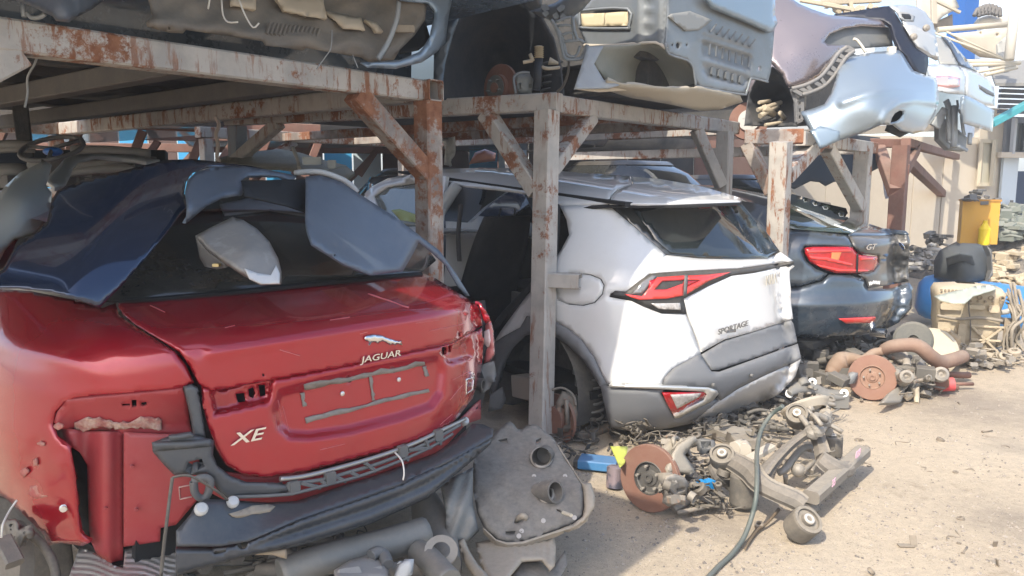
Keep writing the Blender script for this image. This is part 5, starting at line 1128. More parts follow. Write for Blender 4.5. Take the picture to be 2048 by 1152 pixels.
b = MB(); b.beam(W(1046, 125, 4.6), W(1066, 121, 4.6), .02, .02); b.tube([W(1060, 108, 4.6), W(1066, 122, 4.6)], .012, 6, 1); b.sheet([(1096, 128), (1100, 114), (1117, 124), (1117, 128)], [(1105, 120, 4.7)], .02, 6); b.tube([W(1084, 134, 4.62), W(1096, 137, 4.62), W(1118, 135, 4.7)], .011, 6); b.obj('suspension_link', mat('bleached_alloy', (.5, .42, .3), .7, dust=.4), root)
cs = MB(); pts = [W(1103, 160, 4.9) + Vector((math.cos(i * .5) * .065, math.sin(i * .5) * .065, -.09 + .0032 * i)) for i in range(64)]; cs.tube(pts, .009, 6, 1); cs.obj('coil_spring', mat('coil_grey', (.09, .1, .11), .5, .3, dust=.2), root)
MB().tube([W(1138, 108, 4.4), W(1136, 145, 4.4), W(1126, 172, 4.42), W(1114, 184, 4.45)], .008, 6).obj('hanging_cable', RUBBER, root)
# inner wing, floor and rear panel
MB().sheet([(1176, 93), (1250, 92), (1306, 88), (1332, 98), (1338, 110), (1374, 122), (1387, 138), (1392, 166), (1360, 176), (1250, 168), (1214, 160), (1192, 135)], [(1176, 95, 4.25), (1210, 160, 4.35), (1390, 160, 4.75), (1332, 98, 4.5), (1290, 130, 4.85), (1250, 95, 4.4)], .008, 9).obj('inner_wheel_house', mat('olive_grey_metal', (.20, .205, .17), .7, dust=.4), root)
MB().sheet(CB((1345, 890), (1480, 462), (1640, 462), (1545, 640), (1640, 800), (1800, 850), (1700, 880)), [(1150, 176, 4.1), (1200, 92, 4.25), (1235, 172, 4.2)], .008, 8).obj('mud_flap', GREYP, root)
MB().sheet([(1196, 176), (1215, 160), (1250, 167), (1360, 176), (1398, 174), (1480, 190), (1486, 204), (1440, 219), (1400, 222), (1330, 207), (1262, 196)], [(1200, 172, 4.2), (1340, 190, 4.45), (1484, 195, 5.0), (1400, 222, 4.9)], .02, 8, curl=.04, cw=8).obj('boot_well', mat('tan_dusty_floor', (.33, .29, .22), .8, dust=.6), root)
MB().sheet([(1150, 178), (1240, 172), (1290, 172), (1360, 176), (1360, 180), (1260, 180), (1200, 184)], [(1150, 178, 4.12), (1360, 178, 4.5)], .01, 7, proud=.02).obj('floor_edge', mat('tan_edge', (.5, .43, .33), .8), root)
rec2 = CA((795, 265), (1215, 385), (1185, 640), (1150, 690), (1090, 690), (840, 625), (800, 560))
def rb(px, py):
    Q = np.stack([px, py], 1); ins = insv(Q, rec2); t = np.clip(np.where(ins, pdist(Q, rec2), 0) / 6, 0, 1); base = .045 * t * t * (3 - 2 * t)
    ln_ = 62 + (px - 1400) * .30
    return base - .05 * t * np.exp(-((py - (ln_ + 14)) / 5) ** 2) - .035 * t * np.exp(-((py - (ln_ + 56)) / 10) ** 2)
rp2 = [(1334, 33), (1331, 86), (1337, 108), (1374, 121), (1386, 136), (1391, 164), (1401, 174), (1484, 189), (1493, 184), (1500, 161), (1506, 157), (1536, 164), (1541, 146), (1545, 110), (1549, 60), (1547, -20), (1337, -20)]
RP = MB().sheet(rp2, rearf, .008, 6, bump=rb, curl=.006, cw=4, holes=[[(1356 + 4 * math.cos(a), 91 + 6.5 * math.sin(a)) for a in np.linspace(0, 6.28, 10)[:-1]], [(1343, 88), (1346, 88), (1346, 92), (1343, 92)], [(1372, 88), (1375, 88), (1375, 92), (1372, 92)], [(1517, 134), (1521, 133), (1521, 141), (1517, 141)]]).obj('rear_panel', SH, root)
def rd2(x, y): return float(rearf([x], [y])[0])
MB().tube([W(x, y, rd2(x, y) - .01) for x, y in ((1331, 86), (1337, 108), (1374, 121), (1386, 136), (1391, 164), (1401, 174), (1484, 189), (1493, 184), (1500, 161), (1506, 157), (1536, 164))], .007, 6, 3).obj('panel_lip', SH, RP)
for i in range(7):
    x = 1420 + i * 13.0; y = 88 + i * 4.2
    MB().beam(W(x, y, rd2(x, y) + .005), W(x - 1, y + 21, rd2(x - 1, y + 21) + .005), .012, .012, ch=.002).obj('slot_shade', mat('slot_shadow_grey', (.12, .13, .14), .6), RP)  # shade inside the slots put in as dark strips
    x = 1424 + i * 13; y = 48 + i * 5; MB().beam(W(x + 9, y, rd2(x, y) - .02), W(x - 3, y + 16, rd2(x, y + 16) - .02), .012, .010, ch=.002).obj('slot_shade', mat('slot_shadow_grey', (.12, .13, .14), .6), RP)
for i in range(5):
    x = 1425 + i * 14; y = 143 + i * 4.2; MB().box(W(x, y, rd2(x, y) + .03), .045, .02, .05, Matrix(UM.R.tolist()), .012).obj('pressing', mat('pressing_grey', (.13, .145, .155), .5, .2, dust=.2), RP)
MB().sheet([(1337, 33), (1345, 27), (1380, 22), (1425, 40), (1400, 60), (1372, 62)], rearf, .01, 7, proud=.02).obj('corner_gusset', mat('gusset_grey', (.25, .26, .255), .5, .2, dust=.3), root)
MB().sheet(CA((820, -40), (845, 20), (880, 70), (960, 100), (1200, 200), (1335, 262), (1382, 250), (1412, 180), (1392, 120), (1392, -40)), rearf, .03, 7, proud=.10, curl=.05, cw=8).obj('tailgate_lower_edge', mat('slate_blue_paint', (.20, .27, .34), .35, .3, .6, dust=.1), root)
b = MB(); v_, vec = cbox(UM, -.70, .74, .25, 4.2, .40, .9); b.prism(v_, vec); v_, vec = cbox(UM, -.55, .6, .3, 4.2, .22, .41); b.prism(v_, vec); b.obj('body_shell', UND, root)
b = MB(); b.grid([[UM.w(x, y, z) for y in np.linspace(1.4, 4.3, 6)] for x, z in ((-.80, .25), (-.84, .5), (-.84, .85), (-.7, 1.0), (0, 1.05), (.8, 1.0))]); b.obj('front_body', mat('slate_blue_paint', (.2, .27, .34)), root)

# ---- right: mauve quarter
UR = Frame(3.6, 7.5, 1.9, 47)
root = thing('stored_car', 'mauve silver car rear quarter without its lamp on the third rack', 'car', UR.w(0, 1, .2), 'cars stored on the racks')
CD = lambda *p: K(p, 1548, 0, 3.972)
QF = tps([(1538, 60, 6.3), (1545, 0, 6.4), (1600, 100, 6.18), (1620, 165, 6.2), (1660, 60, 6.35), (1780, 48, 6.95), (1700, 92, 6.45), (1640, 20, 6.5)])
MB().sheet([(1538, -25), (1573, -10), (1600, 8), (1624, 18), (1656, 29), (1679, 32), (1767, 40), (1777, 48), (1779, 55), (1724, 52), (1689, 57), (1661, 68), (1649, 83), (1656, 89), (1700, 91), (1686, 95), (1659, 128), (1641, 149), (1616, 165), (1581, 175), (1573, 171), (1563, 149), (1550, 136), (1538, 122)], QF, .012, 7, curl=.03, cw=8).obj('quarter_panel', MAUVE, root)
MB().sheet([(1642, 84), (1655, 62), (1690, 48), (1782, 48), (1786, 92), (1700, 98), (1650, 96)], QF, .004, 9, proud=-.12).obj('lamp_opening', mat('lamp_opening_grey', (.10, .115, .125), .6, dust=.3), root)
MB().tube([W(x, y, 6.4) for x, y in CD((630, 310), (660, 320), (700, 370), (728, 415))], .012, 6).obj('wire_clip', mat('cream_clip', (.65, .6, .5), .5), root)
bl = MB(); arc = [(1583, 178), (1612, 170), (1640, 155), (1660, 132), (1676, 108), (1694, 94)]; arc2 = [(1604, 190), (1625, 184), (1652, 170), (1674, 144), (1690, 118), (1708, 102)]
bl.tube([W(x, y, 6.1) for x, y in arc], .018, 6); bl.tube([W(x, y, 6.1) for x, y in arc2], .018, 6)
A_ = cr(arc, n=4); B_ = cr(arc2, n=4)
for i in range(0, len(A_), 2): bl.beam(W(*A_[i], 6.1), W(*B_[min(i + (i // 2) % 2, len(B_) - 1)], 6.1), .02, .03, ch=.003)
for a, b_ in (((1583, 178), (1592, 205)), ((1592, 205), (1594, 245)), ((1604, 190), (1604, 215)), ((1604, 215), (1604, 240)), ((1588, 200), (1604, 200)), ((1592, 215), (1604, 212)), ((1592, 228), (1604, 228)), ((1592, 245), (1604, 240))): bl.beam(W(*a, 6.15), W(*b_, 6.15), .028, .03, ch=.003)
bl.obj('bumper_guide', mat('guide_grey', (.13, .135, .145), .55, dust=.35), root)
MB().sheet([(1490, 250), (1498, 190), (1515, 155), (1545, 135), (1566, 152), (1576, 178), (1592, 200), (1594, 252)], [(1495, 240, 6.6), (1545, 140, 6.4), (1590, 250, 6.4), (1545, 210, 7.0)], .01, 9).obj('wheel_house', mat('blue_black_liner', (.022, .03, .042)), root)
hc = W(1497, 243, 7.75); MB().lathe([(.19, -.02), (.19, .03), (.11, .03), (.11, .05), (.03, .05), (0, .05)], hc, -RV * .8 - PV * .4 + UP * .15, 32).obj('brake_disc', RUST, root)
hb2 = MB(); nd = (-RV * .8 - PV * .4 + UP * .15).normalized(); hb2.lathe([(.105, .05), (.105, .055), (.03, .055), (.025, .04), (0, .04)], hc, nd, 24); uu = nd.orthogonal().normalized(); vv = nd.cross(uu)
for k_ in range(5): a = k_ * 1.2566; hb2.lathe([(.012, .055), (.012, .06), (0, .06)], hc + (uu * math.cos(a) + vv * math.sin(a)) * .06, nd, 8)
hb2.obj('hub', mat('pale_hub', (.42, .42, .40), .5, .5, dust=.3), root)
b = MB()
for p0_, p1_, r_ in (((1515, 220), (1562, 205), .02), ((1520, 232), (1555, 212), .025), ((1530, 250), (1580, 242), .015), ((1560, 225), (1572, 240), .02), ((1528, 215), (1548, 228), .03), ((1518, 205), (1540, 202), .016)): b.tube([W(*p0_, 6.6), W(*p1_, 6.7)], r_, 6, 1)
b.obj('suspension_arm', mat('bleached_alloy', (.5, .42, .3)), root)
b = MB(); v_, vec = cbox(UR, -.55, .75, .6, 4, .25, .95); b.prism(v_, vec); b.obj('body_shell', UND, root)
b = MB(); b.grid([[UR.w(x, y, z) for y in np.linspace(.7, 4.2, 6)] for x, z in ((-.70, .5), (-.74, .85), (-.6, 1.0), (.0, 1.06), (.7, 1.0), (.8, .7), (.8, .25))]); b.obj('upper_body', MAUVE, root)
# ---- silver-blue bumper cover hanging over the rack edge
root = thing('bumper_cover', 'large silver blue rear bumper cover hanging over the third rack', 'bumper', W(1740, 280, 6.1))
BF = tps([(1600, 224, 5.85), (1640, 290, 5.75), (1676, 141, 6.0), (1700, 200, 5.72), (1760, 160, 5.82), (1760, 240, 5.70), (1707, 111, 6.2), (1797, 101, 6.5), (1827, 141, 6.35), (1873, 156, 6.6), (1878, 201, 6.55), (1848, 262, 6.3), (1724, 267, 5.75), (1830, 210, 6.05)])
bc = [(1600, 224), (1628, 216), (1649, 208), (1660, 190), (1668, 168), (1676, 141), (1689, 118), (1707, 111), (1750, 104), (1797, 100), (1806, 107), (1813, 120), (1827, 141), (1850, 150), (1873, 156), (1877, 178), (1878, 205), (1870, 229), (1848, 262), (1826, 268), (1800, 262), (1785, 250), (1762, 250), (1724, 267), (1679, 281), (1640, 298), (1632, 284), (1620, 262)]
hole = CD((925, 985), (935, 940), (960, 900), (1000, 878), (1030, 882), (1034, 910), (1010, 945), (970, 975))
def bcb(px, py):
    c = pdist(np.stack([px, py], 1), [(1684, 205), (1730, 188), (1790, 178), (1850, 185), (1876, 200), (1850, 185), (1790, 178), (1730, 188)])
    e = pdist(np.stack([px, py], 1), [(1762, 250), (1775, 222), (1798, 205), (1830, 198), (1868, 205), (1830, 198), (1798, 205), (1775, 222)])
    return -.03 * np.exp(-(c / 8) ** 2) - .045 * np.exp(-(e / 7) ** 2)
MB().sheet(bc, BF, .012, 6, curl=.05, cw=9, bump=bcb, holes=[hole]).obj('skin', SILVER2, root)
MB().sheet([(1770, 262), (1785, 222), (1840, 212), (1840, 255), (1800, 275)], BF, .004, 9, proud=-.25).obj('exhaust_cutout', DARK, root)
MB().sheet([(1620, 262), (1640, 250), (1680, 262), (1679, 281), (1640, 298)], BF, .006, 6, proud=.008, curl=.01, cw=4).obj('lower_lip', mat('slate_blue_paint', (.2, .27, .34)), root)
b = MB(); b.box(W(1783, 100, 6.45), .06, .04, .05); b.obj('top_clip', mat('cream_clip', (.65, .6, .5)), root)
# ---- upright tailgate
root = thing('upright_tailgate', 'grey tailgate with black rubber edge standing behind the silver bumper cover', 'car panel', W(1800, 200, 6.9))
TF = [(1690, 28, 7.1), (1780, 12, 7.0), (1850, 110, 6.9), (1852, 145, 6.85), (1800, 60, 6.85), (1870, 100, 7.15)]
MB().sheet(CD((480, 112), (700, 78), (870, 50), (912, 48), (960, 95), (1010, 175), (1085, 305), (1130, 385), (1225, 445), (1228, 500), (1208, 600), (1160, 585), (1105, 545), (1060, 450), (1000, 395), (955, 290), (930, 200), (870, 160), (640, 135), (520, 128)), TF, .03, 7).obj('rubber_edge', mat('navy_black_edge', (.012, .014, .025), .5), root)
pn = MB().sheet(CD((912, 44), (1060, 38), (1140, 55), (1205, 95), (1265, 185), (1290, 300), (1312, 470), (1222, 440), (1132, 380), (1086, 300), (1012, 170), (962, 92)), TF, .03, 6, proud=.03, curl=.04, cw=8).obj('outer_skin', mat('grey_silver_paint', (.42, .45, .48), .4, .3, .5, dust=.2), root)
MB().sheet(CD((985, 92), (1060, 98), (1120, 130), (1112, 170), (1040, 165), (1000, 140)), TF, .01, 5, proud=.04).obj('handle_recess', GREYP, pn)
MB().sheet(CD((1015, 108), (1075, 112), (1090, 130), (1088, 152), (1040, 150), (1018, 130)), TF, .01, 4, proud=.046).obj('handle_opening', DARK, pn)
MB().sheet(CD((1025, 195), (1110, 200), (1200, 240), (1290, 300), (1308, 460), (1230, 425), (1140, 370), (1085, 295)), TF, .006, 6, proud=.05, curl=.02, cw=5).obj('lower_pressing', mat('pale_silver_pressing', (.5, .51, .50), .45, .2, .4, dust=.35), pn)
for x, y in ((1105, 295), (1205, 225)): MB().lathe([(.03, 0), (.03, .02), (.012, .03), (0, .03)], W(1548 + x / 3.972, y / 3.972, 6.78), (0, -1, .1), 12).obj('rubber_stop', ALU, pn)
# stuff on top behind
b = MB(); b.beam(W(1640, 6, 7.6), W(1760, 0, 7.8), .05, .05); b.beam(W(1600, 0, 7.6), W(1700, 18, 7.6), .04, .04)
for i in range(14): b.box(W(rg.uniform(1650, 1760), rg.uniform(8, 26), 7.7), rg.uniform(.03, .1), .05, rg.uniform(.03, .07), Matrix.Rotation(rg.uniform(0, 3), 3, 'Y'))
solo('rail_of_parts', b, mat('bleached_alloy', (.5, .42, .3)), 'pale metal rail with small clips lying above the mauve quarter', 'metal rail')
# ---- white estate on the last rack
CE = lambda *p: K(p, 1840, 0, 3.49)
root = thing('stored_car', 'white suv rear with pink lamp and half missing bumper on the last rack', 'car', W(1920, 300, 9.4), 'cars stored on the racks')
WF = tps([(1855, 130, 9.0), (1930, 150, 8.8), (1932, 190, 8.75), (1990, 180, 9.6), (1985, 260, 9.5), (1925, 240, 8.8), (1870, 80, 9.5), (1940, 120, 9.5)])
WP = mat('white_grey_paint', (.48, .51, .53), .3, .1, .7, dust=.12)
MB().sheet(CE((45, 452), (150, 446), (268, 455), (300, 490), (322, 535), (312, 662), (200, 655), (118, 635), (112, 560), (60, 520)), WF, .03, 5, curl=.03, cw=5).obj('rear_wing', WP, root)
MB().sheet(CE((272, 456), (400, 500), (480, 555), (518, 610), (522, 650), (520, 740), (500, 740), (430, 735), (330, 690), (318, 660), (324, 535)), WF, .03, 5, curl=.05, cw=7).obj('tailgate', WP, root)
MB().sheet(CE((300, 668), (330, 665), (430, 720), (520, 770), (505, 920), (480, 915), (300, 862), (282, 760)), WF, .03, 5, proud=.06, curl=.05, cw=7).obj('bumper_half', SILVER2, root)
MB().sheet(CE((412, 590), (515, 650), (520, 672), (470, 655), (418, 618)), WF, .01, 4, proud=.02).obj('plate_recess', PLASTG, root)
MB().sheet(CE((100, 250), (150, 262), (205, 335), (268, 450), (140, 444), (120, 380)), WF, .02, 5, proud=-.02).obj('side_glass', mat('dusty_pale_glass', (.28, .29, .27), .3, 0, .5, dust=.4), root)
MB().sheet(CE((150, 258), (200, 262), (270, 350), (380, 475), (400, 498), (275, 452), (215, 340)), WF, .02, 5, proud=-.01).obj('rear_glass', GLASS, root)
lm = MB().sheet(CE((112, 530), (200, 528), (282, 545), (278, 605), (200, 600), (116, 588)), WF, .03, 4, proud=.04).obj('rear_lamp', mat('pink_lens', (.68, .36, .34), .15, 0, 1), root)
MB().sheet(CE((195, 540), (272, 552), (270, 598), (196, 590)), WF, .01, 4, proud=.05).obj('clear_lens', CLEAR, lm)
b = MB()
for pts, r_ in ((((180, 700), (200, 760), (205, 980)), .05), (((240, 740), (236, 1030)), .06), (((290, 800), (300, 900), (312, 945)), .03), (((190, 980), (310, 1040), (330, 1050)), .03), (((350, 930), (345, 1010)), .04), (((260, 700), (270, 770), (295, 800)), .02)): b.tube([W(x, y, 9.2) for x, y in CE(*pts)], r_, 6, 3, flat=.6)
b.sheet(CE((75, 865), (160, 745), (200, 765), (135, 900)), [(1870, 235, 9.1)], .03, 6); b.sheet(CE((130, 790), (330, 960), (320, 1050), (200, 1040), (130, 970)), [(1900, 270, 9.4)], .1, 8)
b.obj('underbody_frame', mat('grey_frame_metal', (.3, .33, .35), .5, .3, dust=.3), root)
b = MB(); FB = Frame(5.6, 9.6, 1.9, 47); v_, vec = cbox(FB, -.8, .8, .3, 4, .3, .95); b.prism(v_, vec); v_, vec = cbox(FB, -.6, .6, 1, 3.2, .95, 1.4); b.prism(v_, vec); b.obj('body_shell', mat('white_grey_paint', (.6, .6, .6)), root)
# torn dark sheet under the third rack deck
tp = [(1578, 262), (1640, 262), (1760, 275), (1770, 330), (1726, 352), (1712, 345), (1706, 372), (1690, 376), (1680, 362), (1668, 364), (1652, 372), (1640, 364), (1622, 362), (1606, 370), (1590, 378), (1578, 374)]
solo('torn_sheet', MB().sheet(tp, [(1580, 300, 8.3), (1760, 290, 9.3), (1640, 370, 8.5)], .01, 9, bump=lambda px, py: .012 * np.sin(px * .09)), mat('dark_tarp', (.02, .028, .04), .7), 'torn dark sheet hanging under the third rack', 'sheet')
# ------------------------------------------------------------------ parts lying on the ground
C4 = lambda *p: K(p, 800, 800, 3.272)
def ell(cx, cy, rx, ry, n=16, rot=0.): return [(cx + rx * math.cos(a) * math.cos(rot) - ry * math.sin(a) * math.sin(rot), cy + rx * math.cos(a) * math.sin(rot) + ry * math.sin(a) * math.cos(rot)) for a in np.linspace(0, 2 * math.pi, n + 1)[:-1]]
# belly pan leaning on the tray
root = thing('belly_pan', 'dusty black belly pan with two round openings leaning by the red car', 'car panel', G(1070, 1090, .05))
PF = tps([(1000, 860, 3.42), (1090, 870, 3.38), (960, 960, 3.10), (1120, 950, 3.12), (1180, 1000, 2.98), (1060, 1085, 2.82), (1170, 1050, 2.92), (980, 1075, 2.84), (1060, 980, 3.02)])
o1 = ell(1083, 915, 20, 19); o2 = ell(1090, 984, 15, 20, rot=-.4)
pan = MB().sheet(C4((690, 152), (722, 138), (748, 160), (765, 188), (800, 192), (828, 168), (862, 160), (905, 166), (945, 205), (992, 236), (1022, 272), (1060, 330), (1105, 405), (1150, 475), (1192, 540), (1200, 600), (1205, 700), (1195, 760), (1130, 812), (1000, 862), (800, 925), (700, 930), (630, 912), (545, 830), (505, 740), (480, 600), (478, 420), (500, 335), (560, 290), (625, 210)), PF, .012, 8, holes=[o1, o2, C4((690, 858), (756, 856), (750, 878), (692, 880)), C4((1022, 712), (1050, 720), (1062, 742), (1030, 730)), C4((745, 800), (760, 765), (790, 750), (826, 770), (790, 800), (752, 815)), C4((640, 262), (700, 248), (704, 280), (660, 275)), C4((890, 262), (925, 245), (915, 275), (892, 285))], curl=.012, cw=6, bump=lambda px, py: .006 * np.sin(px * .11) * np.sin(py * .1) - .012 * np.exp(-(((px - 990) / 45) ** 2 + ((py - 1010) / 45) ** 2))).obj('pan', DUSTP, root)
rim = C4((1022, 272), (1060, 330), (1105, 405), (1150, 475), (1192, 540), (1250, 545), (1280, 640), (1275, 702), (1212, 795), (1150, 835), (1000, 876), (800, 942), (700, 946), (628, 922), (540, 838), (545, 830), (630, 912), (700, 930), (800, 925), (1000, 862), (1130, 812), (1195, 760), (1205, 700), (1200, 600), (1190, 548), (1140, 470), (1090, 395), (1050, 335))
MB().sheet(rim, PF, .03, 6, proud=.008, curl=.012, cw=4).obj('rim', TRAY, root)
for o_, rr in ((o1, .004), (o2, .004)): MB().tube([W(x, y, float(PF(np.array([x]), np.array([y]))[0]) - .006) for x, y in o_], .006, 6, 2, closed=True).obj('opening_ring', mat('worn_rim', (.42, .38, .33), .7, dust=.4), pan)
c2 = W(1090, 984, 3.02); axn = (W(1130, 975, 2.75) - W(1112, 990, 3.02)).normalized()
MB().lathe([(.044, -.01), (.044, .05), (.036, .05), (.036, -.05)], W(1093, 984, 3.0), Vector((.55, -.55, .25)), 20).obj('drain_tube', DUSTP, pan)
MB().lathe([(.040, .0), (.038, .10), (.0, .11)], W(1083, 915, 3.16), Vector((.2, .9, -.2)), 18).obj('well_cup', mat('well_dark', (.07, .07, .07), .6, dust=.3), pan)
for x, y in C4((877, 500), (1080, 500), (938, 790), (1142, 770), (796, 858), (778, 890)): MB().lathe([(.009, 0), (.009, .003), (.004, .004), (.004, .002), (0, .002)], W(x, y, float(PF(np.array([x]), np.array([y]))[0]) - .002), (-.1, -.8, .5), 12).obj('rivet', mat('pale_rivet', (.5, .46, .42), .6), pan)
b = MB(); b.beam(W(1126, 1025, 2.9), W(1143, 1031, 2.86), .016, .014); b.obj('clip', mat('bone_clip', (.62, .55, .42), .6), pan)
MB().tube([W(1033, 1040, 2.92), W(1046, 1032, 2.89), W(1052, 1036, 2.9)], .012, 7).obj('hook', TRAY, pan)
# tray under it
root = thing('undertray', 'dusty beige plastic undertray lying below the belly pan', 'car panel', G(1040, 1140))
UT = tps([(953, 1088, 2.88), (1108, 1078, 2.90), (1110, 1160, 2.62), (985, 1165, 2.58), (1030, 1120, 2.72)])
MB().sheet([(951, 1085), (985, 1078), (1108, 1072), (1112, 1095), (1110, 1132), (1100, 1142), (1082, 1122), (1045, 1124), (1022, 1152), (1015, 1175), (985, 1175), (962, 1130)], UT, .01, 7, curl=.02, cw=6, bump=lambda px, py: .010 * np.sin(px * .45) * (py < 1118) * (px > 1025)).obj('panel', TRAY, root)
MB().sheet([(915, 1082), (928, 1076), (938, 1100), (955, 1128), (985, 1160), (1000, 1185), (975, 1185), (950, 1158), (930, 1128)], [(920, 1080, 2.8), (990, 1175, 2.5)], .02, 6, curl=.02, cw=5).obj('side_rail', TRAY, root)
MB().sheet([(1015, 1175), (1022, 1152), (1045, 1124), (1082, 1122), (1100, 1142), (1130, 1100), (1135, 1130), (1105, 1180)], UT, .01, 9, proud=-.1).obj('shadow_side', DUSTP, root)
solo('grey_shield', MB().sheet([(881, 972), (905, 955), (946, 934), (946, 1010), (958, 1062), (935, 1085), (907, 1086), (888, 1076), (892, 1030)], [(881, 975, 2.92), (950, 940, 3.05), (950, 1070, 2.85), (895, 1080, 2.78), (915, 1010, 2.82)], .008, 7, curl=.02, cw=6, bump=lambda px, py: .012 * np.sin(px * .2 + py * .07)), mat('dirty_blue_grey', (.16, .175, .18), .75, dust=.45, bump=(20, .4, .01)), 'dirty blue grey splash shield between crash bar and belly pan', 'splash shield')
# exhaust and scraps below the crash bar
ex = MB(); ex.tube([W(560, 1150, 2.42), W(650, 1118, 2.5), W(760, 1092, 2.62), W(850, 1068, 2.72)], [.05, .052, .055, .06], 12)
solo('exhaust_pipe', ex, mat('dull_exhaust', (.17, .18, .18), .5, .5, dust=.4), 'long dull grey exhaust pipe lying below the crash bar', 'exhaust pipe')
solo('silencer', MB().tube([W(848, 1000, 3.0), W(862, 1050, 2.92), W(880, 1105, 2.8), W(895, 1140, 2.7)], [.06, .085, .085, .06], 14, flat=.7), mat('dull_silencer', (.14, .145, .145), .55, .4, dust=.4), 'dark grey silencer box standing behind the grey splash shield', 'silencer')
root = thing('exhaust_elbow', 'bent exhaust elbow with flange lying left of the undertray', 'exhaust pipe', G(870, 1140))
MB().tube([W(838, 1105, 2.62), W(850, 1112, 2.58), W(868, 1130, 2.52), W(900, 1165, 2.42)], .042, 12).obj('pipe', mat('dull_exhaust', (.17, .18, .18)), root)
MB().lathe([(.055, 0), (.055, .012), (.03, .012)], W(882, 1104, 2.55), (.1, -.6, .8), 18).obj('flange', ALU, root)
root = thing('gearbox_bracket', 'pale cast bracket pieces lying under the exhaust pipe', 'bracket', G(700, 1145))
MB().sheet([(668, 1140), (700, 1120), (740, 1108), (776, 1118), (780, 1160), (668, 1170)], [(668, 1150, 2.32), (740, 1110, 2.5), (780, 1160, 2.38)], .05, 8, curl=.04, cw=9).obj('housing', mat('pink_grey_plastic', (.27, .26, .25), .6, dust=.35), root)
MB().sheet([(788, 1150), (796, 1130), (810, 1118), (828, 1118), (826, 1142), (815, 1165), (790, 1170)], [(805, 1140, 2.42)], .05, 7, curl=.03, cw=6).obj('pale_shell', mat('pale_shell', (.5, .52, .53), .5, dust=.2), root)
MB().tube([W(742, 1112, 2.48), W(755, 1104, 2.5), W(768, 1110, 2.5), W(775, 1130, 2.46)], .02, 8).obj('hose_stub', PLASTG, root)
solo('cardboard_piece', MB().sheet([(505, 1106), (540, 1103), (571, 1100), (573, 1118), (545, 1110), (512, 1110)], [(540, 1106, 2.33)], .01, 6), mat('brown_card', (.30, .24, .17), .9), 'torn brown cardboard scrap under the crash bar', 'cardboard')
b = MB(); rg = random.Random(31)
for i in range(26):
    x, y = rg.uniform(390, 860), rg.uniform(1100, 1160); q = W(x, y, 2.6 + rg.uniform(0, .4)); q.z = max(q.z, .03); b.tube([q, q + Vector((rg.uniform(-.15, .15), rg.uniform(-.1, .1), rg.uniform(-.02, .05))), q + Vector((rg.uniform(-.25, .25), rg.uniform(-.1, .1), 0))], rg.uniform(.008, .03), 6, 3)
stuff('small_scrap', b, mat('dim_scrap', (.09, .09, .09), .7, dust=.4), 'tangle of small dark scrap under the red car', 'scrap')
# heat shield
HS = mat('heat_shield_foil', (.62, .60, .55), .32, .85, dust=.2)
solo('heat_shield', MB().sheet([(132, 1170), (158, 1096), (186, 1104), (225, 1130), (246, 1136), (250, 1098), (320, 1086), (356, 1096), (356, 1175)], [(140, 1160, 2.30), (250, 1100, 2.42), (356, 1160, 2.36), (250, 1165, 2.28)], .004, 4, bump=lambda px, py: .004 * np.sin(py * 1.25 + .12 * px + 2 * np.sin(px * .06))), HS, 'rippled bright foil heat shield under the stripped corner of the red car', 'heat shield')
# hub carrier bottom left
root = thing('hub_carrier', 'dirty grey hub carrier and arm in the left wheel arch of the red car', 'suspension', G(40, 1150))
HC = mat('dirty_hub_grey', (.13, .125, .115), .7, .2, dust=.5, bump=(40, .4, .006))
MB().sheet(K(((30, 270), (60, 240), (130, 235), (160, 270), (165, 310), (200, 300), (260, 310), (275, 350), (200, 400), (140, 520), (60, 420)), 0, 980, 4.096), [(10, 1050, 2.35), (60, 1060, 2.3), (30, 1110, 2.3)], .03, 6, curl=.02, cw=5, holes=[ell(22, 1051, 4, 4, 8), ell(49, 1066, 3, 3.5, 8)]).obj('carrier_plate', HC, root)
MB().beam(W(4, 1078, 2.28), W(30, 1128, 2.24), .05, .03).obj('link_arm', HC, root)
b = MB(); b.lathe([(.14, 0), (.14, .04), (.06, .05), (0, .05)], W(35, 1130, 2.5), (-.6, -.7, .2), 28); b.obj('drum', HC, root)
MB().tube([W(64, 1070, 2.36), W(90, 1095, 2.38), W(108, 1130, 2.36), W(114, 1170, 2.34)], .014, 7).obj('brake_hose', RUBBER, root)
MB().tube([W(34, 1000, 2.26), W(20, 1020, 2.24), W(6, 1048, 2.2), W(3, 1075, 2.2)], .003, 5).obj('loose_wire', WIRE, root)
solo('arch_shadow_liner', MB().sheet([(-30, 985), (20, 1000), (92, 1075), (125, 1086), (140, 1090), (150, 1180), (-30, 1180)], [(0, 1000, 2.75), (130, 1170, 2.7)], .01, 14), LINER, 'dark wheel arch liner behind the hub carrier at lower left', 'arch liner')

# ---- suspension subframe with brake disc in the sun
def disc(par, c, n, R_, m=RUST, hat=.078, studs=5, th=.026, hm=None):
    n = Vector(n).normalized(); u = n.orthogonal().normalized(); v = n.cross(u)
    dd = MB(); dd.lathe([(hat, 0), (R_ - .004, 0), (R_, -.004), (R_, -.009), (R_ - .006, -.010), (R_ - .006, -th + .010), (R_, -th + .009), (R_, -th), (hat, -th)], c, n, 48); d_ = dd.obj('brake_disc', m, par)
    hh = MB(); hh.lathe([(hat + .002, -.001), (hat - .004, .002), (hat - .006, -.012), (hat - .012, -.016), (.040, -.016), (.036, -.010), (.022, -.008), (.02, .004), (.012, .004), (.01, -.004), (0, -.004)], c, n, 36)
    hh.obj('disc_hat', hm or mat('disc_hat_dark', (.075, .075, .075), .6, .4, dust=.2), d_)
    for k_ in range(studs):
        a = k_ * 2 * math.pi / studs + .5; q = c + (u * math.cos(a) + v * math.sin(a)) * .056
        MB().tube([q - n * .014, q + n * .018], .0065, 8, 1).obj('wheel_stud', ALU, d_)
    return u, v
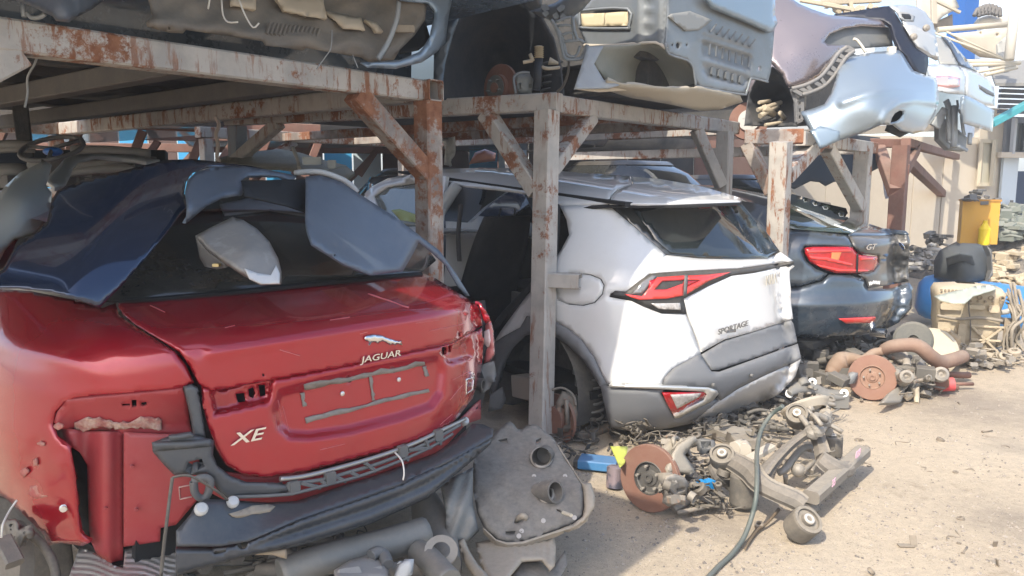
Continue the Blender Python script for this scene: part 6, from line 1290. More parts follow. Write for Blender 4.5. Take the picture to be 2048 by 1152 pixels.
root = thing('rear_subframe', 'rear suspension subframe with rusty brake disc lying in the sun', 'suspension', G(1500, 1010))
c0 = G(1291, 1031) + Vector((.02, .06, .155)); nn = Vector((-.66, -.74, .14)).normalized()
disc(root, c0, nn, .157)
C9 = lambda *p: K(p, 1200, 760, 2.938)
def gp(x, y, z): return G(1200 + x / 2.938, 760 + y / 2.938, z)
b = MB(); b.sheet(C9((372, 590), (385, 560), (440, 550), (500, 575), (520, 610), (510, 660), (470, 690), (440, 740), (400, 745), (365, 720), (375, 650)), [(1345, 970, 3.42), (1375, 985, 3.5)], .07, 6, curl=.03, cw=6, holes=[C9((450, 640), (500, 630), (500, 650), (455, 665))]); b.obj('brake_caliper', ALU, root)
b = MB(); b.sheet(C9((420, 430), (450, 380), (520, 330), (560, 330), (575, 360), (530, 400), (500, 440), (540, 500), (560, 540), (520, 560), (450, 545), (400, 560), (380, 520)), [(1350, 920, 3.55), (1390, 900, 3.62)], .06, 6, curl=.03, cw=5); b.tube([gp(450, 340, .28), gp(430, 350, .3), gp(440, 400, .26)], .012, 6); b.lathe([(.03, -.03), (.03, .03), (.012, .03), (.012, -.03)], gp(400, 410, .24), (.6, .3, .4), 14); b.obj('hub_carrier', mat('grey_bone_casting', (.33, .30, .25), .6, .3, dust=.45, bump=(50, .5, .006)), root)
b = MB(); rg = random.Random(12)
for i in range(34):
    x, y = rg.uniform(385, 560), rg.uniform(350, 720); q = gp(x, y, rg.uniform(.05, .24)); M = Matrix.Rotation(rg.uniform(0, 3), 3, 'Z') @ Matrix.Rotation(rg.uniform(-.6, .6), 3, 'X')
    b = MB()
    if i % 3 == 0: b.lathe([(.022, -.015), (.022, .015), (.010, .018), (0, .018)], q, M @ Vector((1, 0, .3)), 10).obj('bush', RUBBER if i % 2 else ALU, root)
    elif i % 3 == 1: b.box(q, .05, .03, .03, M).obj('bracket', ALU if i % 2 else IRON, root)
    else: b.tube([q, q + M @ Vector((.05, .02, .02)), q + M @ Vector((.10, 0, .0))], .008, 6, 3).obj('link_rod', IRON if i % 2 else RUBBER, root)
b = MB(); b.tube([gp(430, 760, .03), gp(520, 700, .05), gp(590, 690, .05), (gp(650, 715, .04)), gp(730, 715, .04)], [.02, .028, .024, .014, .012], 8, flat=.6); b.tube([gp(450, 780, .02), gp(560, 760, .03), gp(660, 735, .03)], .012, 6); b.obj('lower_arm', IRON, root)
BMB = mat('dusty_black_arm', (.075, .072, .068), .7, .1, dust=.62, dcol=(.36, .31, .25), bump=(40, .3, .006))
def arm(pts, w, h=None, nm='subframe_arm', m=None):
    b = MB(); P = [gp(*p) for p in pts]; Q = [Vector(q) for q in cr(P, n=4)]
    b.tube(Q, w, 8, 1, flat=.62); b.s = [False] * len(b.s)
    o_ = b.obj(nm, m or BMB, root)
    fl_ = MB(); fl_.tube([q + Vector((0, 0, (w[0] if isinstance(w, list) else w) * .1)) for q in Q], [x * 1.12 for x in w] if isinstance(w, list) else w * 1.12, 8, 1, flat=.12); fl_.s = [False] * len(fl_.s); fl_.obj('weld_flange', mat('dusty_flange_edge', (.14, .13, .12), .7, .2, dust=.6), o_)
    return o_
arm([(700, 440, .20), (780, 480, .20), (880, 540, .20), (930, 600, .19), (1010, 650, .17), (1140, 705, .14), (1190, 740, .12)], [.035, .045, .05, .045, .04, .042, .04])
arm([(940, 575, .18), (1000, 500, .21), (1100, 400, .24), (1200, 325, .27), (1260, 295, .28)], [.05, .042, .036, .038, .045])
arm([(1290, 460, .20), (1340, 500, .17), (1420, 535, .14), (1480, 520, .13)], [.04, .045, .04, .03])
arm([(1265, 300, .26), (1290, 370, .23), (1310, 450, .19)], [.04, .035, .04])
arm([(660, 500, .16), (700, 570, .12), (760, 610, .08), (790, 640, .06)], [.03, .03, .03, .03])
b = MB(); b.beam(gp(1240, 690, .12), gp(1545, 420, .14), .075, .06, ch=.012); lb_ = b.obj('square_arm', mat('dusty_bare_arm', (.18, .165, .15), .65, .2, dust=.6, bump=(40, .3, .006)), root)
MB().sheet(C9((1480, 455), (1500, 420), (1530, 400), (1575, 385), (1590, 400), (1560, 440), (1500, 480)), [(1715, 905, 4.0)], .02, 5).obj('arm_end', IRON, root)
PINKW = mat('pink_paint_mark', (.75, .45, .55), .6)
au = (gp(1545, 420, .14) - gp(1240, 690, .12)).normalized(); av = Vector((-.3, -.3, 1)); 
text('029', gp(1515, 452, .181), au, av, .05, .001, .3).obj('paint_number', PINKW, lb_); text('35', gp(1372, 622, .178), au, av, .045, .001, .3).obj('paint_number', PINKW, lb_)
def bush(x, y, z, r_, h, ax_=(0, 0, 1), nm='bush'):
    o = gp(x, y, z); bb = MB().lathe([(r_, -h / 2), (r_ * 1.05, -h / 2 + .01), (r_ * 1.05, h / 2 - .01), (r_, h / 2), (r_ * .8, h / 2), (r_ * .78, h / 2 - .012), (r_ * .45, h / 2 - .012), (r_ * .42, h / 2 + .004), (0, h / 2 + .004)], o, ax_, 26).obj(nm, mat('dusty_rubber_bush', (.05, .05, .05), .75, dust=.55), root)
    MB().lathe([(r_ * .40, h / 2 - .002), (r_ * .36, h / 2 + .008), (r_ * .2, h / 2 + .008), (r_ * .18, h / 2 - .02)], o, ax_, 18).obj('bush_sleeve', mat('pale_sleeve', (.6, .56, .5), .5, .3), bb)
bush(722, 470, .19, .058, .11, (-.25, -.5, .8)); bush(842, 640, .09, .060, .15); bush(1190, 850, .075, .062, .10, (.25, -.55, .7)); bush(1362, 385, .13, .052, .11); bush(1160, 215, .30, .055, .09, (-.3, -.6, .6))
MB().sheet(C9((1130, 755), (1180, 690), (1240, 640), (1285, 670), (1280, 720), (1300, 760), (1260, 800), (1255, 840), (1240, 860), (1120, 840)), [(1590, 1010, 3.45), (1635, 990, 3.6), (1610, 1040, 3.42)], .05, 6, curl=.02, cw=5, holes=[C9((1175, 710), (1230, 650), (1280, 680), (1275, 710), (1210, 730))]).obj('mount_plate', BMB, root)
b = MB(); b.sheet(C9((565, 350), (600, 340), (670, 352), (690, 400), (640, 430), (590, 440), (570, 400)), [(1412, 890, 3.75)], .05, 6, curl=.02, cw=5, holes=[C9((590, 360), (650, 358), (655, 395), (600, 405))]); b.obj('hanger', PLASTG, root)
b = MB(); b.tube([gp(1050, 545, .12), gp(1090, 520, .14), gp(1180, 410, .17), gp(1240, 395, .17)], .018, 8); b.tube([gp(1090, 560, .1), gp(1095, 630, .0)], .012, 6, 1); b.tube([gp(1190, 540, .12), gp(1260, 480, .13), gp(1240, 540, .1)], .014, 6); b.ball(gp(1165, 530, .12), .035, 12, 7); b.obj('anti_roll_link', ALU, root)
b = MB()
for i in range(26):
    q = gp(rg.uniform(1210, 1350), rg.uniform(170, 320), rg.uniform(.2, .36)); M = Matrix.Rotation(rg.uniform(0, 3), 3, 'Z') @ Matrix.Rotation(rg.uniform(-.8, .8), 3, 'X')
    if i % 2: b.tube([q, q + M @ Vector((.05, .03, .03)), q + M @ Vector((.11, 0, 0))], rg.uniform(.008, .02), 6, 3)
    else: b.lathe([(.03, -.02), (.034, .0), (.03, .02), (.014, .024), (0, .024)], q, M @ Vector((0, .4, 1)), 12)
b.obj('far_hub_fittings', ALU, root)
MB().lathe([(0, .0), (.05, .0), (.10, .02), (.13, .045), (.135, .04), (.13, .03), (.1, .0)], gp(1220, 190, .28), (-.2, .55, .75), 30).obj('dust_shield', mat('pale_dish', (.55, .49, .40), .6, .2, dust=.4), root)
b = MB(); b.beam(gp(870, 470, .14), gp(1010, 390, .18), .05, .03); b.tube([gp(790, 400, .17), gp(840, 385, .17), gp(850, 410, .17)], .035, 8); b.obj('trim_bar', mat('bone_plastic', (.55, .5, .42), .6, dust=.3), root)
b = MB(); b.beam(gp(700, 330, .04), gp(800, 300, .05), .22, .06); b.beam(gp(800, 300, .05), gp(880, 380, .05), .16, .05); b.obj('flat_casting', ALU, root)
root = thing('blue_connector', 'small bright blue plastic connector block beside the sunlit brake disc', 'connector', gp(610, 640, .06))
b = MB(); b.box(gp(592, 620, .10), .05, .04, .045, Matrix.Rotation(.5, 3, 'Z')); b.box(gp(640, 615, .10), .05, .04, .045, Matrix.Rotation(.6, 3, 'Z')); b.obj('block', mat('bright_blue_plastic', (.02, .28, .62), .4), root)
MB().tube([gp(560, 640, .08), gp(530, 660, .05), gp(500, 650, .04)], .006, 6).obj('lead', PLAST, root)
# hose
solo('green_hose', MB().tube([G(1566, 812, .42), G(1542, 830, .36), G(1522, 862, .30), G(1514, 905, .26), G(1514, 950, .24), G(1512, 995, .17), G(1503, 1035, .09), G(1486, 1078, .03), G(1462, 1110, .012), G(1440, 1130, .012), G(1415, 1156, .012), G(1395, 1176, .012)], .0105, 10), mat('green_grey_hose', (.055, .085, .085), .45, dust=.25), 'dark green rubber hose curving from the bumper to the ground', 'hose')
solo('hose_shadow', MB().tube([G(1558, 1018, .05), G(1535, 1045, .02), G(1512, 1062, .012), G(1490, 1098, .01)], [.008, .006, .008, .005], 6), mat('hose_shadow', (.16, .12, .08), .9), 'thin dark streak put in as the shadow of the green hose', 'streak')  # hose shadow on the ground put in as a dark tube
# blue and yellow scraps left of the disc
root = thing('blue_box', 'flat blue plastic box under the white car bumper', 'box', G(1205, 930))
MB().beam(G(1160, 922, .03), G(1235, 930, .03), .12, .05).obj('case', mat('blue_case', (.03, .2, .45), .5, dust=.2), root)
MB().beam(G(1150, 922, .03), G(1160, 923, .03), .10, .04).obj('latch', PLAST, root)
solo('yellow_sheet', MB().sheet([(1221, 892), (1256, 893), (1250, 925), (1240, 935)], [(1235, 905, 3.75), (1222, 892, 3.8), (1245, 930, 3.65)], .005, 6), mat('lime_yellow', (.50, .55, .06), .5, dust=.2), 'small lime yellow sheet behind the sunlit brake disc', 'plastic sheet')
b = MB(); b.lathe([(.04, 0), (.045, .1), (.03, .11), (0, .11)], G(1228, 975, .0), (.1, .2, 1), 14); solo('crushed_can', b, mat('pink_blue_can', (.35, .28, .3), .4, .4, var=((.12, .12, .16), 12, .5, .05)), 'small crushed drink can left of the sunlit brake disc', 'can')

# ---- second axle with disc
root = thing('axle_assembly', 'rusty brake disc and axle assembly lying behind the dark blue car', 'suspension', G(1790, 800))
CF = lambda *p: K(p, 1560, 640, 5.12)
def gq(x, y, z): return G(1560 + x / 5.12, 640 + y / 5.12, z)
c0 = gq(985, 845, 0) + Vector((0, .08, .158)); disc(root, c0, (-.42, -.9, .16), .160, m=mat('light_rust_disc', (.30, .15, .105), .7, .2, var=((.24, .11, .075), 8, .5, .2), dust=.25), hat=.085, hm=mat('rusty_hat', (.28, .15, .10), .7, .1, dust=.3))
b = MB(); b.sheet(CF((700, 540), (740, 530), (800, 540), (790, 600), (770, 650), (700, 655), (695, 600)), [(1705, 755, 5.45)], .08, 6, curl=.02, cw=4); b.obj('brake_caliper', mat('blue_grey_caliper', (.2, .22, .24), .6, .2, dust=.3), root)
b = MB(); b.sheet(CF((1360, 560), (1400, 480), (1440, 400), (1490, 420), (1530, 540), (1550, 580), (1500, 660), (1400, 690), (1360, 620)), [(1840, 750, 5.6), (1855, 740, 5.8)], .18, 6, curl=.05, cw=6); b.obj('differential', mat('grey_casting', (.22, .22, .215), .6, .3, dust=.4), root)
for x, y, r_, h_ in ((1230, 380, .05, .05), (1275, 600, .045, .09), (1640, 560, .05, .04), (1510, 600, .02, .05)): MB().lathe([(r_, -h_), (r_ * 1.1, 0), (r_, h_), (r_ * .6, h_ + .01), (r_ * .3, h_ - .01), (0, h_)], gq(x, y, .18), (-.3, -.9, .4), 18).obj('bush', ALU, root)
MB().tube([gq(1080, 350, .26), gq(1180, 390, .24), gq(1280, 430, .22), gq(1330, 380, .24)], .02, 8).obj('upper_link', IRON, root); MB().tube([gq(1150, 340, .27), gq(1280, 400, .24), gq(1300, 480, .2)], .03, 8).obj('upper_link', ALU, root)
for i in range(22):
    q = gq(rg.uniform(1230, 1400), rg.uniform(360, 640), rg.uniform(.06, .2)); M = Matrix.Rotation(rg.uniform(0, 3), 3, 'Z'); MB().tube([q, q + M @ Vector((.07, .02, rg.uniform(-.04, .04))), q + M @ Vector((.13, 0, 0))], rg.uniform(.01, .025), 6, 3).obj('link_rod', (ALU, IRON, RUBBER)[i % 3], root)
b = MB(); b.sheet(CF((1130, 740), (1200, 690), (1290, 640), (1280, 740), (1240, 840), (1120, 850), (1040, 850)), [(1790, 790, 5.3), (1810, 770, 5.5)], .03, 6); b.obj('shield_plate', mat('dust_shield_grey', (.2, .19, .17), .7, dust=.5), root)
b = MB(); b.tube([gq(1380, 690, .1), gq(1395, 780, .04), gq(1400, 850, .0)], [.03, .022, .015], 8); b.tube([gq(1290, 760, .05), gq(1330, 800, .03)], .03, 8); b.obj('tie_rod', mat('bone_rod', (.5, .43, .32), .7, dust=.5), root)
MB().tube([gq(1640, 520, .13), gq(1640, 640, .10)], .06, 14, 1).obj('flange_wheel', RUST, root)
rs = MB().lathe([(.05, -.05), (.05, .05), (0, .05)], gq(1700, 660, .07), (1, -.2, .1), 16).obj('red_cap', mat('red_white_cap', (.55, .06, .07), .5, dust=.2), root)
MB().tube([gq(1760, 655, .05), gq(1975, 655, .04)], .014, 8, 1).obj('shaft', RUST, root); MB().tube([gq(1700, 690, .03), gq(1820, 690, .03)], .022, 8, 1).obj('shaft', RUST, root); MB().tube([gq(1700, 560, .06), gq(1940, 565, .05)], .025, 8, 1).obj('shaft', RUST, root)
solo('rusty_pipe', MB().tube([gq(1060, 310, .30), gq(1150, 270, .34), gq(1350, 255, .36), gq(1450, 290, .34), gq(1540, 370, .28), gq(1640, 430, .22), gq(1760, 410, .22), gq(1880, 368, .23)], [.042, .048, .052, .052, .052, .052, .052, .048], 14), mat('brown_rust_pipe', (.27, .16, .115), .75, .1, var=((.2, .11, .08), 7, .5, .2), dust=.35), 'thick bent rusty exhaust pipe lying over the axle assembly', 'pipe')
solo('rusty_downpipe', MB().tube([gq(500, 560, .1), gq(560, 500, .14), gq(640, 420, .2), gq(720, 400, .22), gq(850, 400, .24), gq(960, 340, .28), gq(1050, 320, .3)], [.035, .065, .075, .05, .03, .035, .03], 12), mat('orange_rust', (.27, .165, .11), .75, .1, dust=.4), 'orange rusted exhaust box leaning left of the rusty disc', 'exhaust pipe')
root = thing('control_arm', 'grey control arm with three white eyelets near the white car bumper', 'suspension', gq(400, 780, 0))
b = MB(); b.tube([gq(95, 750, .14), gq(200, 690, .16), gq(330, 700, .14), gq(480, 760, .10), gq(640, 770, .09)], [.02, .05, .055, .05, .045], 10, flat=.6); b.tube([gq(220, 620, .2), gq(260, 680, .17)], .04, 8, 1); b.box(gq(600, 810, .06), .1, .1, .1); b.obj('arm', mat('grey_arm', (.16, .165, .165), .6, .2, dust=.35), root)
for x, y, z in ((330, 635, .18), (95, 755, .13), (655, 750, .11)): MB().lathe([(.028, 0), (.028, .01), (.010, .012), (.008, -.01)], gq(x, y, z), (-.2, -.9, .45), 18).obj('eyelet', mat('white_eyelet', (.72, .70, .66), .5), root)
b = MB(); rg = random.Random(77)
for i in range(60):
    x, y = rg.uniform(1390, 1590), rg.uniform(770, 868); y = max(y, 850 - (x - 1400) * .42); q = G(x, y, .02 + rg.uniform(0, .07)); M = Matrix.Rotation(rg.uniform(0, 3), 3, 'Z') @ Matrix.Rotation(rg.uniform(-.5, .5), 3, 'X')
    if i % 4 == 0: b.box(q, rg.uniform(.03, .09), rg.uniform(.03, .06), rg.uniform(.01, .03), M)
    elif i % 4 == 1: b.lathe([(.02, -.02), (.035, -.015), (.035, .015), (.02, .02), (.012, .02), (.012, -.02)], q, M @ Vector((.3, .2, 1)), 12)
    else: b.tube([q, q + M @ Vector((.08, rg.uniform(-.05, .05), .02)), q + M @ Vector((.18, 0, 0))], rg.uniform(.005, .016), 6, 3)
stuff('small_scrap', b, mat('shaded_scrap_mid', (.06, .06, .058), .7, dust=.25), 'tangle of scrap metal coloured dark for shade under the white car bumper', 'scrap')  # shade under the bumper put into the scrap's colour
b = MB()
for i in range(90):
    x, y = rg.uniform(1600, 1860), rg.uniform(675, 760); q = G(x, y, .03 + rg.uniform(0, .16)); M = Matrix.Rotation(rg.uniform(0, 3), 3, 'Z') @ Matrix.Rotation(rg.uniform(-.5, .5), 3, 'X')
    if q.y < 5.0: continue
    if i % 2: b.box(q, rg.uniform(.05, .16), rg.uniform(.04, .12), rg.uniform(.03, .09), M)
    else: b.tube([q, q + M @ Vector((.1, .02, .03)), q + M @ Vector((.22, 0, 0))], rg.uniform(.01, .035), 6, 3)
stuff('small_scrap', b, mat('dim_scrap_far', (.07, .068, .063), .7, dust=.3), 'heap of dark scrap parts under the dark blue car', 'scrap')
# alternator-like wheel under the blue car
root = thing('pulley_wheel', 'pale disc and dark slotted pulley leaning against the engine block', 'pulley', G(1850, 712))
MB().lathe([(.03, .02), (.18, .02), (.20, .0), (.20, -.03), (.03, -.03)], G(1862, 705, .16), (-.55, -.75, .25), 34).obj('pale_plate', mat('pale_plate', (.60, .53, .40), .6, .2, dust=.4), root)
pu = MB(); pu.lathe([(.04, .03), (.13, .03), (.15, .02), (.15, -.02), (.04, -.02)], G(1826, 680, .25), (-.4, -.85, .2), 30); pu.obj('slotted_pulley', mat('dark_pulley', (.08, .09, .09), .6, .3, dust=.3), root)
# ---- engine block
EN = Frame(*(G(1934, 714).x, G(1934, 714).y, 0), -20)
root = thing('engine_block', 'dusty tan engine block with ribbed casing standing on the ground', 'engine', Vector((EN.w(0, .2, 0))))
e = lambda x, y, z: EN.w(x, y, z)
b = MB(); rows = []
for z, k_, y0 in ((.02, .86, .03), (.10, .92, .0), (.22, .96, .0), (.30, 1.0, .01), (.42, 1.0, .015), (.50, 1.06, .0), (.56, 1.08, -.01), (.60, .98, .03), (.62, .3, .1)):
    rows.append([e(.255 * k_ * math.copysign(abs(math.cos(a)) ** .35, math.cos(a)), y0 + .22 - .22 * k_ * math.copysign(abs(math.sin(a)) ** .35, math.sin(a)), z) for a in np.linspace(0, 2 * math.pi, 33)])
b.grid(rows); blk = b.obj('block', BONE, root)
b = MB()
for p0_, p1_ in (((0.02, .05), (.24, .27)), ((.24, .05), (.02, .27)), ((.02, .16), (.24, .16)), ((.13, .05), (.13, .27)), ((.0, .04), (.26, .04)), ((.0, .28), (.26, .28)), ((0, .04), (0, .28)), ((.26, .04), (.26, .28))): b.beam(e(p0_[0], -.012, p0_[1]), e(p1_[0], -.012, p1_[1]), .016, .02, ch=.004)
b.obj('casing_rib', BONE, blk)
for i in range(4): MB().beam(e(-.22 + i * .08, -.02, .31), e(-.22 + i * .08, -.02, .42), .03, .03).obj('block_rib', BONE, blk)
for i in range(6): MB().lathe([(.022, 0), (.022, .02), (.014, .02), (.012, -.01), (0, -.01)], e(-.2 + i * .085, -.01, .535), e(0, -1, 0) - e(0, 0, 0), 12).obj('port', mat('port_dark', (.25, .19, .12), .8, dust=.4), blk)
MB().sheet([(1868, 592), (1900, 584), (1950, 572), (1990, 570), (1992, 578), (1946, 592), (1930, 606), (1905, 606), (1880, 600)], lambda px, py: np.array([EN.d(a, c_, z=.625) for a, c_ in zip(px, py)]), .006, 6, bump=lambda px, py: .02 * np.sin(px * .3)).obj('pale_cover_sheet', mat('pale_green_sheet', (.52, .56, .47), .7, dust=.2), root)
b = MB(); b.lathe([(.12, 0), (.12, .07), (.05, .09), (0, .09)], e(.30, .18, .22), e(1, -.2, 0) - e(0, 0, 0), 24); b.obj('crank_pulley', mat('rusty_pulley', (.2, .15, .1), .7, .2, dust=.4), root)
b = MB()
for i in range(14):
    x = .28 + rg.uniform(0, .12); b.tube([e(x, rg.uniform(0, .2), rg.uniform(.45, .66)), e(x + rg.uniform(.0, .1), rg.uniform(-.05, .1), rg.uniform(.3, .45)), e(x + rg.uniform(-.03, .1), rg.uniform(-.1, .1), rg.uniform(.1, .3)), e(x + rg.uniform(-.02, .12), -.05, rg.uniform(.0, .12))], rg.uniform(.006, .016), 6, 4)
b.obj('wiring_loom', mat('dusty_loom', (.22, .19, .15), .8, dust=.5), root)
b = MB(); b.tube([e(-.03, -.03, .55), e(-.02, -.035, .42), e(.0, -.035, .3), e(.01, -.03, .12)], .006, 6); b.obj('dip_pipe', IRON, root)
b = MB(); b.sheet([(1868, 665), (1880, 658), (1912, 668), (1922, 672), (1920, 705), (1895, 712), (1875, 706)], [(1895, 690, 6.55), (1870, 680, 6.65)], .12, 6, curl=.04, cw=6); b.obj('sump', mat('ochre_dust_sump', (.45, .33, .2), .8, dust=.5, dcol=(.6, .45, .28)), root)
rg = random.Random(9)
for i, (x, z, w_, h_) in enumerate(((-.16, .44, .16, .05), (.03, .45, .14, .04), (.17, .44, .08, .06), (-.2, .24, .10, .12), (-.06, .2, .06, .2), (-.16, .12, .12, .1))):
    MB().box(e(x, -.008, z), w_, .05, h_, Matrix(EN.R.tolist()), .01).obj('casting_boss', BONE, blk)
for i in range(18):                # hexbolt heads round the casing
    x, z = ((-.24 + .0285 * i, .585) if i < 9 else (-.24 + .0285 * 2 * (i - 9), .50)); MB().lathe([(.011, 0), (.011, .014), (0, .014)], e(x, -.012, z), e(0, -1, 0) - e(0, 0, 0), 6).obj('bolt_head', mat('port_dark', (.25, .19, .12)), blk)
MB().tube([e(-.26, -.03, .36), e(-.1, -.045, .34), e(.06, -.04, .36), e(.24, -.03, .34)], .014, 7).obj('coolant_pipe', mat('dusty_loom', (.22, .19, .15)), blk)
MB().lathe([(.05, 0), (.055, .05), (.04, .07), (0, .07)], e(-.17, -.02, .20), e(-.2, -1, .1) - e(0, 0, 0), 18).obj('oil_filter', mat('filter_tan', (.42, .32, .2), .6, dust=.4), blk)
# small loose bits: nuts, washers, clips, wires
def bits(n, reg, z, m_, lb, sd, sc=1.0):
    r_ = random.Random(sd); b = MB()
    for i in range(n):
        x0, y0, x1, y1 = r_.choice(reg); q = G(r_.uniform(x0, x1), r_.uniform(y0, y1)); q.z = .006 + r_.uniform(0, z); M = Matrix.Rotation(r_.uniform(0, 6.3), 3, 'Z') @ Matrix.Rotation(r_.uniform(-.7, .7), 3, 'X'); k_ = i % 6; s_ = sc * r_.uniform(.7, 1.3)
        if k_ == 0: b.lathe([(.008 * s_, 0), (.016 * s_, 0), (.016 * s_, .012 * s_), (.008 * s_, .012 * s_), (.008 * s_, 0)], q, M @ Vector((0, .2, 1)), 6)
        elif k_ == 1: b.tube([q, q + M @ Vector((.06, .02, .01)) * s_, q + M @ Vector((.10, -.03, 0)) * s_, q + M @ Vector((.16, .02, .01)) * s_], .0035 * s_, 5, 3)
        elif k_ == 2: b.beam(q, q + M @ Vector((.07, 0, 0)) * s_, .03 * s_, .005, ch=.001).beam(q, q + M @ Vector((0, .01, .045)) * s_, .03 * s_, .005, ch=.001)
        elif k_ == 3: b.lathe([(.012 * s_, 0), (.026 * s_, 0), (.026 * s_, .02 * s_), (.020 * s_, .024 * s_), (.012 * s_, .024 * s_), (.012 * s_, 0)], q, M @ Vector((.3, .2, 1)), 14)
        elif k_ == 4: b.tube([q, q + M @ Vector((.09, 0, .005)) * s_], .006 * s_, 6, 1).lathe([(.011 * s_, 0), (.011 * s_, .009 * s_), (0, .009 * s_)], q, M @ Vector((-1, 0, 0)), 6)
        else: b.tube([q + M @ Vector((math.cos(a) * .035, math.sin(a) * .035, 0)) * s_ for a in np.linspace(0, 5.2, 10)], .005 * s_, 5, 1)
    stuff('loose_fittings', b, m_, lb, 'small parts')
bits(110, ((1340, 880, 1470, 1000), (1240, 880, 1300, 900), (1380, 1000, 1460, 1035)), .14, mat('greasy_bits', (.06, .055, .05), .5, .3, dust=.4), 'small greasy bolts clips and wires round the sunlit brake disc', 41)
bits(120, ((1480, 850, 1660, 960), (1580, 800, 1660, 870)), .16, mat('dusty_bits', (.20, .18, .155), .6, .3, dust=.5), 'small dusty nuts rings and wires among the subframe arms', 42)
bits(110, ((1800, 705, 1880, 790), (1790, 750, 1880, 800), (1690, 690, 1720, 740)), .16, mat('dusty_bits', (.20, .18, .155)), 'small nuts rings and wires round the rusty axle', 43, 1.2)
bits(120, ((1400, 800, 1600, 870), (1600, 700, 1720, 770)), .06, mat('dark_bits', (.035, .035, .035), .6, .2, dust=.2), 'small dark clips and wires in the shade of the bumpers', 44, 1.1)
bits(110, ((1840, 700, 2040, 740), (1900, 720, 2030, 735)), .10, mat('bone_bits', (.40, .34, .26), .7, .2, dust=.5), 'small bleached fittings at the foot of the engine', 45, 1.5)
bits(70, ((380, 1110, 900, 1150), (1110, 860, 1230, 930)), .08, mat('dark_bits', (.035, .035, .035)), 'small dark fittings in the shade below the crash bar', 46)
bits(22, ((1500, 1000, 2040, 1150), (1700, 800, 2040, 950)), .0, mat('litter_bits', (.16, .13, .10), .8, .1, dust=.5), 'scattered small bolts and twigs on the open ground', 47, .7)
# ---- blue drum, black cover, yellow bin, scrap heaps at the right
o0, o1_ = W(1838, 590, 8.4), W(2070, 622, 8.0)
ax = (o1_ - o0).normalized(); root = thing('blue_drum', 'bright blue steel drum lying on its side behind the engine', 'drum', Vector((o0.x, o0.y, 0)))
L_ = (o1_ - o0).length
MB().lathe([(0, -.02), (.14, -.02), (.21, .03), (.24, .10), (.24, L_ * .33), (.25, L_ * .34), (.24, L_ * .35), (.24, L_ * .66), (.25, L_ * .67), (.24, L_ * .68), (.24, L_), (.21, L_ + .06), (0, L_ + .09)], o0, ax, 40, sharp=False).obj('shell', BLUE, root)
MB().tube([W(2000, 640, 7.0), W(2020, 646, 6.95), W(2034, 655, 6.95), W(2030, 668, 7.0)], .03, 8).obj('filler_neck', mat('tan_hose', (.4, .34, .26), .7, dust=.3), root)
MB().tube([W(2014, 585, 7.2), W(2026, 600, 7.15), W(2020, 620, 7.1), W(2002, 625, 7.1)], .025, 8).obj('strap', mat('tan_strap', (.42, .40, .36), .7), root)
SCV = mat('charcoal_cover', (.045, .055, .06), .7, dust=.12, bump=(40, .15, .004))
root = thing('seat_back', 'rounded charcoal seat back lying on the blue drum', 'car seat', W(1925, 560, 8.0))
MB().sheet([(1868, 555), (1868, 520), (1880, 500), (1900, 490), (1925, 486), (1955, 487), (1972, 494), (1980, 510), (1980, 540), (1972, 560), (1930, 568), (1890, 562)], [(1868, 540, 8.1), (1925, 525, 7.7), (1980, 540, 8.2), (1925, 488, 8.2), (1925, 566, 7.85)], .12, 7, curl=.12, cw=12).obj('cushion', SCV, root)
MB().sheet([(1892, 516), (1920, 508), (1945, 512), (1950, 530), (1935, 540), (1895, 540)], [(1892, 530, 7.80), (1925, 520, 7.66), (1950, 530, 7.84)], .01, 7).obj('mesh_patch', mat('mesh_grey', (.08, .09, .095), .8), root)
MB().sheet([(1974, 492), (1984, 500), (1986, 550), (1976, 562), (1984, 540), (1982, 512)], [(1980, 525, 8.1)], .08, 6).obj('side_bolster', PLASTG, root)
root = thing('yellow_bin', 'ochre yellow metal bin standing beside the cabin', 'bin', W(1955, 490, 11.0))
fb = Frame(W(1955, 488, 11.0).x, W(1955, 488, 11.0).y, W(1955, 488, 11.0).z, -22)
MB().prism([fb.w(-.22, 0, 0), fb.w(.24, 0, 0), fb.w(.24, .3, 0), fb.w(-.22, .3, 0)], (0, 0, .60)).obj('body', YELLOW, root)
MB().prism([fb.w(-.235, -.015, .60), fb.w(.255, -.015, .60), fb.w(.255, .315, .60), fb.w(-.235, .315, .60)], (0, 0, .025)).obj('rim', mat('ochre_dark', (.45, .22, .03), .6), root)
b = MB(); b.lathe([(0, 0), (.07, 0), (.075, .02), (.075, .22), (.03, .30), (.03, .34), (0, .34)], fb.w(.05, -.14, 0), (0, 0, 1), 16); solo('yellow_bottle', b, mat('bright_yellow', (.85, .62, .02), .4), 'bright yellow plastic bottle in front of the ochre bin', 'bottle')
